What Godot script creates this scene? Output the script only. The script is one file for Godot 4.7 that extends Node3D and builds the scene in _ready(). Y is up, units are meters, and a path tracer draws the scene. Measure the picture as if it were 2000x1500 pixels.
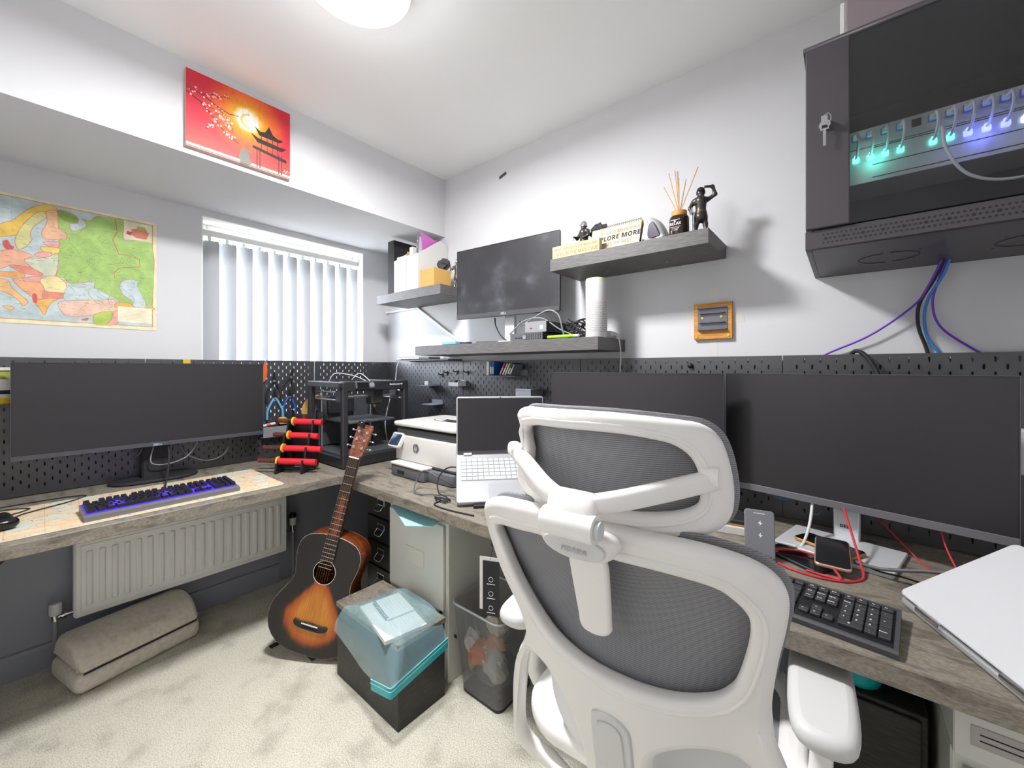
extends Node3D
# A small home office: L-shaped worktops under pegboards, monitors, shelves, a guitar and a mesh office chair.

const DT := 0.697            # worktop height
var M := {}                  # materials by name
var taken := {}              # top-level names in use
var rng := RandomNumberGenerator.new()

# ------------------------------------------------------------------ scene tree helpers
func numbered(n: String) -> String:
	if not taken.has(n):
		taken[n] = 0
		return n
	taken[n] += 1
	return "%s_%03d" % [n, taken[n]]

func thing(called: String, label: String, category: String, at := Vector3.ZERO, yaw := 0.0, group := "") -> Node3D:
	var o := Node3D.new()
	o.name = numbered(called)
	add_child(o)
	o.position = at
	o.rotation.y = deg_to_rad(yaw)
	tag(o, label, category, group)
	return o

func tag(o: Node3D, label: String, category: String, group := "") -> void:
	o.set_meta("label", label)
	o.set_meta("category", category)
	if group != "":
		o.set_meta("group", group)

func frame(called: String) -> Node3D:
	var o := Node3D.new()
	o.name = numbered(called)
	add_child(o)
	o.set_meta("kind", "structure")
	return o

func mi(parent: Node, called: String, mesh: Mesh, m: Material) -> MeshInstance3D:
	var o := MeshInstance3D.new()
	o.name = called if parent != self else numbered(called)
	o.mesh = mesh
	o.material_override = m
	parent.add_child(o, true)
	return o

func obj(parent: Node, called: String, st: SurfaceTool, m: Material) -> MeshInstance3D:
	st.generate_normals()
	return mi(parent, called, st.commit(), m)

func solo(called: String, st: SurfaceTool, m: Material, label: String, category: String, group := "") -> MeshInstance3D:
	var o := obj(self, called, st, m)
	tag(o, label, category, group)
	return o

func B() -> SurfaceTool:
	var st := SurfaceTool.new()
	st.begin(Mesh.PRIMITIVE_TRIANGLES)
	st.set_smooth_group(-1)
	return st

# ------------------------------------------------------------------ shapes
func face(st: SurfaceTool, p: Array, out: Vector3) -> void:
	var n: Vector3 = (p[2] - p[0]).cross(p[1] - p[0])
	if n.dot(out) < 0.0:
		p.reverse()
	for i in range(1, p.size() - 1):
		st.add_vertex(p[0])
		st.add_vertex(p[i])
		st.add_vertex(p[i + 1])

func bx(st: SurfaceTool, c: Vector3, s: Vector3, bev := 0.0, bas := Basis.IDENTITY) -> void:
	st.set_smooth_group(-1)
	var h := s / 2.0
	bev = minf(bev, minf(h.x, minf(h.y, h.z)) * 0.95)
	var i := h - Vector3.ONE * bev
	for ax in 3:
		var u := (ax + 1) % 3
		var w := (ax + 2) % 3
		for sg in [-1.0, 1.0]:
			var q := []
			for k in [[-1, -1], [1, -1], [1, 1], [-1, 1]]:
				var v := Vector3.ZERO
				v[ax] = sg * h[ax]
				v[u] = k[0] * i[u]
				v[w] = k[1] * i[w]
				q.append(c + bas * v)
			var o := Vector3.ZERO
			o[ax] = sg
			face(st, q, bas * o)
	if bev <= 0.0:
		return
	for ax in 3:
		var u := (ax + 1) % 3
		var w := (ax + 2) % 3
		for su in [-1.0, 1.0]:
			for sw in [-1.0, 1.0]:
				var q := []
				for k in [[-1, 0], [1, 0], [1, 1], [-1, 1]]:
					var v := Vector3.ZERO
					v[ax] = k[0] * i[ax]
					v[u] = su * (h[u] if k[1] == 0 else i[u])
					v[w] = sw * (i[w] if k[1] == 0 else h[w])
					q.append(c + bas * v)
				var o := Vector3.ZERO
				o[u] = su
				o[w] = sw
				face(st, q, bas * o)
	for sx in [-1.0, 1.0]:
		for sy in [-1.0, 1.0]:
			for sz in [-1.0, 1.0]:
				var s3 := Vector3(sx, sy, sz)
				face(st, [c + bas * (s3 * Vector3(h.x, i.y, i.z)), c + bas * (s3 * Vector3(i.x, h.y, i.z)), c + bas * (s3 * Vector3(i.x, i.y, h.z))], bas * s3)

func basis_to(d: Vector3) -> Basis:   # z along d
	d = d.normalized()
	var x := Vector3.UP.cross(d)
	if x.length() < 0.01:
		x = Vector3.RIGHT
	x = x.normalized()
	return Basis(x, d.cross(x), d)

func cyl(st: SurfaceTool, a: Vector3, b: Vector3, r0: float, r1 := -1.0, n := 16, cap := true) -> void:
	if r1 < 0.0:
		r1 = r0
	var bs := basis_to(b - a)
	var ra := []
	var rb := []
	for i in n:
		var t := TAU * i / n
		var d := bs.x * cos(t) + bs.y * sin(t)
		ra.append(a + d * r0)
		rb.append(b + d * r1)
	st.set_smooth_group(0)
	for i in n:
		var j := (i + 1) % n
		face(st, [ra[i], ra[j], rb[j], rb[i]], (ra[i] + ra[j] + rb[i] + rb[j]) / 4.0 - (a + b) / 2.0 - bs.z * ((ra[i] + rb[i] - a - b) / 2.0).dot(bs.z) + bs.z * (r0 - r1) * 0.001)
	st.set_smooth_group(-1)
	if cap:
		if r0 > 0.0:
			face(st, ra.duplicate(), -bs.z)
		if r1 > 0.0:
			face(st, rb.duplicate(), bs.z)

func smooth_path(pts: Array, sub: int) -> Array:
	if sub <= 1 or pts.size() < 3:
		return pts
	var out := []
	for i in pts.size() - 1:
		var p0: Vector3 = pts[maxi(i - 1, 0)]
		var p1: Vector3 = pts[i]
		var p2: Vector3 = pts[i + 1]
		var p3: Vector3 = pts[mini(i + 2, pts.size() - 1)]
		for k in sub:
			out.append(p1.cubic_interpolate(p2, p0, p3, float(k) / sub))
	out.append(pts[-1])
	return out

func tube(st: SurfaceTool, pts: Array, r: float, n := 8, sub := 6, cap := true) -> void:
	var p := smooth_path(pts, sub)
	var rings := []
	var up := Vector3.ZERO
	for i in p.size():
		var d: Vector3 = (p[mini(i + 1, p.size() - 1)] - p[maxi(i - 1, 0)]).normalized()
		if up == Vector3.ZERO:
			up = basis_to(d).y
		var x := up.cross(d)
		if x.length() < 1e-4:
			x = basis_to(d).x
		x = x.normalized()
		up = d.cross(x).normalized()
		var ring := []
		for k in n:
			var t := TAU * k / n
			ring.append(p[i] + (x * cos(t) + up * sin(t)) * r)
		rings.append(ring)
	st.set_smooth_group(0)
	for i in p.size() - 1:
		for k in n:
			var j := (k + 1) % n
			face(st, [rings[i][k], rings[i][j], rings[i + 1][j], rings[i + 1][k]], (rings[i][k] + rings[i][j] + rings[i + 1][j] + rings[i + 1][k]) / 4.0 - (p[i] + p[i + 1]) / 2.0)
	st.set_smooth_group(-1)
	if cap:
		face(st, rings[0].duplicate(), p[0] - p[1])
		face(st, rings[-1].duplicate(), p[-1] - p[-2])

# profile of (radius, height) pairs turned round local y
func lathe(st: SurfaceTool, prof: Array, n := 24, xf := Transform3D.IDENTITY) -> void:
	var g := 0
	for i in prof.size() - 1:
		var a: Vector2 = prof[i]
		var b: Vector2 = prof[i + 1]
		if i > 0:
			var d0: Vector2 = a - prof[i - 1]
			if absf(d0.angle_to(b - a)) > 0.7:
				g += 1
		st.set_smooth_group(g)
		var nn := Vector2(b.y - a.y, a.x - b.x)
		for k in n:
			var t0 := TAU * k / n
			var t1 := TAU * (k + 1) / n
			var tm := (t0 + t1) / 2.0
			var q := [Vector3(a.x * cos(t0), a.y, a.x * sin(t0)), Vector3(b.x * cos(t0), b.y, b.x * sin(t0)), Vector3(b.x * cos(t1), b.y, b.x * sin(t1)), Vector3(a.x * cos(t1), a.y, a.x * sin(t1))]
			if a.x <= 0.0:
				q.remove_at(3)
			elif b.x <= 0.0:
				q.remove_at(2)
			var w := []
			for v in q:
				w.append(xf * v)
			face(st, w, xf.basis * Vector3(nn.x * cos(tm), nn.y, nn.x * sin(tm)))
	st.set_smooth_group(-1)

func ball(st: SurfaceTool, c: Vector3, r: Vector3, n := 16, bas := Basis.IDENTITY) -> void:
	var prof := []
	var m := maxi(n / 2, 4)
	for i in m + 1:
		var t := -PI / 2 + PI * i / m
		prof.append(Vector2(maxf(cos(t), 0.0) if i > 0 and i < m else 0.0, sin(t)))
	lathe(st, prof, n, Transform3D(bas * Basis.from_scale(r), c))

func pv(a: Array, k := 1.0) -> PackedVector2Array:   # [x, y, x, y ...] to points
	var o := PackedVector2Array()
	for i in range(0, a.size(), 2):
		o.append(Vector2(a[i], a[i + 1]) * k)
	return o

func smooth_loop(p: PackedVector2Array, sub: int) -> PackedVector2Array:
	var o := PackedVector2Array()
	var n := p.size()
	for i in n:
		for k in sub:
			o.append(p[i].cubic_interpolate(p[(i + 1) % n], p[(i + n - 1) % n], p[(i + 2) % n], float(k) / sub))
	return o

func inset(p: PackedVector2Array, d: float) -> PackedVector2Array:   # inwards for d > 0, point for point
	var o := PackedVector2Array()
	var n := p.size()
	var sg := -1.0 if Geometry2D.is_polygon_clockwise(p) else 1.0
	for i in n:
		var e := p[(i + 1) % n] - p[(i + n - 1) % n]
		o.append(p[i] + Vector2(-e.y, e.x).normalized() * d * sg)
	return o

# fills a polygon (less holes) with cells of a grid, each point sent through f(Vector2) -> Vector3
func patch(st: SurfaceTool, poly: PackedVector2Array, holes: Array, cell: float, f: Callable, flip := false) -> void:
	var lo := poly[0]
	var hi := poly[0]
	for p in poly:
		lo = lo.min(p)
		hi = hi.max(p)
	var nx := int(ceil((hi.x - lo.x) / cell))
	var ny := int(ceil((hi.y - lo.y) / cell))
	for i in nx:
		for j in ny:
			var a := lo + Vector2(i, j) * cell
			var sq := PackedVector2Array([a, a + Vector2(cell, 0), a + Vector2(cell, cell), a + Vector2(0, cell)])
			var bits := Geometry2D.intersect_polygons(sq, poly)
			for hl in holes:
				var nb := []
				for b in bits:
					for c in Geometry2D.clip_polygons(b, hl):
						if not Geometry2D.is_polygon_clockwise(c):
							nb.append(c)
				bits.assign(nb)
			for b in bits:
				var tri := Geometry2D.triangulate_polygon(b)
				for k in range(0, tri.size(), 3):
					var p0 := b[tri[k]]
					var p1 := b[tri[k + 1]]
					var p2 := b[tri[k + 2]]
					var ccw := (p1 - p0).cross(p2 - p0) > 0.0
					if absf((p1 - p0).cross(p2 - p0)) < 1e-12:
						continue
					if ccw != flip:
						var t := p1
						p1 = p2
						p2 = t
					st.add_vertex(f.call(p0))
					st.add_vertex(f.call(p1))
					st.add_vertex(f.call(p2))

# a plate with rounded rims: outline and holes in 2D, f(Vector2, t) -> Vector3 with t across the thickness (front at +thick/2)
func plate(st: SurfaceTool, outer: PackedVector2Array, holes: Array, thick: float, bev: float, cell: float, f: Callable, steps := 4) -> void:
	st.set_smooth_group(0)
	var loops := [outer]
	loops.append_array(holes)
	var inner := []
	for li in loops.size():
		var lp: PackedVector2Array = loops[li]
		var prof := []
		for k in steps + 1:
			var a := PI / 2 * k / steps
			prof.append([bev * (1.0 - sin(a)), -(thick / 2 - bev) - bev * cos(a)])
		for k in range(steps, -1, -1):
			prof.append([prof[k][0], -prof[k][1]])
		var sg := 1.0 if li == 0 else -1.0
		var rings := []
		for pr in prof:
			rings.append([inset(lp, pr[0] * sg), pr[1]])
		inner.append(rings[0][0])
		for k in rings.size() - 1:
			for i in lp.size():
				var j := (i + 1) % lp.size()
				var mid := (lp[i] + lp[j]) / 2.0
				var e := lp[j] - lp[i]
				var cw := -1.0 if Geometry2D.is_polygon_clockwise(lp) else 1.0
				var outw := Vector2(e.y, -e.x).normalized() * cw * sg
				var q := [f.call(rings[k][0][i], rings[k][1]), f.call(rings[k][0][j], rings[k][1]), f.call(rings[k + 1][0][j], rings[k + 1][1]), f.call(rings[k + 1][0][i], rings[k + 1][1])]
				var zdir: float = signf(rings[k][1] + rings[k + 1][1]) * bev * 0.7
				face(st, q, f.call(mid + outw * bev, zdir) - f.call(mid, 0.0))
	var hs := []
	for k in range(1, inner.size()):
		hs.append(inner[k])
	var up: Vector3 = f.call(outer[0], thick) - f.call(outer[0], 0.0)
	var ax: Vector3 = f.call(outer[0] + Vector2(0.01, 0), 0.0) - f.call(outer[0], 0.0)
	var ay: Vector3 = f.call(outer[0] + Vector2(0, 0.01), 0.0) - f.call(outer[0], 0.0)
	var hand := ax.cross(ay).dot(up) < 0.0
	patch(st, inner[0], hs, cell, func(p): return f.call(p, thick / 2), hand)
	patch(st, inner[0], hs, cell, func(p): return f.call(p, -thick / 2), not hand)
	st.set_smooth_group(-1)

# flat prism: polygon in the xy plane of xf, from z = 0 to d
func prism(st: SurfaceTool, poly: PackedVector2Array, d: float, xf := Transform3D.IDENTITY, soft := false) -> void:
	var n := poly.size()
	var cw := -1.0 if Geometry2D.is_polygon_clockwise(poly) else 1.0
	st.set_smooth_group(0 if soft else -1)
	for i in n:
		var a := poly[i]
		var b := poly[(i + 1) % n]
		var o := Vector2(b.y - a.y, a.x - b.x) * cw
		face(st, [xf * Vector3(a.x, a.y, 0), xf * Vector3(b.x, b.y, 0), xf * Vector3(b.x, b.y, d), xf * Vector3(a.x, a.y, d)], xf.basis * Vector3(o.x, o.y, 0))
	st.set_smooth_group(-1)
	var tri := Geometry2D.triangulate_polygon(poly)
	for k in range(0, tri.size(), 3):
		for z in [0.0, d]:
			var q := []
			for m in 3:
				var p := poly[tri[k + m]]
				q.append(xf * Vector3(p.x, p.y, z))
			face(st, q, xf.basis * Vector3(0, 0, (z - d / 2) * (1.0 if d > 0 else 1.0)))

func rrect(w: float, h: float, r: float, seg := 4) -> PackedVector2Array:
	var o := PackedVector2Array()
	for c in [[1, 1, 0.0], [-1, 1, PI / 2], [-1, -1, PI], [1, -1, PI * 1.5]]:
		for k in seg + 1:
			var t: float = c[2] + PI / 2 * k / seg
			o.append(Vector2(c[0] * (w / 2 - r), c[1] * (h / 2 - r)) + Vector2(cos(t), sin(t)) * r)
	return o

# rounded slab lying in local xy, thick along z (centred)
func slab(st: SurfaceTool, w: float, h: float, t: float, r: float, bev: float, xf := Transform3D.IDENTITY, seg := 4) -> void:
	plate(st, rrect(w, h, r, seg), [], t, bev, maxf(w, h) * 2.0, func(p, z): return xf * Vector3(p.x, p.y, z), 2)

# a picture, poster, screen or label: four corners seen from the front (top left, top right, bottom right, bottom left)
func sheet(parent: Node, called: String, q: Array, m: Material) -> MeshInstance3D:
	var st := SurfaceTool.new()
	st.begin(Mesh.PRIMITIVE_TRIANGLES)
	var uv := [Vector2(0, 0), Vector2(1, 0), Vector2(1, 1), Vector2(0, 1)]
	var n: Vector3 = (q[2] - q[0]).cross(q[1] - q[0]).normalized()
	for i in [0, 1, 2, 0, 2, 3]:
		st.set_normal(n)
		st.set_uv(uv[i])
		st.add_vertex(q[i])
	return mi(parent, called, st.commit(), m)

var fonts := {}
func words(parent: Node, s: String, high: float, m: Material, xf: Transform3D, fam := "Droid Sans", bold := false, called := "lettering", depth := 0.0008) -> MeshInstance3D:
	var key := fam + str(bold)
	if not fonts.has(key):
		var f := SystemFont.new()
		f.font_names = PackedStringArray([fam])
		f.font_weight = 700 if bold else 400
		fonts[key] = f
	var t := TextMesh.new()
	t.text = s
	t.font = fonts[key]
	t.font_size = 32
	t.pixel_size = high / 32.0
	t.depth = depth
	t.curve_step = 2.0
	var o := mi(parent, called, t, m)
	o.transform = xf
	return o

func xfm(at: Vector3, x := Vector3.RIGHT, y := Vector3.UP) -> Transform3D:
	return Transform3D(Basis(x, y, x.cross(y)), at)

func yaw(d: float) -> Basis:
	return Basis(Vector3.UP, deg_to_rad(d))

func cable(called: String, label: String, pts: Array, r: float, m: Material, group := "", sub := 8, category := "cable") -> MeshInstance3D:
	var st := B()
	tube(st, pts, r, 8, sub)
	return solo(called, st, m, label, category, group)

# ------------------------------------------------------------------ pictures in pixels
func noise(freq: float, sd: int, oct := 3) -> FastNoiseLite:
	var n := FastNoiseLite.new()
	n.noise_type = FastNoiseLite.TYPE_SIMPLEX_SMOOTH
	n.seed = sd
	n.frequency = freq
	n.fractal_octaves = oct
	return n

# seamless blotches: colour stops over a noise; stretch squeezes it along one axis
func blotch(size: int, freq: float, sd: int, stops: Array, oct := 4, tall := 1) -> ImageTexture:
	var im := noise(freq, sd, oct).get_seamless_image(size, size * tall)
	if tall > 1:
		im.resize(size, size, Image.INTERPOLATE_BILINEAR)
	var out := Image.create(size, size, false, Image.FORMAT_RGB8)
	var g := Gradient.new()
	g.offsets = PackedFloat32Array()
	g.colors = PackedColorArray()
	var of := PackedFloat32Array()
	var cs := PackedColorArray()
	for s in stops:
		of.append(s[0])
		cs.append(Color(s[1]))
	g.offsets = of
	g.colors = cs
	var lut := []
	for i in 256:
		lut.append(g.sample(i / 255.0))
	var d := im.get_data()
	var ob := PackedByteArray()
	ob.resize(size * size * 3)
	var bpp := d.size() / (size * size)
	for i in size * size:
		var c: Color = lut[d[i * bpp]]
		ob[i * 3] = c.r8
		ob[i * 3 + 1] = c.g8
		ob[i * 3 + 2] = c.b8
	out.set_data(size, size, false, Image.FORMAT_RGB8, ob)
	return ImageTexture.create_from_image(out)

func grey_noise(size: int, freq: float, sd: int, oct := 3) -> ImageTexture:
	return ImageTexture.create_from_image(noise(freq, sd, oct).get_seamless_image(size, size))

func ipoly(im: Image, p: PackedVector2Array, c: Color) -> void:   # p in pixels
	var lo := 1e9
	var hi := -1e9
	for q in p:
		lo = minf(lo, q.y)
		hi = maxf(hi, q.y)
	for y in range(maxi(int(lo), 0), mini(int(hi) + 1, im.get_height())):
		var xs := []
		for i in p.size():
			var a := p[i]
			var b := p[(i + 1) % p.size()]
			if (a.y <= y + 0.5) != (b.y <= y + 0.5):
				xs.append(a.x + (y + 0.5 - a.y) / (b.y - a.y) * (b.x - a.x))
		xs.sort()
		for k in range(0, xs.size() - 1, 2):
			im.fill_rect(Rect2i(int(round(xs[k])), y, maxi(int(round(xs[k + 1])) - int(round(xs[k])), 1), 1), c)

func iline(im: Image, p: PackedVector2Array, w: float, c: Color, closed := false) -> void:
	for i in p.size() - (0 if closed else 1):
		var a := p[i]
		var b := p[(i + 1) % p.size()]
		var n := int(a.distance_to(b) / maxf(w * 0.5, 0.7)) + 1
		for k in n + 1:
			var q := a.lerp(b, float(k) / n)
			im.fill_rect(Rect2i(int(q.x - w / 2), int(q.y - w / 2), maxi(int(round(w)), 1), maxi(int(round(w)), 1)), c)

# ------------------------------------------------------------------ materials
func mat(key: String, c: String, rough := 0.6, metal := 0.0, o := {}) -> StandardMaterial3D:
	var m := StandardMaterial3D.new()
	m.resource_name = key
	m.albedo_color = Color(c)
	m.roughness = rough
	m.metallic = metal
	for k in o:
		m.set(k, o[k])
	M[key] = m
	return m

func tri(tex: Texture2D, scale: Vector3, world := false) -> Dictionary:
	return {"albedo_texture": tex, "uv1_triplanar": true, "uv1_world_triplanar": world, "uv1_scale": scale, "uv1_triplanar_sharpness": 8.0}

func _ready() -> void:
	rng.seed = 7
	setup_view()
	materials()
	room()
	window_and_blind()
	pegboards()
	worktops()
	wall_shelves()
	monitors()
	office_chair()
	network_cabinet()
	radiator()
	pictures()
	guitar()
	floor_things()
	left_desk_things()
	corner_things()
	right_desk_things()
	shelf_things()
	pegboard_things()
	cables()

func setup_view() -> void:
	var cam := Camera3D.new()
	cam.name = "camera"
	add_child(cam)
	cam.position = Vector3(2.4555, 1.19, 1.617)
	cam.rotation.y = deg_to_rad(39.57)
	cam.projection = Camera3D.PROJECTION_FRUSTUM
	cam.near = 0.05
	cam.far = 60.0
	cam.size = cam.near * 1500.0 / 790.7
	cam.frustum_offset = Vector2(0, -30.7 / 790.7 * cam.near)
	cam.current = true
	var we := WorldEnvironment.new()
	we.name = "environment"
	var e := Environment.new()
	var sky := Sky.new()
	var sm := ProceduralSkyMaterial.new()
	sm.sky_top_color = Color("c8d6ea")
	sm.sky_horizon_color = Color("eef2f6")
	sm.ground_bottom_color = Color("8a8c88")
	sm.ground_horizon_color = Color("c4c8c8")
	sky.sky_material = sm
	e.background_mode = Environment.BG_SKY
	e.sky = sky
	e.background_energy_multiplier = 34.0
	e.tonemap_mode = Environment.TONE_MAPPER_LINEAR
	e.tonemap_exposure = 1.2
	e.sdfgi_enabled = true
	e.ssao_enabled = true
	e.ssil_enabled = true
	we.environment = e
	add_child(we)
	# the lamp's own light sits with the lamp in room()

func materials() -> void:
	mat("wall", "d6d6d8", 0.85, 0.0, {"heightmap_enabled": true, "heightmap_texture": grey_noise(256, 0.05, 3), "heightmap_scale": 0.02, "uv1_triplanar": true, "uv1_world_triplanar": true, "uv1_scale": Vector3(2, 2, 2)})
	mat("ceiling", "f7f7f6", 0.9)
	mat("gloss_white", "f2f2f0", 0.35)
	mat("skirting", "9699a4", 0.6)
	var carpet := blotch(1024, 0.006, 11, [[0.0, "c6c3b9"], [0.25, "d8d5ca"], [0.4, "e6e3d8"], [0.7, "ebe8dd"], [1.0, "e7e4d9"]], 6)
	mat("carpet", "ffffff", 0.97, 0.0, tri(carpet, Vector3(0.8, 0.8, 0.8), true))
	M.carpet.rim_enabled = true
	M.carpet.rim = 0.15
	M.carpet.detail_enabled = true
	M.carpet.detail_albedo = blotch(512, 0.12, 21, [[0.0, "a8a69d"], [0.4, "e2e0d6"], [0.6, "f8f6ee"], [1.0, "ffffff"]], 3)
	M.carpet.detail_blend_mode = BaseMaterial3D.BLEND_MODE_MUL
	M.carpet.detail_uv_layer = BaseMaterial3D.DETAIL_UV_2
	M.carpet.uv2_triplanar = true
	M.carpet.uv2_world_triplanar = true
	M.carpet.uv2_scale = Vector3(3.2, 3.2, 3.2)
	M.carpet.heightmap_enabled = true
	M.carpet.heightmap_texture = grey_noise(512, 0.2, 5, 4)
	M.carpet.heightmap_scale = 0.25
	var stone := blotch(1024, 0.008, 31, [[0.0, "6b655d"], [0.35, "8d877e"], [0.5, "a39d94"], [0.62, "948d83"], [1.0, "b9b3a9"]], 6, 3)
	mat("worktop", "f4f2ee", 0.5, 0.0, tri(stone, Vector3(1.1, 1.1, 1.1), true))
	M.worktop.detail_enabled = true
	M.worktop.detail_albedo = blotch(512, 0.06, 41, [[0.0, "b5b0a8"], [0.5, "e9e7e2"], [1.0, "ffffff"]], 4, 4)
	M.worktop.detail_blend_mode = BaseMaterial3D.BLEND_MODE_MUL
	M.worktop.detail_uv_layer = BaseMaterial3D.DETAIL_UV_2
	M.worktop.uv2_triplanar = true
	M.worktop.uv2_world_triplanar = true
	M.worktop.uv2_scale = Vector3(2.6, 2.6, 2.6)
	var grain := blotch(512, 0.014, 51, [[0.0, "5c5957"], [0.4, "6f6c69"], [0.6, "7b7875"], [1.0, "8d8986"]], 5, 16)
	mat("shelf", "d2d2d6", 0.5, 0.0, tri(grain, Vector3(2.2, 2.2, 2.2), true))
	mat("peg", "2b2b2f", 0.45, 0.0, {"metallic_specular": 0.9, "clearcoat_enabled": true, "clearcoat": 0.8, "clearcoat_roughness": 0.4})
	mat("peg_blue", "55565c", 0.45)
	mat("black", "1d1c1f", 0.45)
	mat("black_soft", "232225", 0.7)
	mat("black_gloss", "141316", 0.15)
	mat("screen", "2b292b", 0.42, 0.0, {"metallic_specular": 0.5})
	mat("screen_dusty", "26262a", 0.45, 0.0, tri(blotch(512, 0.005, 61, [[0.0, "26262a"], [0.5, "2a2a2e"], [0.72, "333338"], [0.88, "45464b"], [1.0, "5c5d62"]], 4), Vector3(1.6, 1.6, 1.6), true))
	M.screen_dusty.albedo_color = Color("ffffff")
	mat("bezel", "4a494d", 0.4)
	mat("bezel_grey", "77767a", 0.38, 0.3)
	mat("silver", "b9babd", 0.32, 0.85)
	mat("alu", "c9cacc", 0.4, 0.6)
	mat("alu_pale", "d4d6d8", 0.42, 0.25)
	mat("chrome", "d8d8da", 0.12, 1.0)
	mat("steel_dark", "3c3b3e", 0.35, 0.7)
	mat("white", "d9d9d8", 0.45)
	mat("white_matt", "d4d3cf", 0.7)
	mat("cream", "dcdacd", 0.4)
	mat("cream_metal", "d8d8cf", 0.38)
	mat("grey", "8c8d90", 0.5)
	mat("grey_dark", "58595d", 0.5)
	mat("grey_light", "b8b9bb", 0.5)
	mat("paper", "dcdbd5", 0.8)
	mat("ink", "26262a", 0.8)
	mat("ink_grey", "8a8985", 0.8)
	mat("ink_white", "e8e8e8", 0.7)
	mat("red", "d7202c", 0.4)
	mat("red_dark", "8e1a1f", 0.5)
	mat("yellow", "dcb82c", 0.45)
	mat("orange", "e2611f", 0.5)
	mat("blue", "1f62b8", 0.45)
	mat("blue_light", "6aaede", 0.45)
	mat("blue_cable", "2f7fd0", 0.45)
	mat("purple", "6a2fc0", 0.4)
	mat("green", "9be02a", 0.4)
	mat("teal", "1fb4b8", 0.4)
	mat("card", "c49a55", 0.8)
	mat("wood_pine", "ffffff", 0.6, 0.0, tri(blotch(256, 0.012, 71, [[0.0, "b8762e"], [0.5, "d09343"], [1.0, "e0a858"]], 4, 6), Vector3(5, 5, 5)))
	mat("wood_black", "ffffff", 0.5, 0.0, tri(blotch(512, 0.01, 73, [[0.0, "1f1d1c"], [0.5, "2b2927"], [0.8, "363330"], [1.0, "4a4540"]], 5, 8), Vector3(3, 3, 3)))
	mat("fabric_grey", "ffffff", 0.95, 0.0, tri(blotch(512, 0.02, 75, [[0.0, "cdc4b5"], [0.5, "dbd3c5"], [1.0, "e6dfd2"]], 6), Vector3(4, 4, 4)))
	M.fabric_grey.rim_enabled = true
	M.fabric_grey.rim = 0.3
	mat("chair_white", "f3f0ec", 0.45)
	mat("arm_pad", "d6d5d2", 0.5)
	mat("laptop_alu", "a9abae", 0.42, 0.3)
	mat("chair_cloth", "8f9094", 0.8)

func sbox(parent: Node, called: String, lo: Vector3, hi: Vector3, m: Material, bev := 0.0) -> MeshInstance3D:
	var st := B()
	bx(st, (lo + hi) / 2.0, hi - lo, bev)
	return obj(parent, called, st, m)

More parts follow.
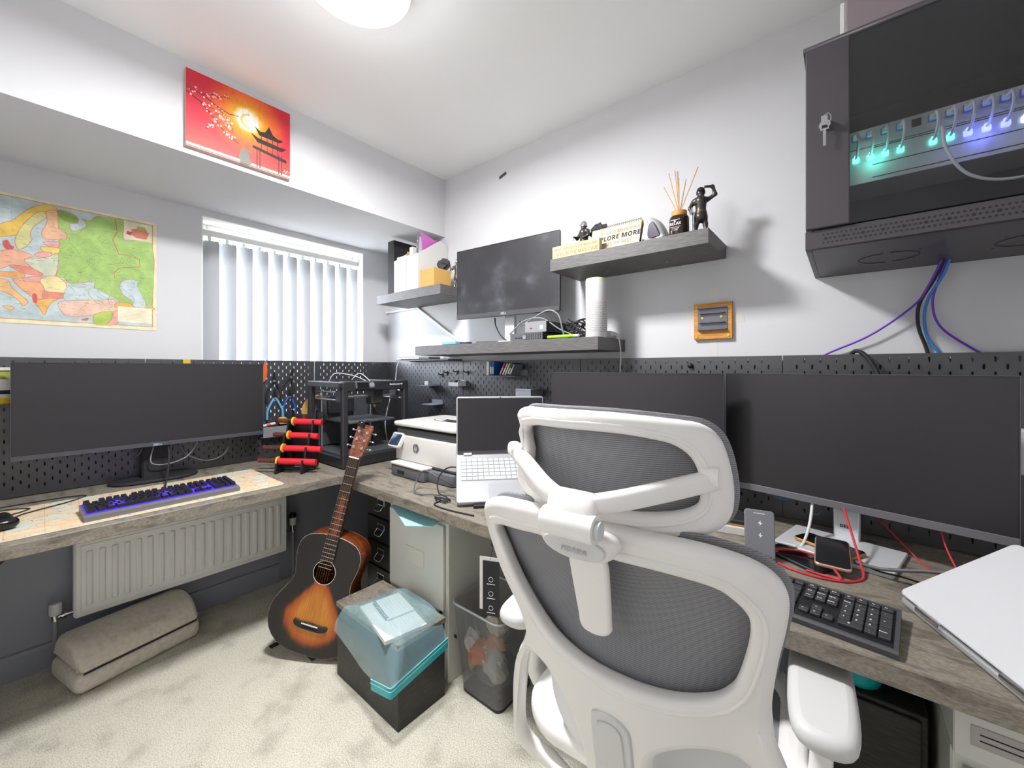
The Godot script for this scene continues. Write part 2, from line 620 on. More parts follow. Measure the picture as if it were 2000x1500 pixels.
func room() -> void:
	for a in [["floor", Vector3(-0.3, -0.1, -0.2), Vector3(3.26, 0, 2.18), M.carpet], ["ceiling", Vector3(-0.3, 2.318, -0.2), Vector3(3.26, 2.43, 2.18), M.ceiling], ["wall_right", Vector3(-0.3, 0, -0.2), Vector3(3.26, 2.318, 0), M.wall], ["wall_rear", Vector3(-0.3, 0, 1.98), Vector3(3.26, 2.318, 2.18), M.wall], ["wall_far_side", Vector3(3.06, 0, 0), Vector3(3.26, 2.318, 1.98), M.wall], ["wall_bulkhead", Vector3(0, 1.977, 0), Vector3(0.5965, 2.318, 1.98), M.wall]]:
		sbox(self, a[0], a[1], a[2], a[3]).set_meta("kind", "structure")
	var st := B()
	for q in [[Vector3(-0.3, 0, 0), Vector3(0, 0.9, 1.98)], [Vector3(-0.3, 1.948, 0), Vector3(0, 2.318, 1.98)], [Vector3(-0.3, 0.9, 0), Vector3(0, 1.948, 0.183)], [Vector3(-0.3, 0.9, 1.052), Vector3(0, 1.948, 1.98)]]:
		bx(st, (q[0] + q[1]) / 2.0, q[1] - q[0])
	obj(self, "wall_left", st, M.wall).set_meta("kind", "structure")
	st = B()
	prism(st, pv([0, 0, 0.016, 0, 0.016, 0.085, 0.012, 0.098, 0, 0.1]), 1.28, Transform3D(Basis(Vector3(1, 0, 0), Vector3(0, 1, 0), Vector3(0, 0, 1)), Vector3(0, 0, 0.7)))
	obj(self, "baseboard_left", st, M.skirting).set_meta("kind", "structure")
	sbox(self, "baseboard_right", Vector3(0.02, 0, 0), Vector3(3.06, 0.1, 0.016), M.skirting, 0.004).set_meta("kind", "structure")
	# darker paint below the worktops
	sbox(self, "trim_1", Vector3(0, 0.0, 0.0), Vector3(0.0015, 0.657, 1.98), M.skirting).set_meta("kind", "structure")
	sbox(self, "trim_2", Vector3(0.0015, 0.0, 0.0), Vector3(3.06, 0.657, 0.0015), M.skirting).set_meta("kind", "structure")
	# the door behind the camera
	var d := frame("door_1")
	sbox(d, "door_panel", Vector3(1.25, 0.005, 1.95), Vector3(2.01, 1.98, 1.99), M.gloss_white, 0.003)
	sbox(d, "door_frame", Vector3(1.17, 0, 1.96), Vector3(1.25, 2.06, 2.0), M.gloss_white, 0.004)
	sbox(d, "door_frame", Vector3(2.01, 0, 1.96), Vector3(2.09, 2.06, 2.0), M.gloss_white, 0.004)
	sbox(d, "door_frame", Vector3(1.25, 1.985, 1.96), Vector3(2.01, 2.06, 2.0), M.gloss_white, 0.004)
	st = B()
	cyl(st, Vector3(1.33, 1.0, 1.95), Vector3(1.33, 1.0, 1.9), 0.01)
	cyl(st, Vector3(1.33, 1.0, 1.905), Vector3(1.45, 1.0, 1.905), 0.009)
	obj(d, "door_handle", st, M.chrome)
	# round ceiling lamp
	var lamp := thing("ceiling_light", "round white flush ceiling light with glowing opal diffuser", "ceiling light", Vector3(1.40, 2.318, 1.02))
	st = B()
	lathe(st, [Vector2(0, 0), Vector2(0.15, 0), Vector2(0.152, -0.018), Vector2(0.146, -0.022)], 48)
	obj(lamp, "base", st, M.gloss_white)
	st = B()
	lathe(st, [Vector2(0.146, -0.02), Vector2(0.15, -0.035), Vector2(0.146, -0.055), Vector2(0.13, -0.068), Vector2(0.09, -0.076), Vector2(0.045, -0.079), Vector2(0, -0.08)], 48)
	mat("diffuser_glow", "f4f6fa", 0.5, 0.0, {"emission_enabled": true, "emission": Color("f2f6ff"), "emission_energy_multiplier": 1.1})
	obj(lamp, "diffuser", st, M.diffuser_glow)
	var l := AreaLight3D.new()
	l.name = "ceiling_lamp"
	l.position = Vector3(0, -0.084, 0)
	l.rotation.x = -PI / 2
	l.area_size = Vector2(0.22, 0.22)
	l.area_normalize_energy = true
	l.light_color = Color("f9f9fb")
	l.light_energy = 3.8
	l.area_range = 8.0
	l.area_attenuation = 2.0
	l.shadow_enabled = true
	lamp.add_child(l)
	var side := OmniLight3D.new()   # what the opal dome sends sideways
	side.name = "ceiling_lamp_glow"
	side.position = Vector3(0, -0.055, 0)
	side.light_color = l.light_color
	side.light_energy = 0.1
	side.light_size = 0.1
	side.omni_range = 8.0
	side.omni_attenuation = 2.0
	side.shadow_enabled = true
	lamp.add_child(side)

func window_and_blind() -> void:
	var w := frame("window_1")
	var st := B()
	var x0 := -0.2
	var x1 := -0.13
	for q in [[Vector3(x0, 0.9, 0.183), Vector3(x1, 1.948, 0.235)], [Vector3(x0, 0.9, 1.0), Vector3(x1, 1.948, 1.052)], [Vector3(x0, 1.888, 0.235), Vector3(x1, 1.948, 1.0)], [Vector3(x0, 0.9, 0.235), Vector3(x1, 0.96, 1.0)], [Vector3(x0 + 0.01, 0.96, 0.595), Vector3(x1 - 0.005, 1.888, 0.645)]]:
		bx(st, (q[0] + q[1]) / 2.0, q[1] - q[0], 0.006)
	obj(w, "window_frame", st, M.gloss_white)
	mat("glass", "eef4f6", 0.02, 0.0, {"transparency": BaseMaterial3D.TRANSPARENCY_ALPHA})
	M.glass.albedo_color.a = 0.06
	for z in [[0.235, 0.595], [0.645, 1.0]]:
		sbox(w, "pane", Vector3(-0.168, 0.96, z[0]), Vector3(-0.162, 1.888, z[1]), M.glass)
	sbox(w, "window_sill", Vector3(-0.13, 0.9, 0.186), Vector3(0.012, 0.925, 1.049), M.gloss_white, 0.005)
	# painted reveals
	mat("reveal", "f1f1f0", 0.6)
	st = B()
	bx(st, Vector3(-0.065, 1.43, 0.1855), Vector3(0.128, 1.03, 0.005))
	bx(st, Vector3(-0.065, 1.43, 1.0495), Vector3(0.128, 1.03, 0.005))
	bx(st, Vector3(-0.065, 1.9455, 0.6175), Vector3(0.128, 0.005, 0.86))
	obj(w, "reveal_lining", st, M.reveal)
	var b := thing("vertical_blind", "white vertical slat blind hanging closed in the window", "blind", Vector3(-0.075, 0.93, 0.6175))
	sbox(b, "headrail", Vector3(-0.02, 0.935, -0.425), Vector3(0.022, 0.967, 0.425), M.gloss_white, 0.004)
	mat("blind_cloth", "c2c4c8", 0.9, 0.0, {"backlight_enabled": true, "backlight": Color("232425"), "heightmap_enabled": true, "heightmap_scale": 0.02, "uv1_triplanar": true, "uv1_scale": Vector3(6, 6, 6), "heightmap_texture": blotch(256, 0.02, 81, [[0.0, "000000"], [1.0, "ffffff"]], 3, 8)})
	mat("clip", "f4f4f4", 0.4)
	for i in 11:
		var z := -0.385 + i * 0.077
		st = B()
		var bas := yaw(-38.0)
		var n := 6
		# a slat is slightly bowed across its width
		for k in n:
			var a := -0.0445 + 0.089 * k / n
			var c := -0.0445 + 0.089 * (k + 1) / n
			var fa := 0.006 * (1.0 - pow(a / 0.0445, 2))
			var fc := 0.006 * (1.0 - pow(c / 0.0445, 2))
			st.set_smooth_group(1)
			face(st, [bas * Vector3(fa, 0.02, a), bas * Vector3(fc, 0.02, c), bas * Vector3(fc, 0.915, c), bas * Vector3(fa, 0.915, a)], Vector3.RIGHT)
			st.set_smooth_group(2)
			face(st, [bas * Vector3(fa - 0.0008, 0.02, a), bas * Vector3(fc - 0.0008, 0.02, c), bas * Vector3(fc - 0.0008, 0.915, c), bas * Vector3(fa - 0.0008, 0.915, a)], Vector3.LEFT)
		var sl := obj(b, "slat", st, M.blind_cloth)
		sl.position = Vector3(0, 0, -z)
		st = B()
		bx(st, Vector3(0.003, 0.924, 0), Vector3(0.004, 0.024, 0.016), 0.001)
		bx(st, bas * Vector3(0.003, 0.912, 0), Vector3(0.003, 0.012, 0.05), 0.001, bas)
		obj(sl, "hanger", st, M.clip)

func pegboards() -> void:
	# every board is a sheet with staggered slots cut through it
	var y1 := 1.232
	var h := 0.532
	var spec := [
		["left", 0.0205, 0.510, "dark slotted pegboard in the corner below the window behind the desktop printer"],
		["left", 0.513, 1.262, "dark slotted pegboard under the window holding the pliers"],
		["left", 1.265, 1.975, "dark slotted pegboard below the map behind the ultrawide monitor"],
		["right", 0.001, 0.775, "dark slotted pegboard holding small grey shelves beside the corner"],
		["right", 0.778, 1.533, "dark slotted pegboard holding the shelf of small books"],
		["right", 1.536, 2.291, "dark slotted pegboard below the wooden plaque behind two monitors"],
		["right", 2.294, 3.049, "dark slotted pegboard below the network cabinet"]]
	for s in spec:
		var wd: float = s[2] - s[1]
		var t := thing("pegboard", s[3], "pegboard", Vector3(0, 0.7, 0), 0.0, "pegboards above the worktops")
		var side: String = s[0]
		# u runs along the wall, v up; w out of the wall
		var f: Callable
		if side == "left":
			t.position = Vector3(0.015, y1 - h, s[2])
			t.rotation.y = PI / 2
		else:
			t.position = Vector3(s[1], y1 - h, 0.015)
		var st := B()
		slotted(st, wd, h, 0.005)
		obj(t, "slotted_sheet", st, M.peg)
		for p in [[0.06, h - 0.03], [wd - 0.06, h - 0.03], [0.06, 0.04], [wd - 0.06, 0.04]]:
			st = B()
			cyl(st, Vector3(p[0], p[1], -0.014), Vector3(p[0], p[1], 0.0), 0.006, -1, 8)
			obj(t, "spacer", st, M.black)

func slotted(st: SurfaceTool, wd: float, h: float, thick: float) -> void:
	var cw := 0.02
	var cols := int(floor(wd / cw))
	var rows := int(floor(h / cw))
	var mx := (wd - cols * cw) / 2.0
	var slot := PackedVector2Array()
	for c in [[0.0025, 0.005], [0.0012, 0.0072], [-0.0012, 0.0072], [-0.0025, 0.005], [-0.0025, -0.005], [-0.0012, -0.0072], [0.0012, -0.0072], [0.0025, -0.005]]:
		slot.append(Vector2(c[0], c[1]))
	st.set_smooth_group(-1)
	for i in cols:
		for j in rows:
			var c := Vector2(mx + (i + 0.5) * cw, h - (j + 0.5) * cw - 0.008)
			var lo := Vector2(c.x - cw / 2, c.y - cw / 2)
			var hi := c + Vector2(cw, cw) / 2.0
			if i == 0:
				lo.x = 0.0
			if i == cols - 1:
				hi.x = wd
			if j == 0:
				hi.y = h
			if j == rows - 1:
				lo.y = 0.0
			var open := (i + j) % 2 == 0 and i > 0 and i < cols - 1 and j < rows - 1
			var sq := [hi, Vector2(lo.x, hi.y), lo, Vector2(hi.x, lo.y)]
			for z in [0.0, thick]:
				var n := Vector3(0, 0, 1 if z > 0.0 else -1)
				if not open:
					face(st, [Vector3(hi.x, hi.y, z), Vector3(lo.x, hi.y, z), Vector3(lo.x, lo.y, z), Vector3(hi.x, lo.y, z)], n)
					continue
				var ring := []
				for p in slot:
					ring.append(Vector3(c.x + p.x, c.y + p.y, z))
				var q := []
				for p in sq:
					q.append(Vector3(p.x, p.y, z))
				face(st, [q[0], q[1], ring[2], ring[1]], n)
				face(st, [q[1], q[2], ring[5], ring[4], ring[3], ring[2]], n)
				face(st, [q[2], q[3], ring[6], ring[5]], n)
				face(st, [q[3], q[0], ring[1], ring[0], ring[7], ring[6]], n)
			if open:
				for k in 8:
					var a := c + slot[k]
					var b := c + slot[(k + 1) % 8]
					var m := (a + b) / 2.0
					face(st, [Vector3(a.x, a.y, 0), Vector3(b.x, b.y, 0), Vector3(b.x, b.y, thick), Vector3(a.x, a.y, thick)], Vector3(c.x - m.x, c.y - m.y, 0))
	for e in [[Vector2(0, 0), Vector2(wd, 0), Vector3.DOWN], [Vector2(0, h), Vector2(wd, h), Vector3.UP], [Vector2(0, 0), Vector2(0, h), Vector3.LEFT], [Vector2(wd, 0), Vector2(wd, h), Vector3.RIGHT]]:
		face(st, [Vector3(e[0].x, e[0].y, 0), Vector3(e[1].x, e[1].y, 0), Vector3(e[1].x, e[1].y, thick), Vector3(e[0].x, e[0].y, thick)], e[2])

func worktops() -> void:
	for a in [["stone-effect grey worktop below the window wall over the radiator", Vector3(0.002, 0.659, 0.692), Vector3(0.66, DT, 1.978)], ["stone-effect grey worktop along the wall with the shelves and two monitors", Vector3(0.002, 0.659, 0.002), Vector3(3.058, DT, 0.69)]]:
		var t := thing("worktop", a[0], "worktop")
		var lo: Vector3 = a[1]
		var hi: Vector3 = a[2]
		sbox(t, "top", Vector3(lo.x, lo.y + 0.002, lo.z), hi, M.worktop, 0.0015)
		if lo.z > 0.5:
			sbox(t, "edge_strip", Vector3(hi.x, lo.y, lo.z), Vector3(hi.x + 0.003, hi.y - 0.002, hi.z), M.worktop)
			sbox(t, "bracket", Vector3(0.004, 0.48, 1.53), Vector3(0.034, 0.659, 1.56), M.grey_light, 0.002)
		else:
			sbox(t, "edge_strip", Vector3(0.66, lo.y, hi.z), Vector3(hi.x, hi.y - 0.002, hi.z + 0.003), M.worktop)

func wall_shelves() -> void:
	for a in [["short dark wood-grain floating shelf near the corner holding the magazine files", 0.255, 0.837, 1.577, 1.628], ["long dark wood-grain floating shelf carrying the small computers and smart speaker", 0.627, 1.737, 1.26, 1.31], ["dark wood-grain floating shelf holding the calendar and diffuser beside the network cabinet", 1.521, 2.121, 1.585, 1.634]]:
		var t := thing("floating_shelf", a[0], "shelf", Vector3(a[1], a[3], 0.001), 0.0, "floating shelves")
		sbox(t, "board", Vector3.ZERO, Vector3(a[2] - a[1], a[4] - a[3], 0.24), M.shelf, 0.001)
		for k in 2:
			var st := B()
			var x: float = (a[2] - a[1]) * (0.3 + 0.4 * k)
			cyl(st, Vector3(x, -0.0006, 0.09), Vector3(x, 0.001, 0.09), 0.004, -1, 10)
			obj(t, "screw_cap", st, M.grey_light)

# sweep of a soft rectangular section, rx across, ry along upv
func sweep(st: SurfaceTool, pts: Array, rx: Variant, ry: Variant, upv: Vector3, n := 16, sub := 6, power := 0.6) -> void:
	var p := smooth_path(pts, sub)
	var rings := []
	st.set_smooth_group(0)
	for i in p.size():
		var d: Vector3 = (p[mini(i + 1, p.size() - 1)] - p[maxi(i - 1, 0)]).normalized()
		var x := upv.cross(d).normalized()
		var y := d.cross(x).normalized()
		var k := float(i) / (p.size() - 1)
		var ax: float = lerpf(rx[0], rx[1], k) if rx is Array else rx
		var ay: float = lerpf(ry[0], ry[1], k) if ry is Array else ry
		var ring := []
		for m in n:
			var t := TAU * m / n
			ring.append(p[i] + x * (signf(cos(t)) * pow(absf(cos(t)), power) * ax) + y * (signf(sin(t)) * pow(absf(sin(t)), power) * ay))
		rings.append(ring)
	for i in p.size() - 1:
		for k in n:
			var j := (k + 1) % n
			face(st, [rings[i][k], rings[i][j], rings[i + 1][j], rings[i + 1][k]], (rings[i][k] + rings[i][j] + rings[i + 1][j] + rings[i + 1][k]) / 4.0 - (p[i] + p[i + 1]) / 2.0)
	st.set_smooth_group(-1)
	face(st, rings[0].duplicate(), p[0] - p[1])
	face(st, rings[-1].duplicate(), p[-1] - p[-2])

# monitor: local origin below the middle of the screen at floor level of its stand; screen face at z = 0
func monitor(label: String, at: Vector3, turn: float, w: float, y0: float, h: float, screen: Material, bezel: Material, stand: Material, neck_z: float, base: Vector2, base_z: float, lip := 0.02) -> Node3D:
	var t := thing("monitor", label, "monitor", at, turn, "monitors")
	var st := B()
	slab(st, w, h, 0.012, 0.004, 0.002, Transform3D(Basis.IDENTITY, Vector3(0, y0 + h / 2, -0.007)))
	slab(st, w * 0.62, h * 0.62, 0.03, 0.02, 0.008, Transform3D(Basis.IDENTITY, Vector3(0, y0 + h / 2, -0.028)))
	obj(t, "housing", st, M.black)
	st = B()
	bx(st, Vector3(0, y0 + lip + (h - lip) / 2 - 0.0015, -0.0006), Vector3(w - 0.006, h - lip - 0.003, 0.002))
	obj(t, "screen", st, screen)
	st = B()
	bx(st, Vector3(0, y0 + lip / 2, 0.0012), Vector3(w, lip, 0.006), 0.001)
	obj(t, "bottom_bezel", st, bezel)
	st = B()
	for s in [-1, 1]:
		bx(st, Vector3(s * (w / 2 - 0.001), y0 + h / 2, 0.0), Vector3(0.002, h, 0.004))
	bx(st, Vector3(0, y0 + h - 0.001, 0.0), Vector3(w, 0.002, 0.004))
	obj(t, "thin_edge", st, M.bezel)
	if base.x > 0.0:
		st = B()
		var nw := 0.058
		var top := y0 + h * 0.55
		# neck with an oval cable hole
		var hole := smooth_loop(pv([-0.016, 0.10, -0.016, 0.14, 0.0, 0.156, 0.016, 0.14, 0.016, 0.10, 0.0, 0.084]), 3)
		plate(st, PackedVector2Array([Vector2(-nw / 2, 0.008), Vector2(nw / 2, 0.008), Vector2(nw / 2, top), Vector2(-nw / 2, top)]), [hole], 0.022, 0.003, 1.0, func(p, z): return Vector3(p.x, p.y, neck_z + z), 2)
		obj(t, "neck", st, stand)
		st = B()
		slab(st, base.x, base.y, 0.01, 0.006, 0.002, Transform3D(Basis(Vector3.RIGHT, Vector3.FORWARD, Vector3.UP), Vector3(0, 0.0055, base_z)))
		obj(t, "base_plate", st, stand)
		st = B()
		bx(st, Vector3(0, top - 0.03, (neck_z - 0.035) / 2), Vector3(0.09, 0.09, absf(neck_z) - 0.03), 0.006)
		obj(t, "tilt_head", st, M.black)
	return t

func monitors() -> void:
	var t := monitor("black ultrawide monitor on the worktop below the map", Vector3(0.16, DT, 1.2385), 90.0, 0.811, 0.158, 0.357, M.screen, M.bezel, M.black, -0.06, Vector2.ZERO, 0.0, 0.017)
	words(t, "DELL", 0.013, mat("cyan_ink", "9fd8e4", 0.4), Transform3D(Basis.IDENTITY, Vector3(-0.005, 0.1645, 0.0045)), "Droid Sans", true, "logo")
	var st := B()
	bx(st, Vector3(0, 0.14, -0.075), Vector3(0.095, 0.27, 0.03), 0.006)
	obj(t, "neck", st, M.black_soft)
	st = B()
	plate(st, smooth_loop(pv([-0.13, 0.05, -0.15, 0.0, -0.09, -0.05, 0.06, -0.06, 0.13, -0.03, 0.15, 0.02, 0.12, 0.07, 0.0, 0.085]), 3), [], 0.014, 0.005, 1.0, func(p, z): return Vector3(p.x, 0.0075 + z, -0.055 - p.y), 2)
	obj(t, "foot", st, M.black_soft)
	t = monitor("dusty black monitor standing on the long shelf", Vector3(1.1975, 1.3105, 0.155), 4.8, 0.598, 0.13, 0.352, M.screen_dusty, M.bezel, M.alu_pale, -0.055, Vector2(0.13, 0.13), -0.055, 0.022)
	words(t, "DELL", 0.014, M.grey_light, Transform3D(Basis.IDENTITY, Vector3(0, 0.141, 0.0045)), "Droid Sans", true, "logo")
	monitor("black monitor behind the headrest of the chair", Vector3(1.849, DT, 0.23), 5.6, 0.615, 0.103, 0.374, M.screen, M.bezel, M.alu_pale, -0.055, Vector2(0.24, 0.18), 0.0)
	t = monitor("black monitor with silver stand behind the phones and black keyboard", Vector3(2.445, DT, 0.175), -12.1, 0.617, 0.103, 0.374, M.screen, M.bezel_grey, M.alu_pale, -0.055, Vector2(0.25, 0.19), 0.035)
	words(t, "DELL", 0.012, M.ink, Transform3D(Basis.IDENTITY, Vector3(0, 0.045, -0.0425)), "Droid Sans", true, "logo")

# ------------------------------------------------------------------ office chair
func chair_back(x: float, y: float) -> float:
	return 0.2826 * (y - 0.6188) - minf(0.105 * pow(x / 0.28, 2), lerpf(0.038, 0.2, smoothstep(0.70, 0.80, y)))

func chair_head(x: float, y: float) -> float:
	return 0.08 + 0.1 * (y - 1.0) - 0.09 * pow(x / 0.2, 2)

func mesh_cloth(key: String, c: String, sd: int) -> void:
	# woven netting: fine horizontal ribs, a little see-through
	var im := Image.create(64, 64, false, Image.FORMAT_RGBA8)
	for y in 64:
		for x in 64:
			var rib := 0.5 + 0.5 * cos(TAU * y / 16.0)
			var v := 0.8 + 0.2 * rib
			var a := 0.97 if rib > 0.3 or (x / 4) % 2 == 0 else 0.6
			im.set_pixel(x, y, Color(v, v, v, a))
	mat(key, c, 0.75, 0.0, {"albedo_texture": ImageTexture.create_from_image(im), "uv1_triplanar": true, "uv1_scale": Vector3(85, 85, 85), "transparency": BaseMaterial3D.TRANSPARENCY_ALPHA})

func office_chair() -> void:
	mesh_cloth("chair_net", "9a9a9e", 1)
	var t := thing("office_chair", "pale grey ergonomic office chair with mesh back and headrest", "office chair", Vector3(2.1766, 0, 1.0231), 4.1)
	var outer := smooth_loop(pv([-260, 928, -221, 954, -164, 973, -61, 987, 23, 984, 98, 980, 148, 973, 186, 960, 209, 943, 221, 923, 225, 898, 221, 862, 213, 818, 207, 769, 205, 735, 209, 705, 222, 665, 234, 620, 247, 556, 256, 490, 256, 430, 225, 395, 140, 385, 0, 382, -140, 385, -222, 392, -252, 430, -243, 492, -227, 559, -210, 623, -195, 665, -180, 692, -170, 725, -180, 760, -208, 790, -239, 828, -264, 885], 0.001), 3)
	var hole := smooth_loop(pv([-214, 905, -125, 930, -70, 938, 32, 935, 95, 931, 146, 921, 167, 907, 181, 889, 185, 872, 183, 847, 176, 813, 167, 782, 156, 764, 138, 749, 101, 736, 61, 731, 17, 731, -38, 736, -90, 752, -130, 782, -172, 826, -198, 868], 0.001), 3)
	var hl := smooth_loop(pv([-186, 645, -200, 605, -214, 547, -226, 480, -226, 440, -200, 420, -115, 420, -72, 440, -64, 490, -63, 530, -66, 567, -76, 612, -91, 642, -110, 666, -130, 679, -152, 679, -172, 668], 0.001), 3)
	var hr := smooth_loop(pv([60, 440, 51, 490, 51, 550, 53, 590, 61, 616, 76, 633, 97, 648, 119, 659, 142, 664, 164, 661, 183, 651, 197, 633, 210, 600, 224, 547, 235, 480, 233, 440, 205, 420, 100, 420], 0.001), 3)
	var st := B()
	plate(st, outer, [hole, hl, hr], 0.034, 0.013, 0.02, func(p, z): return Vector3(p.x, p.y, chair_back(p.x, p.y) + z), 4)
	obj(t, "back_frame", st, M.chair_white)
	# raised bead that follows the rim of the frame
	st = B()
	var bead := []
	for i in hole.size():
		var q := inset(hole, -0.017)[i]
		bead.append(Vector3(q.x, q.y, chair_back(q.x, q.y) + 0.0155))
	bead.append(bead[0])
	tube(st, bead, 0.0035, 8, 1, false)
	obj(t, "frame_bead", st, M.chair_white)
	# netting stretched over the front of the frame
	var net := PackedVector2Array()
	for p in smooth_loop(pv([-262, 925, -221, 957, -164, 977, -61, 991, 23, 988, 98, 984, 150, 978, 189, 965, 213, 947, 226, 925, 230, 898, 226, 862, 217, 818, 208, 769, 196, 730, 150, 712, 60, 700, -40, 704, -120, 725, -180, 770, -240, 828, -266, 885], 0.001), 3):
		net.append(p)
	st = B()
	plate(st, net, [], 0.006, 0.0028, 0.02, func(p, z): return Vector3(p.x, p.y, chair_back(p.x, p.y) - 0.0215 + z - 0.02 * maxf(0.0, 1.0 - pow(p.x / 0.2, 2)) * maxf(0.0, 1.0 - pow((p.y - 0.84) / 0.11, 2))), 2)
	obj(t, "back_netting", st, M.chair_net)
	# headrest
	var ho := smooth_loop(pv([-156, 1112, -136, 1126, -89, 1129, 19, 1131, 108, 1124, 136, 1117, 151, 1102, 159, 1080, 164, 1053, 166, 1028, 164, 1003, 156, 987, 140, 976, 108, 968, 53, 965, 5, 965, -66, 967, -123, 972, -160, 985, -172, 1004, -163, 1028, -148, 1062, -146, 1090], 0.001), 3)
	var hi := smooth_loop(pv([-124, 1096, -30, 1103, 38, 1103, 85, 1097, 107, 1090, 122, 1076, 130, 1054, 131, 1028, 126, 1014, 109, 1005, 82, 999, 45, 996, -10, 997, -64, 999, -104, 1006, -127, 1022, -120, 1057], 0.001), 3)
	st = B()
	plate(st, ho, [hi], 0.034, 0.013, 0.016, func(p, z): return Vector3(p.x, p.y, chair_head(p.x, p.y) + z), 4)
	var head := obj(t, "headrest", st, M.chair_white)
	st = B()
	bead = []
	for q in inset(hi, -0.012):
		bead.append(Vector3(q.x, q.y, chair_head(q.x, q.y) + 0.0155))
	bead.append(bead[0])
	tube(st, bead, 0.003, 8, 1, false)
	obj(head, "headrest_bead", st, M.chair_white)
	st = B()
	plate(st, inset(ho, -0.004), [], 0.006, 0.0028, 0.016, func(p, z): return Vector3(p.x, p.y, chair_head(p.x, p.y) - 0.0215 + z), 2)
	obj(head, "headrest_netting", st, M.chair_net)
	# Y bracket, hinge and badge
	st = B()
	sweep(st, [Vector3(-0.170, 1.052, 0.038), Vector3(-0.110, 1.040, 0.085), Vector3(-0.045, 1.024, 0.132), Vector3(0.0, 1.016, 0.142), Vector3(0.045, 1.025, 0.136), Vector3(0.095, 1.038, 0.105), Vector3(0.148, 1.050, 0.050)], 0.011, 0.0125, Vector3.UP, 16, 6, 0.7)
	sweep(st, [Vector3(0.0, 1.03, 0.138), Vector3(0.0, 1.015, 0.148), Vector3(0.001, 0.998, 0.153)], [0.036, 0.034], [0.011, 0.014], Vector3.BACK, 20, 5, 0.6)
	var yb := obj(t, "headrest_bracket", st, M.chair_white)
	for s in [-1, 1]:
		st = B()
		cyl(st, Vector3(s * 0.144 - 0.01, 1.054, chair_head(s * 0.144, 1.05) + 0.018), Vector3(s * 0.144 + 0.01, 1.054, chair_head(s * 0.144, 1.05) + 0.018), 0.012, -1, 16)
		obj(yb, "pivot", st, M.chair_white)
	st = B()
	cyl(st, Vector3(-0.036, 0.995, 0.158), Vector3(0.036, 0.995, 0.158), 0.0175, -1, 24)
	obj(yb, "hinge_barrel", st, M.chair_white)
	st = B()
	cyl(st, Vector3(0.036, 0.995, 0.158), Vector3(0.042, 0.995, 0.158), 0.011, -1, 20)
	obj(yb, "hinge_pin", st, M.alu_pale)
	st = B()
	var bo := smooth_loop(pv([-57, 964, -48, 977, -26, 982, 15, 985, 44, 981, 54, 969, 45, 951, 30, 941, 8, 937, -23, 936, -49, 946], 0.001), 4)
	plate(st, bo, [], 0.03, 0.012, 0.02, func(p, z): return Vector3(p.x, p.y, 0.2826 * (p.y - 0.6188) + 0.028 + z), 4)
	var bd := obj(t, "badge", st, M.chair_white)
	st = B()
	var bi := smooth_loop(pv([-47, 963, -36, 971, -6, 974, 24, 973, 40, 965, 38, 954, 26, 946, 1, 943, -24, 945, -41, 952], 0.001), 4)
	plate(st, bi, [], 0.006, 0.0025, 0.02, func(p, z): return Vector3(p.x, p.y, 0.2826 * (p.y - 0.6188) + 0.0435 + z), 3)
	obj(bd, "badge_inlay", st, M.alu_pale)
	words(bd, "HBADA", 0.011, M.grey_light, Transform3D(Basis(Vector3.RIGHT, -0.27), Vector3(-0.002, 0.957, 0.1435)), "Droid Sans", true, "logo")
	st = B()
	plate(st, smooth_loop(pv([-32, 950, 20, 950, 18, 830, 15, 812, 6, 803, -10, 799, -27, 802, -33, 813, -33, 830], 0.001), 3), [], 0.012, 0.005, 0.02, func(p, z): return Vector3(p.x, p.y, chair_back(p.x, p.y) + 0.004 + z), 3)
	obj(t, "spine_strip", st, M.chair_white)
	st = B()
	plate(st, smooth_loop(pv([-38, 440, -36, 560, -32, 645, -24, 663, -6, 669, 14, 667, 27, 657, 32, 638, 30, 560, 26, 440], 0.001), 3), [], 0.008, 0.004, 0.03, func(p, z): return Vector3(p.x, p.y, chair_back(p.x, p.y) + 0.0165 + z), 3)
	obj(t, "spine_inlay", st, M.alu_pale)
	st = B()
	plate(st, smooth_loop(pv([-26, 450, -24, 560, -21, 638, -14, 650, 2, 654, 14, 648, 19, 632, 17, 560, 14, 450], 0.001), 3), [], 0.004, 0.0018, 0.03, func(p, z): return Vector3(p.x, p.y, chair_back(p.x, p.y) + 0.021 + z), 2)
	obj(t, "spine_cover", st, M.white)
	# lumbar pad in front of the frame
	st = B()
	plate(st, smooth_loop(pv([-172, 615, -178, 570, -160, 520, -110, 485, 0, 470, 110, 485, 160, 520, 178, 570, 172, 615, 120, 640, 0, 645, -120, 640], 0.001), 4), [], 0.03, 0.013, 0.02, func(p, z): return Vector3(p.x, p.y, -0.075 - 0.035 * pow(p.x / 0.17, 2) + z), 4)
	obj(t, "lumbar_pad", st, M.white)
	# seat
	st = B()
	plate(st, rrect(0.5, 0.46, 0.09, 8), [rrect(0.4, 0.36, 0.07, 8)], 0.045, 0.018, 0.03, func(p, z): return Vector3(p.x, 0.455 + z + 0.02 * pow(p.x / 0.25, 2), -0.31 - p.y), 4)
	var seat := obj(t, "seat_frame", st, M.chair_white)
	st = B()
	plate(st, rrect(0.42, 0.38, 0.07, 8), [], 0.008, 0.003, 0.03, func(p, z): return Vector3(p.x, 0.462 + z + 0.02 * pow(p.x / 0.25, 2), -0.31 - p.y), 2)
	obj(seat, "seat_netting", st, M.chair_net)
	st = B()
	bx(st, Vector3(0, 0.395, -0.22), Vector3(0.19, 0.06, 0.26), 0.015)
	bx(st, Vector3(0, 0.40, -0.08), Vector3(0.12, 0.045, 0.12), 0.012)
	obj(t, "tilt_mechanism", st, M.grey_light)
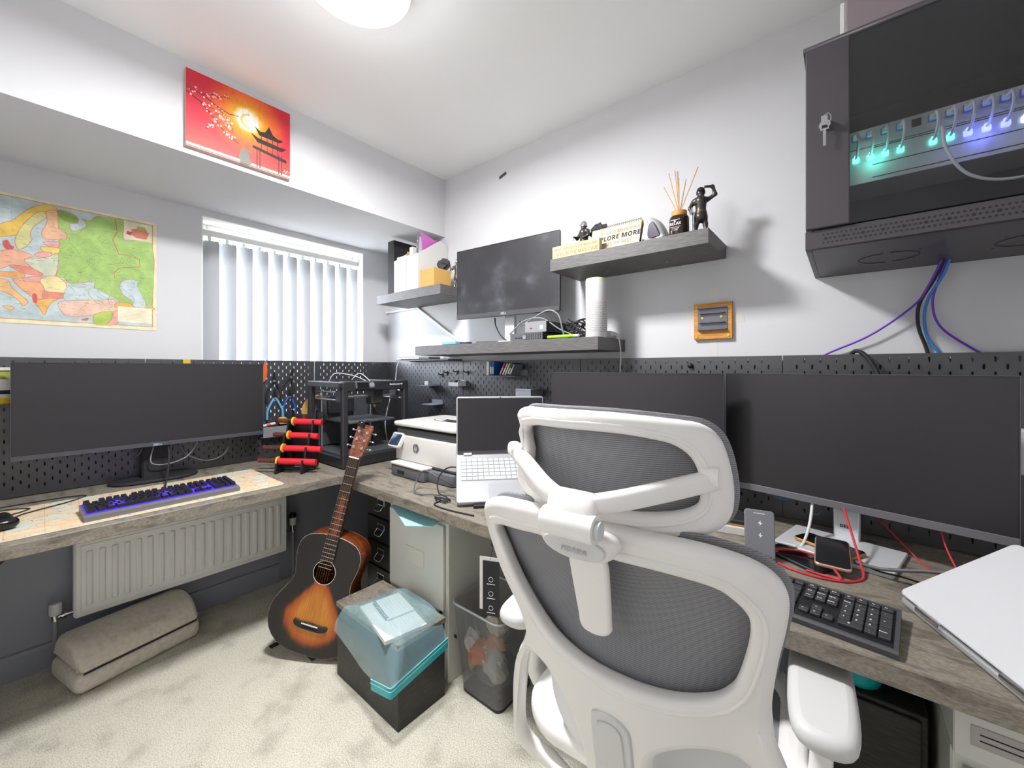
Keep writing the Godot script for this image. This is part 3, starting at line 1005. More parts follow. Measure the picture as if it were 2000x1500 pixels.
	# arms
	for s in [-1.0, 1.0]:
		st = B()
		var cx := 0.266 if s > 0 else -0.305
		var pad := smooth_loop(pv([-38, -150, 0, -166, 38, -150, 47, -100, 50, 0, 48, 100, 36, 152, 0, 166, -36, 152, -48, 100, -50, 0, -47, -100], 0.001), 3)
		plate(st, pad, [], 0.036, 0.016, 0.03, func(p, z): return Vector3(cx + p.x, 0.612 + z, (-0.325 if s > 0 else -0.3) + p.y), 4)
		var arm := obj(t, "armrest", st, M.arm_pad)
		st = B()
		sweep(st, [Vector3(cx, 0.59, -0.25), Vector3(cx - s * 0.004, 0.5, -0.25), Vector3(cx - s * 0.02, 0.43, -0.24), Vector3(s * 0.16, 0.395, -0.23), Vector3(s * 0.08, 0.39, -0.22)], 0.028, 0.016, Vector3(s, 0.2, 0).normalized(), 16, 5)
		obj(arm, "arm_post", st, M.chair_white)
	# gas lift and five-star base
	st = B()
	cyl(st, Vector3(0, 0.24, -0.22), Vector3(0, 0.37, -0.22), 0.015, -1, 20)
	cyl(st, Vector3(0, 0.07, -0.22), Vector3(0, 0.25, -0.22), 0.028, -1, 20)
	obj(t, "gas_lift", st, M.steel_dark)
	for k in 5:
		var a := TAU * k / 5 + 0.3
		var d := Vector3(sin(a), 0, cos(a))
		st = B()
		sweep(st, [Vector3(0, 0.10, -0.22), Vector3(0, 0.105, -0.22) + d * 0.1, Vector3(0, 0.08, -0.22) + d * 0.29], [0.03, 0.018], [0.022, 0.014], Vector3.UP, 12, 4)
		var leg := obj(t, "base_leg", st, M.chair_white)
		st = B()
		var wc := Vector3(0, 0.03, -0.22) + d * 0.285
		var px := d.cross(Vector3.UP)
		for q in [-1.0, 1.0]:
			cyl(st, wc + px * q * 0.008, wc + px * q * 0.026, 0.03, -1, 20)
		cyl(st, wc + Vector3(0, 0.0, 0), wc + Vector3(0, 0.055, 0), 0.006, -1, 8)
		obj(leg, "caster", st, M.grey_dark)

# ------------------------------------------------------------------ network cabinet high on the right
func network_cabinet() -> void:
	mat("rack", "4b474b", 0.45, 0.1)
	mat("rack_dark", "242226", 0.5)
	mat("smoke_glass", "2c2a2e", 0.05, 0.0, {"transparency": BaseMaterial3D.TRANSPARENCY_ALPHA})
	M.smoke_glass.albedo_color.a = 0.22
	var x0 := 2.378
	var x1 := 2.93
	var y0 := 1.477
	var y1 := 1.967
	var zf := 0.40
	var t := thing("network_cabinet", "black wall-mounted network cabinet with smoked glass door and key", "network cabinet", Vector3(x0, y0, 0.001))
	var w := x1 - x0
	var h := y1 - y0
	var st := B()
	bx(st, Vector3(0.006, h / 2, 0.19), Vector3(0.012, h, 0.38), 0.001)
	obj(t, "side_panel", st, M.rack)
	st = B()
	bx(st, Vector3(w - 0.006, h / 2, 0.19), Vector3(0.012, h, 0.38), 0.001)
	obj(t, "side_panel", st, M.rack)
	st = B()
	bx(st, Vector3(w / 2, h / 2, 0.004), Vector3(w - 0.024, h, 0.008))
	obj(t, "rear_panel", st, M.rack_dark)
	# underside with two round fan knock-outs and a cable slot
	st = B()
	var slit := PackedVector2Array([Vector2(0.2, 0.05), Vector2(0.42, 0.05), Vector2(0.42, 0.078), Vector2(0.2, 0.078)])
	plate(st, PackedVector2Array([Vector2(0.012, 0.008), Vector2(w - 0.012, 0.008), Vector2(w - 0.012, 0.395), Vector2(0.012, 0.395)]), [slit], 0.006, 0.001, 1.0, func(p, z): return Vector3(p.x, 0.003 + z, p.y), 1)
	obj(t, "bottom_panel", st, M.rack)
	st = B()
	for c in [Vector2(0.16, 0.19), Vector2(0.40, 0.19)]:
		for k in 4:
			var a := TAU * k / 4 + 0.2
			var arc := []
			for m in 9:
				var b := a + (TAU / 4 - 0.22) * m / 8
				arc.append(Vector3(c.x + cos(b) * 0.058, -0.0004, c.y + sin(b) * 0.058))
			tube(st, arc, 0.0013, 6, 1)
		for k in 4:
			var a := TAU * k / 4 + PI / 4
			cyl(st, Vector3(c.x + cos(a) * 0.075, -0.0006, c.y + sin(a) * 0.075), Vector3(c.x + cos(a) * 0.075, 0.001, c.y + sin(a) * 0.075), 0.0025, -1, 8)
	obj(t, "fan_knockout", st, M.rack_dark)
	st = B()
	plate(st, PackedVector2Array([Vector2(-0.004, 0.0), Vector2(w + 0.004, 0.0), Vector2(w + 0.004, 0.405), Vector2(-0.004, 0.405)]), [], 0.012, 0.002, 1.0, func(p, z): return Vector3(p.x, h - 0.006 + z, p.y), 1)
	obj(t, "top_panel", st, M.rack)
	# vented strip below the door
	st = B()
	bx(st, Vector3(w / 2, 0.022, 0.394), Vector3(w, 0.044, 0.012), 0.001)
	var strip := obj(t, "vent_strip", st, M.rack)
	st = B()
	for i in 60:
		for j in 3:
			var x := 0.035 + i * 0.0084
			var big := (i % 4 == 0 and j == 1)
			cyl(st, Vector3(x + (0.0042 if j == 1 else 0.0), 0.012 + j * 0.0095, 0.3985), Vector3(x + (0.0042 if j == 1 else 0.0), 0.012 + j * 0.0095, 0.4004), 0.0036 if big else 0.0024, -1, 8)
	var holes := obj(strip, "vent_holes", st, M.rack_dark)
	holes.set_meta("kind", "stuff")
	# door: steel stile at the left, smoked pane
	st = B()
	bx(st, Vector3(0.042, 0.045 + (h - 0.057) / 2, 0.402), Vector3(0.082, h - 0.06, 0.014), 0.002)
	obj(t, "door_stile", st, M.rack)
	st = B()
	bx(st, Vector3(w - 0.015, 0.045 + (h - 0.057) / 2, 0.402), Vector3(0.03, h - 0.06, 0.014), 0.002)
	var door := obj(t, "door_stile", st, M.rack)
	st = B()
	bx(st, Vector3((0.083 + w - 0.03) / 2, 0.045 + (h - 0.057) / 2, 0.402), Vector3(w - 0.113, h - 0.06, 0.005))
	obj(t, "door_pane", st, M.smoke_glass)
	st = B()
	cyl(st, Vector3(0.038, 0.285, 0.408), Vector3(0.038, 0.285, 0.416), 0.011, -1, 20)
	cyl(st, Vector3(0.038, 0.285, 0.416), Vector3(0.038, 0.285, 0.424), 0.007, -1, 16)
	obj(door, "lock_barrel", st, M.chrome)
	st = B()
	bx(st, Vector3(0.038, 0.287, 0.434), Vector3(0.012, 0.022, 0.002), 0.0006)
	bx(st, Vector3(0.038, 0.252, 0.424), Vector3(0.006, 0.04, 0.002), 0.0005)
	bx(st, Vector3(0.038, 0.277, 0.4245), Vector3(0.016, 0.016, 0.002), 0.0006)
	tube(st, [Vector3(0.034, 0.296, 0.434), Vector3(0.045, 0.302, 0.432), Vector3(0.05, 0.29, 0.428), Vector3(0.042, 0.278, 0.425)], 0.0009, 6, 5)
	obj(door, "key", st, M.chrome)
	# rack gear behind the pane
	st = B()
	bx(st, Vector3(w / 2 + 0.02, 0.268, 0.27), Vector3(w - 0.07, 0.044, 0.1), 0.001)
	var panel := obj(t, "patch_panel", st, M.grey_light)
	st = B()
	bx(st, Vector3(w / 2 + 0.02, 0.202, 0.26), Vector3(w - 0.07, 0.084, 0.12), 0.001)
	var sw := obj(t, "network_switch", st, M.alu_pale)
	mat("port_blue", "3d78c8", 0.5)
	mat("slot_black", "131316", 0.6)
	mat("led_teal", "bdf5e8", 0.4, 0.0, {"emission_enabled": true, "emission": Color("6cf0d8"), "emission_energy_multiplier": 2.2})
	mat("led_blue", "c9ccff", 0.4, 0.0, {"emission_enabled": true, "emission": Color("8a96ff"), "emission_energy_multiplier": 2.4})
	mat("led_ice", "e6f4ff", 0.4, 0.0, {"emission_enabled": true, "emission": Color("c8e2ff"), "emission_energy_multiplier": 2.0})
	mat("patch_cord", "d2d4d8", 0.45)
	var nports := 16
	for i in nports:
		var px := 0.095 + i * 0.0262
		st = B()
		bx(st, Vector3(px, 0.272, 0.3205), Vector3(0.0155, 0.017, 0.003), 0.0006)
		obj(panel, "port", st, M.port_blue if i != 4 else M.slot_black)
		if i == 4 or i == 15:
			continue
		st = B()
		bx(st, Vector3(px, 0.272, 0.324), Vector3(0.011, 0.011, 0.012), 0.001)
		tube(st, [Vector3(px, 0.272, 0.33), Vector3(px + 0.003, 0.27, 0.352), Vector3(px + 0.004, 0.245, 0.356), Vector3(px + 0.002, 0.226, 0.34), Vector3(px, 0.221, 0.327)], 0.0026, 6, 5)
		obj(panel, "patch_cord", st, M.patch_cord)
		st = B()
		bx(st, Vector3(px, 0.218, 0.3235), Vector3(0.013, 0.013, 0.009), 0.002)
		bx(st, Vector3(px, 0.2265, 0.3235), Vector3(0.006, 0.005, 0.008), 0.001)
		var lm: Material = M.led_teal if i < 7 else (M.led_blue if i < 10 or i == 14 else (M.led_ice if i < 12 else M.led_teal))
		obj(sw, "lit_plug", st, lm)
	st = B()
	bx(st, Vector3(0.42, 0.185, 0.3205), Vector3(0.13, 0.03, 0.002), 0.0005)
	obj(sw, "tray", st, M.alu)
	st = B()
	bx(st, Vector3(0.515, 0.218, 0.3205), Vector3(0.02, 0.016, 0.002))
	for q in [0.17, 0.2, 0.24]:
		bx(st, Vector3(0.3, q, 0.3203), Vector3(0.35, 0.0014, 0.001))
	obj(sw, "dark_trim", st, M.slot_black)
	for a in [[Vector3(0.13, 0.222, 0.329), Color("5fe8cf")], [Vector3(0.3, 0.222, 0.329), Color("6a78ff")], [Vector3(0.44, 0.222, 0.329), Color("9fd0ff")]]:
		var l := OmniLight3D.new()
		l.name = "port_led_light"
		l.light_color = a[1]
		l.light_energy = 0.0022
		l.light_size = 0.02
		l.omni_range = 4.0
		l.omni_attenuation = 2.0
		l.shadow_enabled = true
		l.position = a[0] + Vector3(0, -0.012, 0.016)
		t.add_child(l)
	st = B()
	bx(st, Vector3(0.19, 0.075, 0.2), Vector3(0.17, 0.014, 0.06), 0.001)
	obj(t, "power_strip", st, M.cream)
	st = B()
	tube(st, [Vector3(0.235, 0.23, 0.327), Vector3(0.237, 0.235, 0.35), Vector3(0.24, 0.18, 0.37), Vector3(0.265, 0.12, 0.375), Vector3(0.31, 0.092, 0.37), Vector3(0.38, 0.09, 0.36), Vector3(0.45, 0.1, 0.33)], 0.0032, 8, 8)
	obj(t, "grey_lead", st, M.patch_cord)
	st = B()
	bx(st, Vector3(0.475, 0.1, 0.31), Vector3(0.05, 0.06, 0.05), 0.004)
	obj(t, "power_adapter", st, M.cream)
	# boxes on top of the cabinet
	st = B()
	bx(st, Vector3(2.56, 1.9685 + 0.05, 0.21), Vector3(0.21, 0.1, 0.33), 0.002)
	solo("storage_box", st, mat("box_mauve", "8a7d82", 0.6), "mauve-brown flat box lying on top of the network cabinet", "box")
	st = B()
	bx(st, Vector3(2.448, 1.9685 + 0.045, 0.21), Vector3(0.008, 0.09, 0.33), 0.001)
	solo("slim_book", st, M.paper, "thin white booklet standing against the box on the network cabinet", "book")

# a lump: sphere pushed about by noise, faceted
func lump(st: SurfaceTool, c: Vector3, r: Vector3, amp: float, sd: int, n := 12, soft := false) -> void:
	var no := noise(1.3, sd, 2)
	var m := n / 2
	var pt := func(i: int, j: int) -> Vector3:
		var a := -PI / 2 + PI * i / m
		var b := TAU * (j % n) / n
		var d := Vector3(cos(a) * cos(b), sin(a), cos(a) * sin(b))
		if i == 0 or i == m:
			d = Vector3(0, -1 if i == 0 else 1, 0)
		return c + d * r * (1.0 + amp * no.get_noise_3d(d.x * 1.7, d.y * 1.7, d.z * 1.7))
	st.set_smooth_group(0 if soft else -1)
	for i in m:
		for j in n:
			var q := [pt.call(i, j), pt.call(i, j + 1), pt.call(i + 1, j + 1), pt.call(i + 1, j)]
			if i == 0:
				q.remove_at(1)
			elif i == m - 1:
				q.remove_at(3)
			face(st, q, (q[0] + q[1] + q[2]) / 3.0 - c)
	st.set_smooth_group(-1)

# one continuous skin round tapered capsules [from, to, radius, radius]
func skin(st: SurfaceTool, caps: Array, k: float, cell: float) -> void:
	var lo := Vector3(1e9, 1e9, 1e9)
	var hi := -lo
	for c in caps:
		var r := maxf(c[2], c[3]) + k + cell * 2
		lo = lo.min(c[0].min(c[1]) - Vector3.ONE * r)
		hi = hi.max(c[0].max(c[1]) + Vector3.ONE * r)
	var n := Vector3i(((hi - lo) / cell).ceil()) + Vector3i.ONE
	var val := PackedFloat32Array()
	val.resize(n.x * n.y * n.z)
	for z in n.z:
		for y in n.y:
			for x in n.x:
				var p := lo + Vector3(x, y, z) * cell
				var d := 1e3
				for c in caps:
					var ab: Vector3 = c[1] - c[0]
					var t := clampf((p - c[0]).dot(ab) / maxf(ab.length_squared(), 1e-9), 0.0, 1.0)
					var e: float = p.distance_to(c[0] + ab * t) - lerpf(c[2], c[3], t)
					if e > d + k:
						continue
					var h := clampf(0.5 + 0.5 * (d - e) / k, 0.0, 1.0)
					d = lerpf(d, e, h) - k * h * (1.0 - h)
				val[x + n.x * (y + n.y * z)] = d
	var vert := {}
	var off := [0, 1, n.x, n.x + 1, n.x * n.y, n.x * n.y + 1, n.x * n.y + n.x, n.x * n.y + n.x + 1]
	for z in n.z - 1:
		for y in n.y - 1:
			for x in n.x - 1:
				var b := x + n.x * (y + n.y * z)
				var neg := 0
				for o in off:
					if val[b + o] < 0.0:
						neg += 1
				if neg == 0 or neg == 8:
					continue
				var s := Vector3.ZERO
				var cnt := 0
				for e in [[0, 1], [2, 3], [4, 5], [6, 7], [0, 2], [1, 3], [4, 6], [5, 7], [0, 4], [1, 5], [2, 6], [3, 7]]:
					var va := val[b + off[e[0]]]
					var vb := val[b + off[e[1]]]
					if (va < 0.0) != (vb < 0.0):
						var pa := Vector3(e[0] & 1, (e[0] >> 1) & 1, (e[0] >> 2) & 1)
						var pb := Vector3(e[1] & 1, (e[1] >> 1) & 1, (e[1] >> 2) & 1)
						s += pa.lerp(pb, va / (va - vb))
						cnt += 1
				vert[b] = lo + (Vector3(x, y, z) + s / cnt) * cell
	st.set_smooth_group(0)
	for z in range(1, n.z - 1):
		for y in range(1, n.y - 1):
			for x in range(1, n.x - 1):
				var b := x + n.x * (y + n.y * z)
				for ax in 3:
					var step: int = [1, n.x, n.x * n.y][ax]
					var u: int = [n.x, n.x * n.y, 1][ax]
					var w: int = [n.x * n.y, 1, n.x][ax]
					if (val[b] < 0.0) == (val[b + step] < 0.0):
						continue
					var q := [vert[b], vert[b - u], vert[b - u - w], vert[b - w]]
					var o := Vector3.ZERO
					o[ax] = 1.0 if val[b] < 0.0 else -1.0
					face(st, q, o)
	st.set_smooth_group(-1)

func radiator() -> void:
	mat("rad", "f6f6f2", 0.4)
	var t := thing("radiator", "white fluted panel radiator on the wall under the worktop", "radiator", Vector3(0.0, 0.0, 1.0905))
	var hw := 0.3935
	var st := B()
	bx(st, Vector3(0.096, 0.345, 0), Vector3(0.01, 0.3, hw * 2), 0.004)
	var fp := obj(t, "front_panel", st, M.rad)
	st = B()
	# pressed border line
	for s in [-1.0, 1.0]:
		bx(st, Vector3(0.1, 0.345, s * (hw - 0.016)), Vector3(0.006, 0.27, 0.004), 0.0015)
		bx(st, Vector3(0.1, 0.345 + s * 0.134, 0), Vector3(0.006, 0.004, hw * 2 - 0.03), 0.0015)
	obj(fp, "pressed_border", st, M.rad)
	st = B()
	plate(st, rrect(0.021, 0.222, 0.006, 3), [], 0.012, 0.0055, 1.0, func(p, z): return Vector3(0.1 + z, p.y, p.x), 2)
	st.generate_normals()
	var rib := st.commit()
	for i in 20:
		var o := mi(fp, "flute", rib, M.rad)
		o.position = Vector3(0, 0.345, hw - 0.04 - i * (hw * 2 - 0.08) / 19.0)
	sbox(t, "rear_panel", Vector3(0.022, 0.2, -hw), Vector3(0.032, 0.49, hw), M.rad, 0.003)
	for s in [-1.0, 1.0]:
		sbox(t, "side_cover", Vector3(0.032, 0.2, s * hw - 0.003), Vector3(0.091, 0.495, s * hw + 0.003), M.rad, 0.001)
	st = B()
	for i in 56:
		bx(st, Vector3(0.062, 0.494, -hw + 0.01 + i * (hw * 2 - 0.02) / 55.0), Vector3(0.058, 0.005, 0.006))
	bx(st, Vector3(0.064, 0.4945, 0), Vector3(0.006, 0.0045, hw * 2 - 0.01))
	obj(t, "top_grille", st, M.rad).set_meta("kind", "stuff")
	st = B()
	bx(st, Vector3(0.062, 0.48, 0), Vector3(0.056, 0.004, hw * 2 - 0.01))
	obj(t, "convector", st, M.grey_dark)
	for s in [-1.0, 1.0]:
		sbox(t, "wall_bracket", Vector3(0.002, 0.25, s * 0.25 - 0.02), Vector3(0.022, 0.45, s * 0.25 + 0.02), M.rad)
	# valves
	var zl := hw + 0.05
	st = B()
	tube(st, [Vector3(0.06, 0.005, zl), Vector3(0.06, 0.1, zl), Vector3(0.06, 0.2, zl)], 0.0075, 10, 1)
	obj(t, "pipe", st, mat("pipe_grey", "8e8f94", 0.5))
	st = B()
	cyl(st, Vector3(0.06, 0.198, zl), Vector3(0.06, 0.222, zl), 0.012, -1, 6)
	cyl(st, Vector3(0.06, 0.212, zl), Vector3(0.06, 0.212, hw), 0.008, -1, 12)
	cyl(st, Vector3(0.06, 0.212, zl - 0.016), Vector3(0.06, 0.212, zl - 0.03), 0.0125, -1, 6)
	obj(t, "valve_body", st, M.chrome)
	st = B()
	lathe(st, [Vector2(0, 0.222), Vector2(0.015, 0.222), Vector2(0.018, 0.23), Vector2(0.018, 0.262), Vector2(0.015, 0.268), Vector2(0, 0.268)], 20, Transform3D(Basis.IDENTITY, Vector3(0.06, 0, zl)))
	obj(t, "valve_cap", st, M.white)
	st = B()
	tube(st, [Vector3(0.06, 0.005, -zl), Vector3(0.06, 0.14, -zl), Vector3(0.055, 0.22, -zl), Vector3(0.055, 0.28, -zl)], 0.0075, 10, 4)
	obj(t, "pipe", st, M.pipe_grey)
	st = B()
	cyl(st, Vector3(0.055, 0.27, -zl), Vector3(0.055, 0.31, -zl), 0.011, -1, 6)
	cyl(st, Vector3(0.055, 0.285, -zl), Vector3(0.055, 0.285, -hw), 0.008, -1, 12)
	obj(t, "valve_body", st, M.chrome)
	st = B()
	lathe(st, [Vector2(0, 0.31), Vector2(0.014, 0.31), Vector2(0.017, 0.316), Vector2(0.017, 0.352), Vector2(0, 0.354)], 20, Transform3D(Basis.IDENTITY, Vector3(0.055, 0, -zl)))
	obj(t, "thermostat_head", st, M.white)
	st = B()
	lathe(st, [Vector2(0.017, 0.353), Vector2(0.017, 0.372), Vector2(0.011, 0.378), Vector2(0, 0.378)], 20, Transform3D(Basis.IDENTITY, Vector3(0.055, 0, -zl)))
	obj(t, "thermostat_cap", st, M.black_gloss)

func pictures() -> void:
	# --- canvas with a painted sunset
	var W := 640
	var H := 506
	var im := Image.create(W, H, false, Image.FORMAT_RGB8)
	var no := noise(0.02, 4, 3)
	var sun := Vector2(0.55, 0.36)
	for y in H:
		for x in W:
			var u := float(x) / W
			var v := float(y) / H
			var d := Vector2((u - sun.x) * 1.26, v - sun.y).length() + 0.02 * no.get_noise_2d(x, y)
			var c := Color("c92a3a")
			if d < 0.2:
				c = Color("fbe2a0").lerp(Color("f0a01c"), smoothstep(0.13, 0.2, d))
			elif d < 0.34:
				c = Color("f0a01c").lerp(Color("e8652e"), (d - 0.2) / 0.14)
			else:
				c = Color("e8652e").lerp(Color("cf2339"), smoothstep(0.34, 0.55, d))
			if v > 0.5:
				c = c.lerp(Color("f0603c"), smoothstep(0.5, 0.95, v) * 0.55)
			if d < 0.135:
				c = Color("f4efe2")
			# crescent stroke
			var d2 := Vector2((u - sun.x - 0.025) * 1.26, v - sun.y - 0.01).length()
			if absf(d2 - 0.098 - 0.01 * sin(v * 20.0)) < 0.016 and u < sun.x + 0.02:
				c = c.lerp(Color("efc04a"), 0.8)
			c = c.lerp(Color("a51a2c"), 0.18 * maxf(0.0, no.get_noise_2d(x * 1.5 + 900, y * 0.5)))
			if v > 0.95 - 0.02 * absf(no.get_noise_2d(x * 9.0, 3.0)):
				c = Color("cfa49a")
			im.set_pixel(x, y, c)
	var ink := Color("2a1413")
	var P := func(a: Array) -> PackedVector2Array:
		var o := PackedVector2Array()
		for i in range(0, a.size(), 2):
			o.append(Vector2(a[i] * W / 100.0, a[i + 1] * H / 100.0))
		return o
	# branches from the left
	var br := [[0, 30, 12, 37, 24, 52, 34, 66, 46, 74], [0, 25, 14, 27, 26, 34, 38, 38, 46, 36], [0, 22, 10, 24, 22, 26, 32, 18, 38, 16], [12, 37, 24, 40, 34, 50, 42, 62], [24, 52, 22, 62, 17, 70], [26, 34, 36, 46, 41, 58], [34, 66, 44, 70], [14, 27, 24, 20, 30, 22], [18, 45, 30, 45, 38, 56]]
	for i in br.size():
		iline(im, P.call(br[i]), 5.0 if i < 2 else 2.6, ink)
	rng.seed = 3
	for i in 110:
		var b: Array = br[rng.randi() % br.size()]
		var k := (rng.randi() % (b.size() / 2 - 1)) * 2
		var f := rng.randf()
		var q := Vector2(lerpf(b[k], b[k + 2], f) * W / 100.0, lerpf(b[k + 1], b[k + 3], f) * H / 100.0) + Vector2(rng.randf_range(-16, 16), rng.randf_range(-16, 16))
		var r := rng.randf_range(3, 8)
		ipoly(im, PackedVector2Array([q + Vector2(-r, 0), q + Vector2(-r * 0.5, -r), q + Vector2(r * 0.5, -r), q + Vector2(r, 0), q + Vector2(r * 0.4, r), q + Vector2(-r * 0.5, r)]), Color("f7a3a2") if i % 3 else Color("f9cfc4"))
	# tower on stilts
	ipoly(im, P.call([62, 40, 68, 45, 73, 43, 77, 33, 81, 43, 86, 46, 93, 46, 88, 51, 67, 51]), ink)
	ipoly(im, P.call([58, 51, 65, 55, 88, 57, 96, 56, 91, 63, 65, 62]), ink)
	ipoly(im, P.call([60, 68, 96, 73, 96, 78, 60, 72]), ink)
	for x in [69, 75, 81, 86]:
		iline(im, P.call([x, 48, x, 57]), 5, ink)
		iline(im, P.call([x, 58, x, 71]), 4, ink)
	for x in [64.5, 67.5, 87.5, 90.5]:
		iline(im, P.call([x, 69, x, 97]), 5.5, ink)
	# grey walking figure and signature
	ipoly(im, P.call([49, 80, 53, 76, 57, 80, 56, 86, 59, 96, 56, 100, 48, 100, 47, 90, 48, 85]), Color("6f7168"))
	iline(im, P.call([56, 82, 61, 94]), 2.5, Color("4b4a44"))
	iline(im, P.call([92, 92, 94, 89, 95, 93, 97, 88, 98, 92]), 2.0, Color("f4e6d8"))
	iline(im, P.call([0, 99, 100, 99]), 4, Color("5a3a34"))
	mat("canvas_print", "ffffff", 0.55, 0.0, {"albedo_texture": ImageTexture.create_from_image(im)})
	var t := thing("canvas_painting", "red and orange sunset canvas with dark pagoda tower and branches", "painting", Vector3(0.597, 2.139, 1.0625), 90.0)
	sbox(t, "stretcher", Vector3(-0.178, -0.141, 0.0), Vector3(0.178, 0.141, 0.018), mat("canvas_side", "c9aaa0", 0.8), 0.001)
	sheet(t, "print", [Vector3(-0.1775, 0.1405, 0.0185), Vector3(0.1775, 0.1405, 0.0185), Vector3(0.1775, -0.1405, 0.0185), Vector3(-0.1775, -0.1405, 0.0185)], M.canvas_print)
	map_poster()

func map_poster() -> void:
	var W := 1000
	var H := 716
	var im := Image.create(W, H, false, Image.FORMAT_RGB8)
	im.fill(Color("efe3bb"))
	im.fill_rect(Rect2i(12, 14, W - 30, H - 36), Color("b98f5a"))
	im.fill_rect(Rect2i(16, 18, W - 38, H - 44), Color("b9ccd2"))
	for i in 9:
		iline(im, PackedVector2Array([Vector2(60 + i * 110, 20), Vector2(30 + i * 118, H - 28)]), 1, Color("97aeb8"))
		iline(im, PackedVector2Array([Vector2(20, 60 + i * 75), Vector2(W - 24, 70 + i * 75)]), 1, Color("97aeb8"))
	var polys := [
		["9cc465", 554, 79, 568, 51, 615, 59, 641, 95, 635, 136, 606, 152, 615, 203, 645, 191, 677, 136, 657, 89, 689, 99, 721, 43, 801, 32, 842, 39, 844, 209, 978, 189, 978, 736, 953, 775, 908, 619, 872, 558, 836, 566, 821, 627, 836, 692, 884, 753, 884, 775, 836, 783, 801, 732, 766, 706, 711, 661, 711, 606, 645, 633, 605, 643, 583, 604, 554, 600, 564, 515, 558, 391, 564, 304, 593, 284, 589, 223, 564, 201, 561, 148],
		["79a94a", 555, 73, 583, 55, 629, 79, 641, 118, 615, 138, 574, 124],
		["eabf4c", 265, 406, 349, 252, 392, 205, 429, 130, 467, 69, 515, 32, 554, 43, 554, 79, 523, 81, 485, 108, 456, 158, 424, 241, 411, 306, 375, 335, 314, 371],
		["d3d08a", 424, 241, 456, 158, 485, 101, 507, 93, 515, 136, 481, 201, 462, 247, 456, 300, 462, 329, 439, 398, 411, 422, 400, 361, 411, 296],
		["ecb58d", 515, 89, 554, 63, 561, 148, 564, 211, 589, 233, 593, 274, 554, 298, 509, 308, 497, 266, 509, 211, 519, 154],
		["d24a4c", 358, 385, 375, 363, 384, 396, 397, 412, 388, 434, 366, 430],
		["eca4a0", 504, 335, 564, 316, 561, 359, 529, 369],
		["ecd36a", 494, 379, 564, 367, 558, 416, 509, 416],
		["eca4a0", 490, 422, 533, 414, 529, 452, 471, 458],
		["ecaa8a", 244, 546, 349, 456, 403, 430, 467, 460, 433, 499, 456, 554, 392, 552, 349, 592, 257, 635],
		["c9d2b8", 433, 499, 485, 475, 533, 440, 561, 412, 558, 517, 548, 602, 500, 604, 462, 552],
		["e88878", 384, 554, 456, 554, 504, 602, 439, 609, 397, 580],
		["e8a05c", 323, 619, 429, 600, 429, 641, 392, 651, 331, 641],
		["ec9c98", 429, 641, 500, 615, 494, 657, 443, 669],
		["efdf9e", 500, 625, 554, 600, 593, 655, 583, 730, 519, 734, 494, 667],
		["eda678", 392, 659, 443, 669, 494, 667, 509, 736, 504, 789, 471, 795, 420, 724],
		["e98274", 507, 740, 578, 732, 578, 775, 509, 793],
		["efb458", 475, 813, 558, 779, 533, 824, 519, 868, 509, 921, 490, 872],
		["d8404a", 464, 765, 478, 763, 481, 824, 467, 826],
		["efb876", 323, 667, 375, 673, 392, 730, 429, 791, 448, 830, 429, 862, 416, 826, 375, 773, 323, 744],
		["edc3ad", 564, 809, 645, 783, 766, 751, 801, 751, 815, 832, 789, 858, 711, 892, 605, 923, 574, 880],
		["a8c450", 711, 886, 795, 852, 778, 939, 760, 976, 711, 970],
		["eca098", 795, 852, 815, 844, 815, 951, 760, 976, 783, 927],
		["ecb25a", 810, 771, 872, 767, 891, 797, 972, 785, 978, 813, 812, 822],
		["c3d3d8", 836, 578, 872, 552, 908, 562, 903, 598, 922, 663, 940, 730, 946, 789, 908, 801, 884, 775, 891, 716, 847, 655, 827, 625],
		["c3d3d8", 583, 742, 605, 663, 645, 675, 689, 645, 711, 661, 766, 706, 772, 738, 733, 763, 645, 773, 593, 793],
		["e9c078", 358, 870, 397, 878, 388, 903, 371, 892],
		["d8604e", 654, 943, 683, 923, 677, 945]]
	var rim := Color("c46a4a")
	for p in polys:
		var q := PackedVector2Array()
		for i in range(1, p.size(), 2):
			q.append(Vector2(p[i] * W / 1000.0, p[i + 1] * H / 1000.0))
		q = smooth_loop(q, 3)
		ipoly(im, q, Color(p[0]))
		iline(im, q, 1.6, rim if p[0] != "c3d3d8" else Color("8fa6ae"), true)
	rng.seed = 12
	# rivers, names and towns as fine marks
	for i in 420:
		var a := Vector2(rng.randf_range(250, 960), rng.randf_range(60, 660))
		var w := rng.randf_range(6, 26)
		iline(im, PackedVector2Array([a, a + Vector2(w, rng.randf_range(-2, 2))]), 1, Color("5c6a4a") if i % 3 else Color("7a4a3a"))
	for i in 36:
		var a := Vector2(rng.randf_range(560, 940), rng.randf_range(60, 560))
		var l := PackedVector2Array([a])
		for k in 6:
			a += Vector2(rng.randf_range(-26, 26), rng.randf_range(4, 26))
			l.append(a)
		iline(im, l, 1, Color("5f8f3a"))
	var red := PackedVector2Array()
	for q in [[801, 32], [810, 147], [790, 220], [818, 340], [860, 338], [915, 355], [918, 425], [823, 460], [795, 510], [800, 560]]:
		red.append(Vector2(q[0] * W / 1000.0, q[1] * H / 1000.0))
	iline(im, red, 3, Color("c8503a"))
	# inset and legend
	im.fill_rect(Rect2i(841, 24, 135, 110), Color("f0e2c0"))
	ipoly(im, PackedVector2Array([Vector2(880, 66), Vector2(930, 52), Vector2(962, 75), Vector2(950, 118), Vector2(900, 120), Vector2(870, 100)]), Color("d87a6a"))
	ipoly(im, PackedVector2Array([Vector2(900, 44), Vector2(940, 40), Vector2(955, 62), Vector2(910, 68)]), Color("a8b84a"))
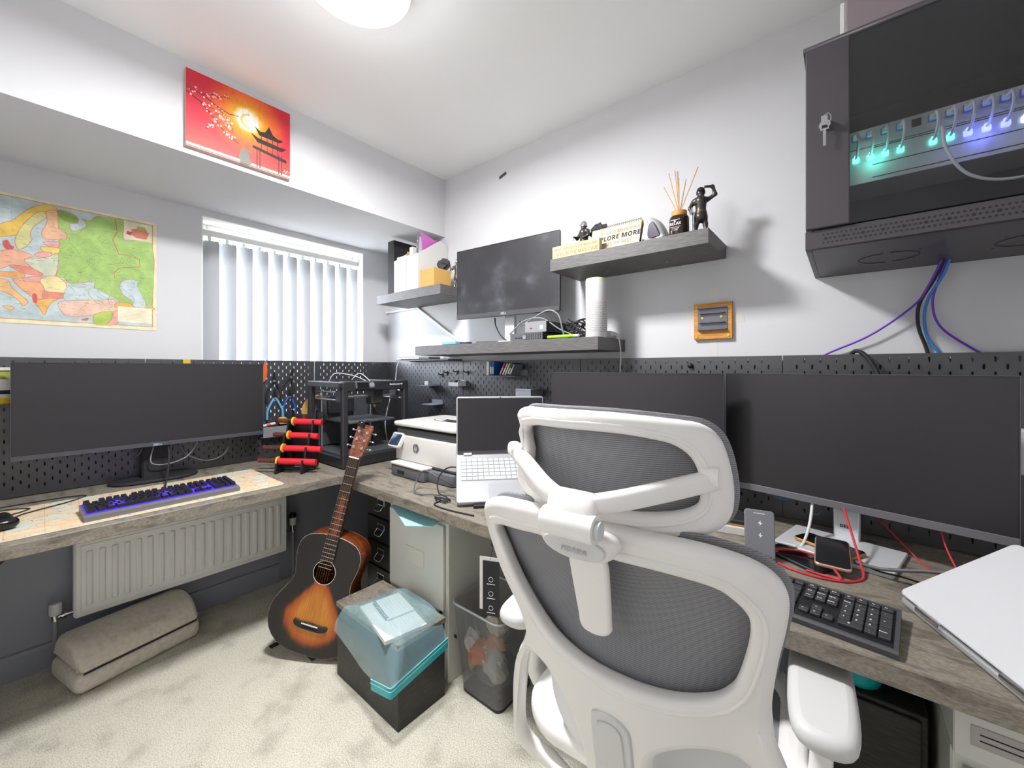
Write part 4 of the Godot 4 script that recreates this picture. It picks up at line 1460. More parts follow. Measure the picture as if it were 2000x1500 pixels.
	ipoly(im, PackedVector2Array([Vector2(856, 84), Vector2(880, 88), Vector2(872, 110), Vector2(852, 104)]), Color("c23a3e"))
	im.fill_rect(Rect2i(813, 573, 163, 98), Color("efe2c4"))
	for i in 8:
		im.fill_rect(Rect2i(822, 590 + i * 9, 130, 1), Color("b9a58a"))
	# soft folds of old paper
	var no := noise(0.012, 9, 4)
	for y in H:
		for x in W:
			var c := im.get_pixel(x, y)
			c = c.lerp(Color("e8dcc4"), 0.16)
			var k := 1.0 + 0.09 * no.get_noise_2d(x, y)
			im.set_pixel(x, y, Color(minf(c.r * k, 1), minf(c.g * k, 1), minf(c.b * k, 1)))
	mat("map_print", "ffffff", 0.7, 0.0, {"albedo_texture": ImageTexture.create_from_image(im)})
	var t := thing("wall_map", "old printed political map of Europe taped to the wall beside the window", "map", Vector3(0.001, 1.6095, 1.566), 90.0)
	sbox(t, "paper", Vector3(-0.344, -0.2465, 0), Vector3(0.344, 0.2465, 0.0008), M.paper)
	sheet(t, "print", [Vector3(-0.344, 0.2465, 0.001), Vector3(0.344, 0.2465, 0.001), Vector3(0.344, -0.2465, 0.001), Vector3(-0.344, -0.2465, 0.001)], M.map_print)

func guitar() -> void:
	var base := Vector3(0.765, 0.035, 0.895)
	var tip := Vector3(0.875, 0.965, 0.69)
	var a := (tip - base).normalized()
	var n := Vector3(0.552, 0, 0.834)
	n = (n - a * n.dot(a)).normalized()
	var t := thing("acoustic_guitar", "sunburst acoustic guitar leaning on its stand at the inner worktop corner", "guitar", base)
	t.basis = Basis(a.cross(n), a, n)
	mat("mahogany", "ffffff", 0.35, 0.0, tri(blotch(512, 0.012, 91, [[0.0, "3a1a0d"], [0.4, "5c2a13"], [0.6, "7c3c1a"], [1.0, "9a5422"]], 4, 5), Vector3(4, 4, 4)))
	M.mahogany.clearcoat_enabled = true
	M.mahogany.clearcoat = 0.4
	M.mahogany.clearcoat_roughness = 0.2
	var half := [[0, 0], [70, 3], [130, 22], [172, 62], [189, 115], [184, 165], [160, 212], [136, 250], [124, 282], [124, 315], [133, 352], [138, 390], [130, 428], [105, 456], [60, 470], [22, 474]]
	var o := PackedVector2Array()
	for p in half:
		o.append(Vector2(p[0], p[1]) * 0.001)
	for i in range(half.size() - 1, 0, -1):
		o.append(Vector2(-half[i][0], half[i][1]) * 0.001)
	o = smooth_loop(o, 2)
	var depth := 0.098
	var st := B()
	plate(st, o, [inset(o, 0.004)], depth - 0.004, 0.0005, 0.05, func(p, z): return Vector3(p.x, p.y, z - depth / 2 + 0.0), 1)
	var body := obj(t, "body_sides", st, M.mahogany)
	st = B()
	plate(st, inset(o, -0.0005), [], 0.003, 0.001, 0.1, func(p, z): return Vector3(p.x, p.y, z - depth + 0.0005), 1)
	obj(t, "back", st, M.mahogany)
	# soundboard with its sunburst stain
	var W := 320
	var H := 400
	var im := Image.create(W, H, false, Image.FORMAT_RGB8)
	var no := noise(0.03, 6, 3)
	for y in H:
		for x in W:
			var gx := (float(x) / W - 0.5) * 0.4
			var gy := (1.0 - float(y) / H) * 0.48
			var w := 0.135 if gy < 0.15 else lerpf(0.135, 0.03, clampf((gy - 0.15) / 0.17, 0, 1))
			var e := Vector2(gx / w, (gy - 0.145) / (0.12 if gy < 0.145 else 0.18)).length()
			e += 0.06 * no.get_noise_2d(x * 2, y * 0.15)
			var grain := 0.5 + 0.5 * no.get_noise_2d(x * 9.0, y * 0.35)
			var c := Color("b56a1e").lerp(Color("dd9433"), grain)
			c = c.lerp(Color("a84e14"), smoothstep(0.45, 0.85, e))
			c = c.lerp(Color("1b1514"), smoothstep(0.78, 1.05, e))
			im.set_pixel(x, y, c)
	mat("sunburst", "ffffff", 0.45, 0.0, {"albedo_texture": ImageTexture.create_from_image(im), "clearcoat_enabled": true, "clearcoat": 0.25, "clearcoat_roughness": 0.3})
	var rose := PackedVector2Array()
	for i in 40:
		rose.append(Vector2(cos(TAU * i / 40), sin(TAU * i / 40)) * 0.046 + Vector2(0, 0.325))
	st = B()
	var s2 := st
	plate(st, o, [rose], 0.003, 0.0008, 0.06, func(p, z):
		s2.set_uv(Vector2(p.x / 0.4 + 0.5, 1.0 - p.y / 0.48))
		return Vector3(p.x, p.y, z + 0.0005), 1)
	obj(t, "soundboard", st, M.sunburst)
	st = B()
	var ring := []
	for i in 41:
		ring.append(Vector3(cos(TAU * i / 40) * 0.0475, 0.325 + sin(TAU * i / 40) * 0.0475, 0.0018))
	tube(st, ring, 0.0012, 6, 1, false)
	obj(t, "rosette", st, M.cream)
	st = B()
	var bind := []
	for p in inset(o, 0.001):
		bind.append(Vector3(p.x, p.y, 0.001))
	bind.append(bind[0])
	tube(st, bind, 0.0012, 5, 1, false)
	obj(t, "binding", st, M.cream)
	# bridge, saddle, pins
	st = B()
	plate(st, smooth_loop(pv([-72, 112, -70, 128, -45, 124, 0, 127, 45, 124, 70, 128, 72, 112, 50, 100, 0, 98, -50, 100], 0.001), 2), [], 0.009, 0.003, 0.1, func(p, z): return Vector3(p.x, p.y, 0.006 + z), 2)
	var br := obj(t, "bridge", st, M.black_soft)
	st = B()
	bx(st, Vector3(0, 0.1195, 0.0115), Vector3(0.072, 0.004, 0.006), 0.001)
	obj(br, "saddle", st, M.paper)
	st = B()
	for i in 6:
		st = B()
		ball(st, Vector3(-0.027 + i * 0.0108, 0.108, 0.0115), Vector3(0.0025, 0.0025, 0.002), 8)
		obj(br, "bridge_pin", st, M.black_gloss)
	# neck and fretboard
	st = B()
	sweep(st, [Vector3(0, 0.44, -0.018), Vector3(0, 0.5, -0.008), Vector3(0, 0.8, -0.006)], [0.027, 0.022], [0.022, 0.012], Vector3.BACK, 14, 6)
	obj(t, "neck", st, M.mahogany)
	st = B()
	prism(st, pv([-0.028, 0.372, 0.028, 0.372, 0.0215, 0.8, -0.0215, 0.8]), 0.006, Transform3D(Basis.IDENTITY, Vector3(0, 0, 0.002)))
	var fb := obj(t, "fretboard", st, mat("rosewood", "2a1d18", 0.55))
	var nut := 0.8
	for k in range(1, 20):
		var y := nut - 0.68 * (1.0 - pow(2.0, -k / 12.0))
		var w := lerpf(0.0215, 0.028, (nut - y) / 0.428)
		st = B()
		bx(st, Vector3(0, y, 0.0088), Vector3(w * 2, 0.0016, 0.0016), 0.0004)
		obj(fb, "fret", st, M.silver)
	st = B()
	bx(st, Vector3(0, 0.8025, 0.007), Vector3(0.044, 0.005, 0.01), 0.001)
	obj(t, "nut", st, M.paper)
	st = B()
	plate(st, smooth_loop(pv([-22, 806, -30, 826, -33, 860, -34, 930, -24, 944, 0, 940, 24, 944, 34, 930, 33, 860, 30, 826, 22, 806], 0.001), 2), [], 0.016, 0.003, 0.1, func(p, z): return Vector3(p.x, p.y, -0.004 + z - (p.y - 0.8) * 0.22), 2)
	var hd := obj(t, "headstock", st, M.mahogany)
	for s in [-1.0, 1.0]:
		for k in 3:
			var y := 0.845 + k * 0.033
			var zz := -0.004 - (y - 0.8) * 0.22
			st = B()
			cyl(st, Vector3(s * 0.018, y, zz), Vector3(s * 0.018, y, zz + 0.018), 0.0035, -1, 10)
			cyl(st, Vector3(s * 0.018, y, zz + 0.008), Vector3(s * 0.018, y, zz + 0.010), 0.006, -1, 12)
			cyl(st, Vector3(s * 0.03, y, zz - 0.002), Vector3(s * 0.046, y, zz - 0.002), 0.002, -1, 8)
			ball(st, Vector3(s * 0.05, y, zz - 0.002), Vector3(0.007, 0.0045, 0.0075), 10)
			obj(hd, "tuning_peg", st, M.chrome)
	for i in 6:
		st = B()
		var k := (i - 2.5) / 2.5
		tube(st, [Vector3(k * 0.027, 0.1195, 0.0148), Vector3(k * 0.018, 0.803, 0.0125), Vector3(signf(k) * 0.0165, 0.845 + (2 - absf(k) * 2.2) * 0.03, 0.004)], 0.00045, 4, 1)
		obj(t, "string", st, mat("bronze", "b08a5c", 0.35, 0.8))
	# clip-on tuner
	st = B()
	ball(st, Vector3(-0.012, 0.945, 0.004), Vector3(0.017, 0.012, 0.008), 14)
	bx(st, Vector3(-0.012, 0.935, -0.03), Vector3(0.02, 0.014, 0.03), 0.003)
	tube(st, [Vector3(-0.006, 0.95, -0.02), Vector3(0.006, 0.962, -0.02), Vector3(0.016, 0.95, -0.022)], 0.003, 8, 4)
	obj(t, "clip_tuner", st, M.black_gloss)
	# stand
	var g := thing("guitar_stand", "black folding stand under the acoustic guitar with a flat foot strap", "guitar stand", Vector3(0.70, 0, 0.80))
	st = B()
	bx(st, Vector3(-0.135, 0.005, 0.105), Vector3(0.02, 0.008, 0.085), 0.003, yaw(4))
	obj(g, "foot", st, M.black_soft)
	st = B()
	bx(st, Vector3(-0.03, 0.006, 0.06), Vector3(0.23, 0.01, 0.02), 0.003)
	obj(g, "cross_bar", st, M.black_soft)
	st = B()
	tube(st, [Vector3(0.03, 0.01, 0.0), Vector3(0.03, 0.12, -0.03), Vector3(0.04, 0.3, -0.06)], 0.008, 8, 4)
	obj(g, "post", st, M.black_soft)

func floor_things() -> void:
	var st := B()
	# padded foot rest
	var t := thing("foot_rest", "grey-beige velour foot rest cushion in two layers under the radiator", "foot rest", Vector3(0.158, 0, 1.328), -76.8)
	plate(st, rrect(0.40, 0.25, 0.03, 5), [], 0.075, 0.024, 0.05, func(p, z): return Vector3(p.x, 0.0385 + z, p.y), 4)
	obj(t, "lower_pad", st, M.fabric_grey)
	st = B()
	var dome := smooth_loop(pv([-120, 4, -118, 22, -104, 52, -74, 84, -30, 102, 30, 104, 74, 92, 104, 62, 118, 28, 120, 4, 60, 0, -60, 0], 0.001), 3)
	plate(st, dome, [], 0.385, 0.022, 0.05, func(p, z): return Vector3(z, 0.075 + p.y + 0.001, p.x), 4)
	var up := obj(t, "upper_pad", st, M.fabric_grey)
	st = B()
	bx(st, Vector3(0, 0.076, -0.1235), Vector3(0.36, 0.006, 0.004), 0.001)
	obj(t, "zip_seam", st, M.ink)
	# print on the sloping front: reads from the room side
	var sl := Vector3(0, 0.72, 0.70).normalized()
	words(up, "THUNDERX3", 0.024, mat("print_pale", "d6d0c4", 0.8), Transform3D(Basis(Vector3.LEFT, sl, Vector3.LEFT.cross(sl)), Vector3(-0.012, 0.1455, -0.1015)), "Droid Sans", false, "lettering", 0.004)
	st = B()
	for tr in [[-0.016, 0.014, 0.016, 0.014, 0.010, 0.008, -0.008, 0.008], [-0.013, 0.006, -0.004, 0.006, 0.001, -0.004, 0.0, -0.016], [0.003, 0.006, 0.009, 0.006, 0.002, -0.009, 0.0, -0.003]]:
		prism(st, pv(tr), 0.002, Transform3D(Basis(Vector3.LEFT, sl, Vector3.LEFT.cross(sl)), Vector3(0.085, 0.1455, -0.1005)))
	obj(up, "emblem", st, M.print_pale)

	# black bedside box with a stone-effect top
	t = thing("black_box_cabinet", "small black wood-effect box cabinet with stone-effect top on the carpet", "cabinet", Vector3(1.128, 0, 0.736))
	sbox(t, "carcass", Vector3(-0.2, 0.0, -0.1), Vector3(0.2, 0.265, 0.1), M.wood_black, 0.001)
	sbox(t, "top_board", Vector3(-0.203, 0.265, -0.103), Vector3(0.203, 0.285, 0.103), M.worktop, 0.002)

	# clear zip bag with papers on top
	mat("poly_bag", "a8d2dc", 0.12, 0.0, {"transparency": BaseMaterial3D.TRANSPARENCY_ALPHA})
	M.poly_bag.albedo_color.a = 0.34
	var bag := thing("zip_bag", "clear blue-tinted plastic zip bag draped over the black box cabinet", "plastic bag")
	var rows := [
		[Vector3(1.03, 0.29, 0.655), Vector3(1.1, 0.312, 0.645), Vector3(1.2, 0.312, 0.645), Vector3(1.3, 0.302, 0.65), Vector3(1.35, 0.225, 0.648)],
		[Vector3(1.025, 0.29, 0.72), Vector3(1.09, 0.318, 0.715), Vector3(1.2, 0.321, 0.71), Vector3(1.312, 0.306, 0.705), Vector3(1.354, 0.218, 0.703)],
		[Vector3(1.015, 0.289, 0.79), Vector3(1.08, 0.316, 0.785), Vector3(1.2, 0.321, 0.78), Vector3(1.315, 0.305, 0.775), Vector3(1.357, 0.21, 0.77)],
		[Vector3(0.995, 0.288, 0.838), Vector3(1.08, 0.3, 0.836), Vector3(1.2, 0.306, 0.834), Vector3(1.32, 0.298, 0.828), Vector3(1.36, 0.2, 0.835)],
		[Vector3(0.965, 0.24, 0.856), Vector3(1.075, 0.235, 0.862), Vector3(1.19, 0.228, 0.866), Vector3(1.3, 0.215, 0.874), Vector3(1.362, 0.19, 0.88)],
		[Vector3(0.945, 0.19, 0.858), Vector3(1.08, 0.17, 0.866), Vector3(1.17, 0.15, 0.87), Vector3(1.25, 0.16, 0.88), Vector3(1.31, 0.168, 0.886)]]
	var no := noise(9.0, 17, 2)
	var surf := func(u: float, v: float) -> Vector3:
		var x := clampf(u, 0, 0.9999) * 4
		var y := clampf(v, 0, 0.9999) * 5
		var i := int(x)
		var j := int(y)
		var col := []
		for r in range(maxi(j - 1, 0), mini(j + 3, 6)):
			col.append(rows[r][i].cubic_interpolate(rows[r][mini(i + 1, 4)], rows[r][maxi(i - 1, 0)], rows[r][mini(i + 2, 4)], x - i))
		var b: int = 1 if j > 0 else 0
		var p: Vector3 = col[b].cubic_interpolate(col[mini(b + 1, col.size() - 1)], col[maxi(b - 1, 0)], col[mini(b + 2, col.size() - 1)], y - j)
		return p + Vector3(0.3, 1, 0.3) * 0.0035 * maxf(no.get_noise_2d(u, v), -0.2)
	st = B()
	st.set_smooth_group(0)
	for i in 26:
		for j in 30:
			var q := [surf.call(i / 26.0, j / 30.0), surf.call((i + 1) / 26.0, j / 30.0), surf.call((i + 1) / 26.0, (j + 1) / 30.0), surf.call(i / 26.0, (j + 1) / 30.0)]
			face(st, q, Vector3(0.3, 1, 0.4))
	obj(bag, "film", st, M.poly_bag)
	# teal zip along the free edge that hangs over the side
	mat("zip_teal", "1fb3bd", 0.25)
	mat("zip_edge", "8fe0e4", 0.25)
	var edge_of := func(k: float) -> Array:
		var e := []
		for i in 14:
			var f := i / 13.0
			var v0 := Vector3(1.245, 0.138, 0.884).lerp(Vector3(1.366, 0.205, 0.645), f)
			if f > 0.3:
				v0.x = maxf(v0.x, 1.352)
			v0.x = lerpf(1.245, 1.358, minf(f / 0.38, 1.0))
			v0.z = lerpf(0.884, 0.884, f) if f < 0.38 else lerpf(0.884, 0.648, (f - 0.38) / 0.62)
			v0.y = lerpf(0.128, 0.192, f) + k
			e.append(v0)
		return e
	st = B()
	st.set_smooth_group(0)
	var e0: Array = edge_of.call(0.0)
	var e1: Array = edge_of.call(0.034)
	for i in 13:
		face(st, [e0[i], e0[i + 1], e1[i + 1], e1[i]], Vector3(0.7, 0, 0.7))
	obj(bag, "zip_band", st, M.zip_teal)
	st = B()
	tube(st, edge_of.call(0.024), 0.0022, 6, 2)
	obj(bag, "zip_track", st, M.zip_edge)
	st = B()
	tube(st, edge_of.call(0.036), 0.0018, 6, 2)
	obj(bag, "zip_track", st, M.zip_edge)

	# papers inside
	t = thing("paper_pad", "white printed pad of paper inside the plastic bag", "paper", Vector3(1.19, 0.2858, 0.765), -12)
	sbox(t, "sheets", Vector3(-0.125, 0, -0.075), Vector3(0.125, 0.014, 0.075), M.paper, 0.001)
	st = B()
	for i in 9:
		bx(st, Vector3(0.0 - (i % 3) * 0.01, 0.0142, -0.05 + i * 0.011), Vector3(0.16 - (i % 3) * 0.02, 0.0004, 0.0018))
	obj(t, "print_lines", st, mat("print_faint", "c2c6cc", 0.8)).set_meta("kind", "stuff")
	t = thing("spiral_notebook", "small white spiral-bound notebook lying on the paper pad inside the bag", "notebook", Vector3(1.155, 0.3003, 0.735), -12)
	sbox(t, "pages", Vector3(-0.07, 0, -0.05), Vector3(0.07, 0.007, 0.05), M.paper, 0.001)
	for i in 13:
		st = B()
		var ring := []
		for k in 9:
			ring.append(Vector3(-0.062 + i * 0.0103, 0.005 + sin(TAU * k / 8) * 0.006, 0.05 + cos(TAU * k / 8) * 0.006))
		tube(st, ring, 0.0011, 5, 1)
		obj(t, "spiral_ring", st, M.steel_dark)
	st = B()
	for i in 6:
		bx(st, Vector3(0, 0.0073, -0.035 + i * 0.012), Vector3(0.11, 0.0004, 0.0012))
	obj(t, "print_lines", st, M.print_faint).set_meta("kind", "stuff")

	# black multi-drawer cabinet
	t = thing("black_drawer_cabinet", "tall black metal multi-drawer cabinet with chrome pulls beside the cream cabinet", "drawer cabinet", Vector3(0.765, 0, 0.34))
	mat("black_metal", "1b1a1c", 0.3, 0.2)
	var hw := 0.132
	st = B()
	bx(st, Vector3(0, 0.305, -0.02), Vector3(hw * 2, 0.61, 0.42), 0.003)
	obj(t, "carcass", st, M.black_metal)
	for i in 5:
		var y0 := 0.02 + i * 0.1165
		var d := sbox(t, "drawer", Vector3(-hw + 0.012, y0, 0.19), Vector3(hw - 0.012, y0 + 0.110, 0.20), M.black_metal, 0.003)
		st = B()
		var hy := y0 + 0.052
		tube(st, [Vector3(-0.026, hy + 0.012, 0.2), Vector3(-0.026, hy - 0.004, 0.216), Vector3(-0.018, hy - 0.012, 0.222), Vector3(0.018, hy - 0.012, 0.222), Vector3(0.026, hy - 0.004, 0.216), Vector3(0.026, hy + 0.012, 0.2)], 0.0028, 8, 3)
		bx(st, Vector3(0, hy + 0.02, 0.2012), Vector3(0.058, 0.03, 0.0025), 0.001)
		obj(d, "pull", st, M.chrome)
		st = B()
		bx(st, Vector3(0, hy + 0.02, 0.2028), Vector3(0.05, 0.02, 0.001))
		obj(d, "label_card", st, M.ink)

	# cream two-drawer filing cabinets
	mat("recess_grey", "8e8f86", 0.45)
	filing_cabinet("cream metal filing cabinet with recessed handle beside the mesh bin", Vector3(1.112, 0, 0.35), 0.376, 0.618, true)
	filing_cabinet("cream metal filing cabinet below a white carton under the worktop end", Vector3(2.81, 0, 0.34), 0.43, 0.535, false)
	# folders on the filing cabinet
	st = B()
	prism(st, pv([-0.15, -0.14, 0.16, -0.15, 0.175, 0.15, 0.085, 0.2, -0.12, 0.12]), 0.003, Transform3D(Basis(Vector3.RIGHT, Vector3(0, -0.12, 0.99).normalized(), Vector3(0, 0.99, 0.12).normalized()), Vector3(1.118, 0.632, 0.52)))
	solo("document_folder", st, mat("folder_pale", "a8dfe6", 0.6), "pale aqua paper folder sticking out over the cream filing cabinet", "folder")
	st = B()
	prism(st, pv([-0.12, -0.14, 0.17, -0.14, 0.18, 0.096, -0.08, 0.112]), 0.006, Transform3D(Basis(Vector3.RIGHT, Vector3.BACK, Vector3.DOWN), Vector3(1.116, 0.648, 0.52)))
	solo("document_folder", st, mat("folder_blue", "1f8fd6", 0.5), "bright blue folder between the worktop and the cream filing cabinet", "folder")
	st = B()
	prism(st, pv([-0.17, -0.13, 0.18, -0.13, 0.185, 0.088, -0.17, 0.09]), 0.002, Transform3D(Basis(Vector3.RIGHT, Vector3.BACK, Vector3.DOWN), Vector3(1.112, 0.657, 0.52)))
	solo("document_folder", st, mat("folder_green", "2fa88c", 0.5), "sea green folder directly under the worktop above the filing cabinet", "folder")
	mesh_bin()
	under_desk()

func filing_cabinet(label: String, at: Vector3, w: float, h: float, lock: bool) -> void:
	var t := thing("filing_cabinet", label, "filing cabinet", at, 0.0, "filing cabinets")
	var hw := w / 2
	sbox(t, "carcass", Vector3(-hw, 0, -0.25), Vector3(hw, h, 0.245), M.cream_metal, 0.003)
	var split := h * 0.44
	for y in [[0.02, split - 0.045], [split, h - 0.025]]:
		# drawer front with a recessed pull
		var st := B()
		var hole := PackedVector2Array()
		var hy: float = lerpf(y[0], y[1], 0.5)
		for p in rrect(0.115, 0.058, 0.004, 2):
			hole.append(p + Vector2(0, hy))
		plate(st, PackedVector2Array([Vector2(-hw + 0.014, y[0]), Vector2(hw - 0.014, y[0]), Vector2(hw - 0.014, y[1]), Vector2(-hw + 0.014, y[1])]), [hole], 0.012, 0.002, 0.5, func(p, z): return Vector3(p.x, p.y, 0.252 + z), 2)
		var d := obj(t, "drawer", st, M.cream_metal)
		st = B()
		prism(st, PackedVector2Array([Vector2(0.247, hy - 0.028), Vector2(0.2465, hy + 0.028), Vector2(0.2455, hy + 0.028), Vector2(0.2455, hy - 0.028)]), 0.112, Transform3D(Basis(Vector3.BACK, Vector3.UP, Vector3.LEFT), Vector3(0.056, 0, 0)))
		obj(d, "pull_recess", st, M.recess_grey)
		st = B()
		plate(st, rrect(0.122, 0.064, 0.005, 2), [rrect(0.112, 0.054, 0.003, 2)], 0.004, 0.0015, 0.5, func(p, z): return Vector3(p.x, p.y + hy, 0.259 + z), 2)
		obj(d, "pull_rim", st, M.cream)
	if lock:
		var st := B()
		bx(st, Vector3(hw - 0.04, split - 0.02, 0.248), Vector3(0.014, 0.022, 0.008), 0.002)
		obj(t, "lock", st, M.black)
		st = B()
		bx(st, Vector3(-hw + 0.035, h - 0.013, 0.2465), Vector3(0.026, 0.016, 0.002), 0.0005)
		obj(t, "name_label", st, M.ink)
		words(t, "Bisley", 0.009, M.ink_white, Transform3D(Basis.IDENTITY, Vector3(-hw + 0.035, h - 0.013, 0.248)), "Droid Sans", true, "lettering", 0.0004)

func mesh_bin() -> void:
	var im := Image.create(32, 32, false, Image.FORMAT_RGBA8)
	for y in 32:
		for x in 32:
			var solid := (x % 16) < 4 or (y % 16) < 4
			im.set_pixel(x, y, Color(1, 1, 1, 1.0 if solid else 0.0))
	mat("wire_mesh", "9a9a9c", 0.45, 0.4, {"albedo_texture": ImageTexture.create_from_image(im), "uv1_triplanar": true, "uv1_scale": Vector3(190, 190, 190), "transparency": BaseMaterial3D.TRANSPARENCY_ALPHA_SCISSOR, "alpha_scissor_threshold": 0.5})
	var c := Vector3(1.446, 0, 0.485)
	var t := thing("waste_bin", "square silver wire-mesh waste paper bin full of rubbish", "waste bin", c)
	var lo := rrect(0.19, 0.19, 0.025, 4)
	var hi := rrect(0.245, 0.245, 0.035, 4)
	var st := B()
	st.set_smooth_group(0)
	for i in lo.size():
		var j := (i + 1) % lo.size()
		for k in 6:
			var f0 := k / 6.0
			var f1 := (k + 1) / 6.0
			var a0 := lo[i].lerp(hi[i], f0)
			var b0 := lo[j].lerp(hi[j], f0)
			var a1 := lo[i].lerp(hi[i], f1)
			var b1 := lo[j].lerp(hi[j], f1)
			face(st, [Vector3(a0.x, 0.012 + f0 * 0.315, a0.y), Vector3(b0.x, 0.012 + f0 * 0.315, b0.y), Vector3(b1.x, 0.012 + f1 * 0.315, b1.y), Vector3(a1.x, 0.012 + f1 * 0.315, a1.y)], Vector3(a0.x, 0, a0.y))
	obj(t, "mesh_wall", st, M.wire_mesh)
	st = B()
	var rim := []
	for p in hi:
		rim.append(Vector3(p.x, 0.328, p.y))
	rim.append(rim[0])
	tube(st, rim, 0.0045, 10, 1, false)
	obj(t, "rim", st, M.alu)
	st = B()
	plate(st, lo, [], 0.014, 0.003, 1.0, func(p, z): return Vector3(p.x, 0.0075 + z, p.y), 2)
	obj(t, "base", st, M.black)
	st = B()
	bx(st, Vector3(-0.104, 0.2, 0.112), Vector3(0.012, 0.012, 0.002), 0.0, yaw(0))
	obj(t, "sticker", st, M.black)
	# rubbish
	var items := [
		["crumpled_wrapper", Vector3(-0.03, 0.15, 0.06), Vector3(0.055, 0.042, 0.034), "wrap_orange", "e0792a", "crumpled orange and white food packet in the mesh bin", 5],
		["tissue", Vector3(-0.066, 0.175, 0.06), Vector3(0.032, 0.04, 0.03), "tissue", "e6e3de", "crumpled white tissue behind the mesh of the bin", 6],
		["foil_wrapper", Vector3(0.05, 0.135, 0.062), Vector3(0.045, 0.055, 0.034), "foil", "b9b8b2", "crumpled silver foil wrapper in the mesh bin", 7],
		["paper_scrap", Vector3(0.0, 0.235, 0.0), Vector3(0.045, 0.05, 0.03), "scrap", "cfcab6", "torn cream paper towel on top of the rubbish in the bin", 8],
		["orange_peel_wrapper", Vector3(0.02, 0.185, 0.03), Vector3(0.04, 0.02, 0.03), "wrap_peach", "d98a4a", "folded orange wrapper under the cream paper towel in the bin", 9],
		["leaf_scrap", Vector3(-0.075, 0.09, 0.055), Vector3(0.018, 0.03, 0.014), "leafy", "b9ad4a", "yellowish scrap low inside the mesh bin", 10],
		["bin_bag", Vector3(0.0, 0.075, 0.0), Vector3(0.078, 0.055, 0.078), "dark_rubbish", "4b4a52", "dark grey crumpled plastic at the bottom of the mesh bin", 11]]
	for a in items:
		st = B()
		lump(st, c + a[1], a[2], 0.55, a[6], 14)
		var m := mat(a[3], a[4], 0.6, 0.5 if a[3] == "foil" else 0.0)
		solo(a[0], st, m, a[5], "rubbish", "rubbish in the mesh bin")
	# the packet's white label
	st = B()
	lump(st, c + Vector3(0.005, 0.15, 0.066), Vector3(0.022, 0.034, 0.02), 0.5, 15, 12)
	solo("paper_scrap", st, M.tissue, "crumpled white paper between orange packet and foil in the bin", "rubbish", "rubbish in the mesh bin")
	# hang tags clipped to the worktop edge
	t = thing("hang_tag", "black and white cardboard swing tag hanging from a clip on the worktop edge", "tag", Vector3(1.63, 0.66, 0.705), 24)
	st = B()
	bx(st, Vector3(0, 0.012, 0.0), Vector3(0.014, 0.045, 0.012), 0.002)
	obj(t, "clip", st, M.black)
	st = B()
	tube(st, [Vector3(0, -0.01, 0.0), Vector3(-0.006, -0.03, 0.004), Vector3(-0.008, -0.048, 0.008)], 0.0008, 5, 3)
	obj(t, "string", st, M.ink)
	st = B()
	bx(st, Vector3(-0.012, -0.122, 0.006), Vector3(0.062, 0.16, 0.0015))
	obj(t, "white_card", st, M.paper)
	st = B()
	bx(st, Vector3(-0.006, -0.135, 0.0085), Vector3(0.052, 0.165, 0.0015))
	var bk := obj(t, "black_card", st, M.ink)
	for i in 3:
		st = B()
		var ring := []
		for k in 13:
			ring.append(Vector3(-0.006 + cos(TAU * k / 12) * 0.007, -0.108 - i * 0.043 + sin(TAU * k / 12) * 0.007, 0.0095))
		tube(st, ring, 0.0006, 4, 1)
		obj(bk, "icon", st, M.ink_white)
		st = B()
		bx(st, Vector3(-0.006, -0.122 - i * 0.043, 0.0094), Vector3(0.026, 0.0018, 0.0004))
		obj(bk, "caption", st, M.ink_white)

func under_desk() -> void:
	var st := B()
	var t := thing("paper_carton", "white carton with printed label on the cream filing cabinet under the worktop", "carton", Vector3(2.80, 0.536, 0.36))
	sbox(t, "carton_body", Vector3(-0.205, 0, -0.23), Vector3(0.21, 0.082, 0.25), M.paper, 0.002)
	st = B()
	bx(st, Vector3(-0.14, 0.045, 0.251), Vector3(0.09, 0.034, 0.001))
	bx(st, Vector3(0.02, 0.04, 0.251), Vector3(0.16, 0.03, 0.001))
	var lb := obj(t, "label_frame", st, mat("label_grey", "b8b2ae", 0.7))
	st = B()
	for i in 5:
		bx(st, Vector3(0.0 + (i % 2) * 0.02, 0.03 + i * 0.005, 0.252), Vector3(0.1, 0.0015, 0.0006))
	for i in 2:
		bx(st, Vector3(-0.15, 0.04 + i * 0.01, 0.252), Vector3(0.05, 0.0018, 0.0006))
	obj(lb, "print_lines", st, M.ink).set_meta("kind", "stuff")
	t = thing("black_pedestal", "black pedestal unit in the shade under the worktop", "pedestal", Vector3(2.46, 0, 0.28))
	sbox(t, "carcass", Vector3(-0.1, 0, -0.2), Vector3(0.12, 0.5, 0.2), M.wood_black, 0.002)
	sbox(t, "drawer", Vector3(-0.09, 0.26, 0.2), Vector3(0.11, 0.49, 0.208), M.wood_black, 0.002)
	sbox(t, "drawer", Vector3(-0.09, 0.02, 0.2), Vector3(0.11, 0.25, 0.208), M.wood_black, 0.002)
	st = B()
	lathe(st, [Vector2(0, 0), Vector2(0.036, 0), Vector2(0.04, 0.008), Vector2(0.04, 0.07), Vector2(0.037, 0.072), Vector2(0.036, 0.01), Vector2(0, 0.008)], 28, Transform3D(Basis.IDENTITY, Vector3(2.475, 0.501, 0.43)))
	solo("teal_mug", st, M.teal, "teal plastic beaker on the black pedestal under the worktop", "beaker")

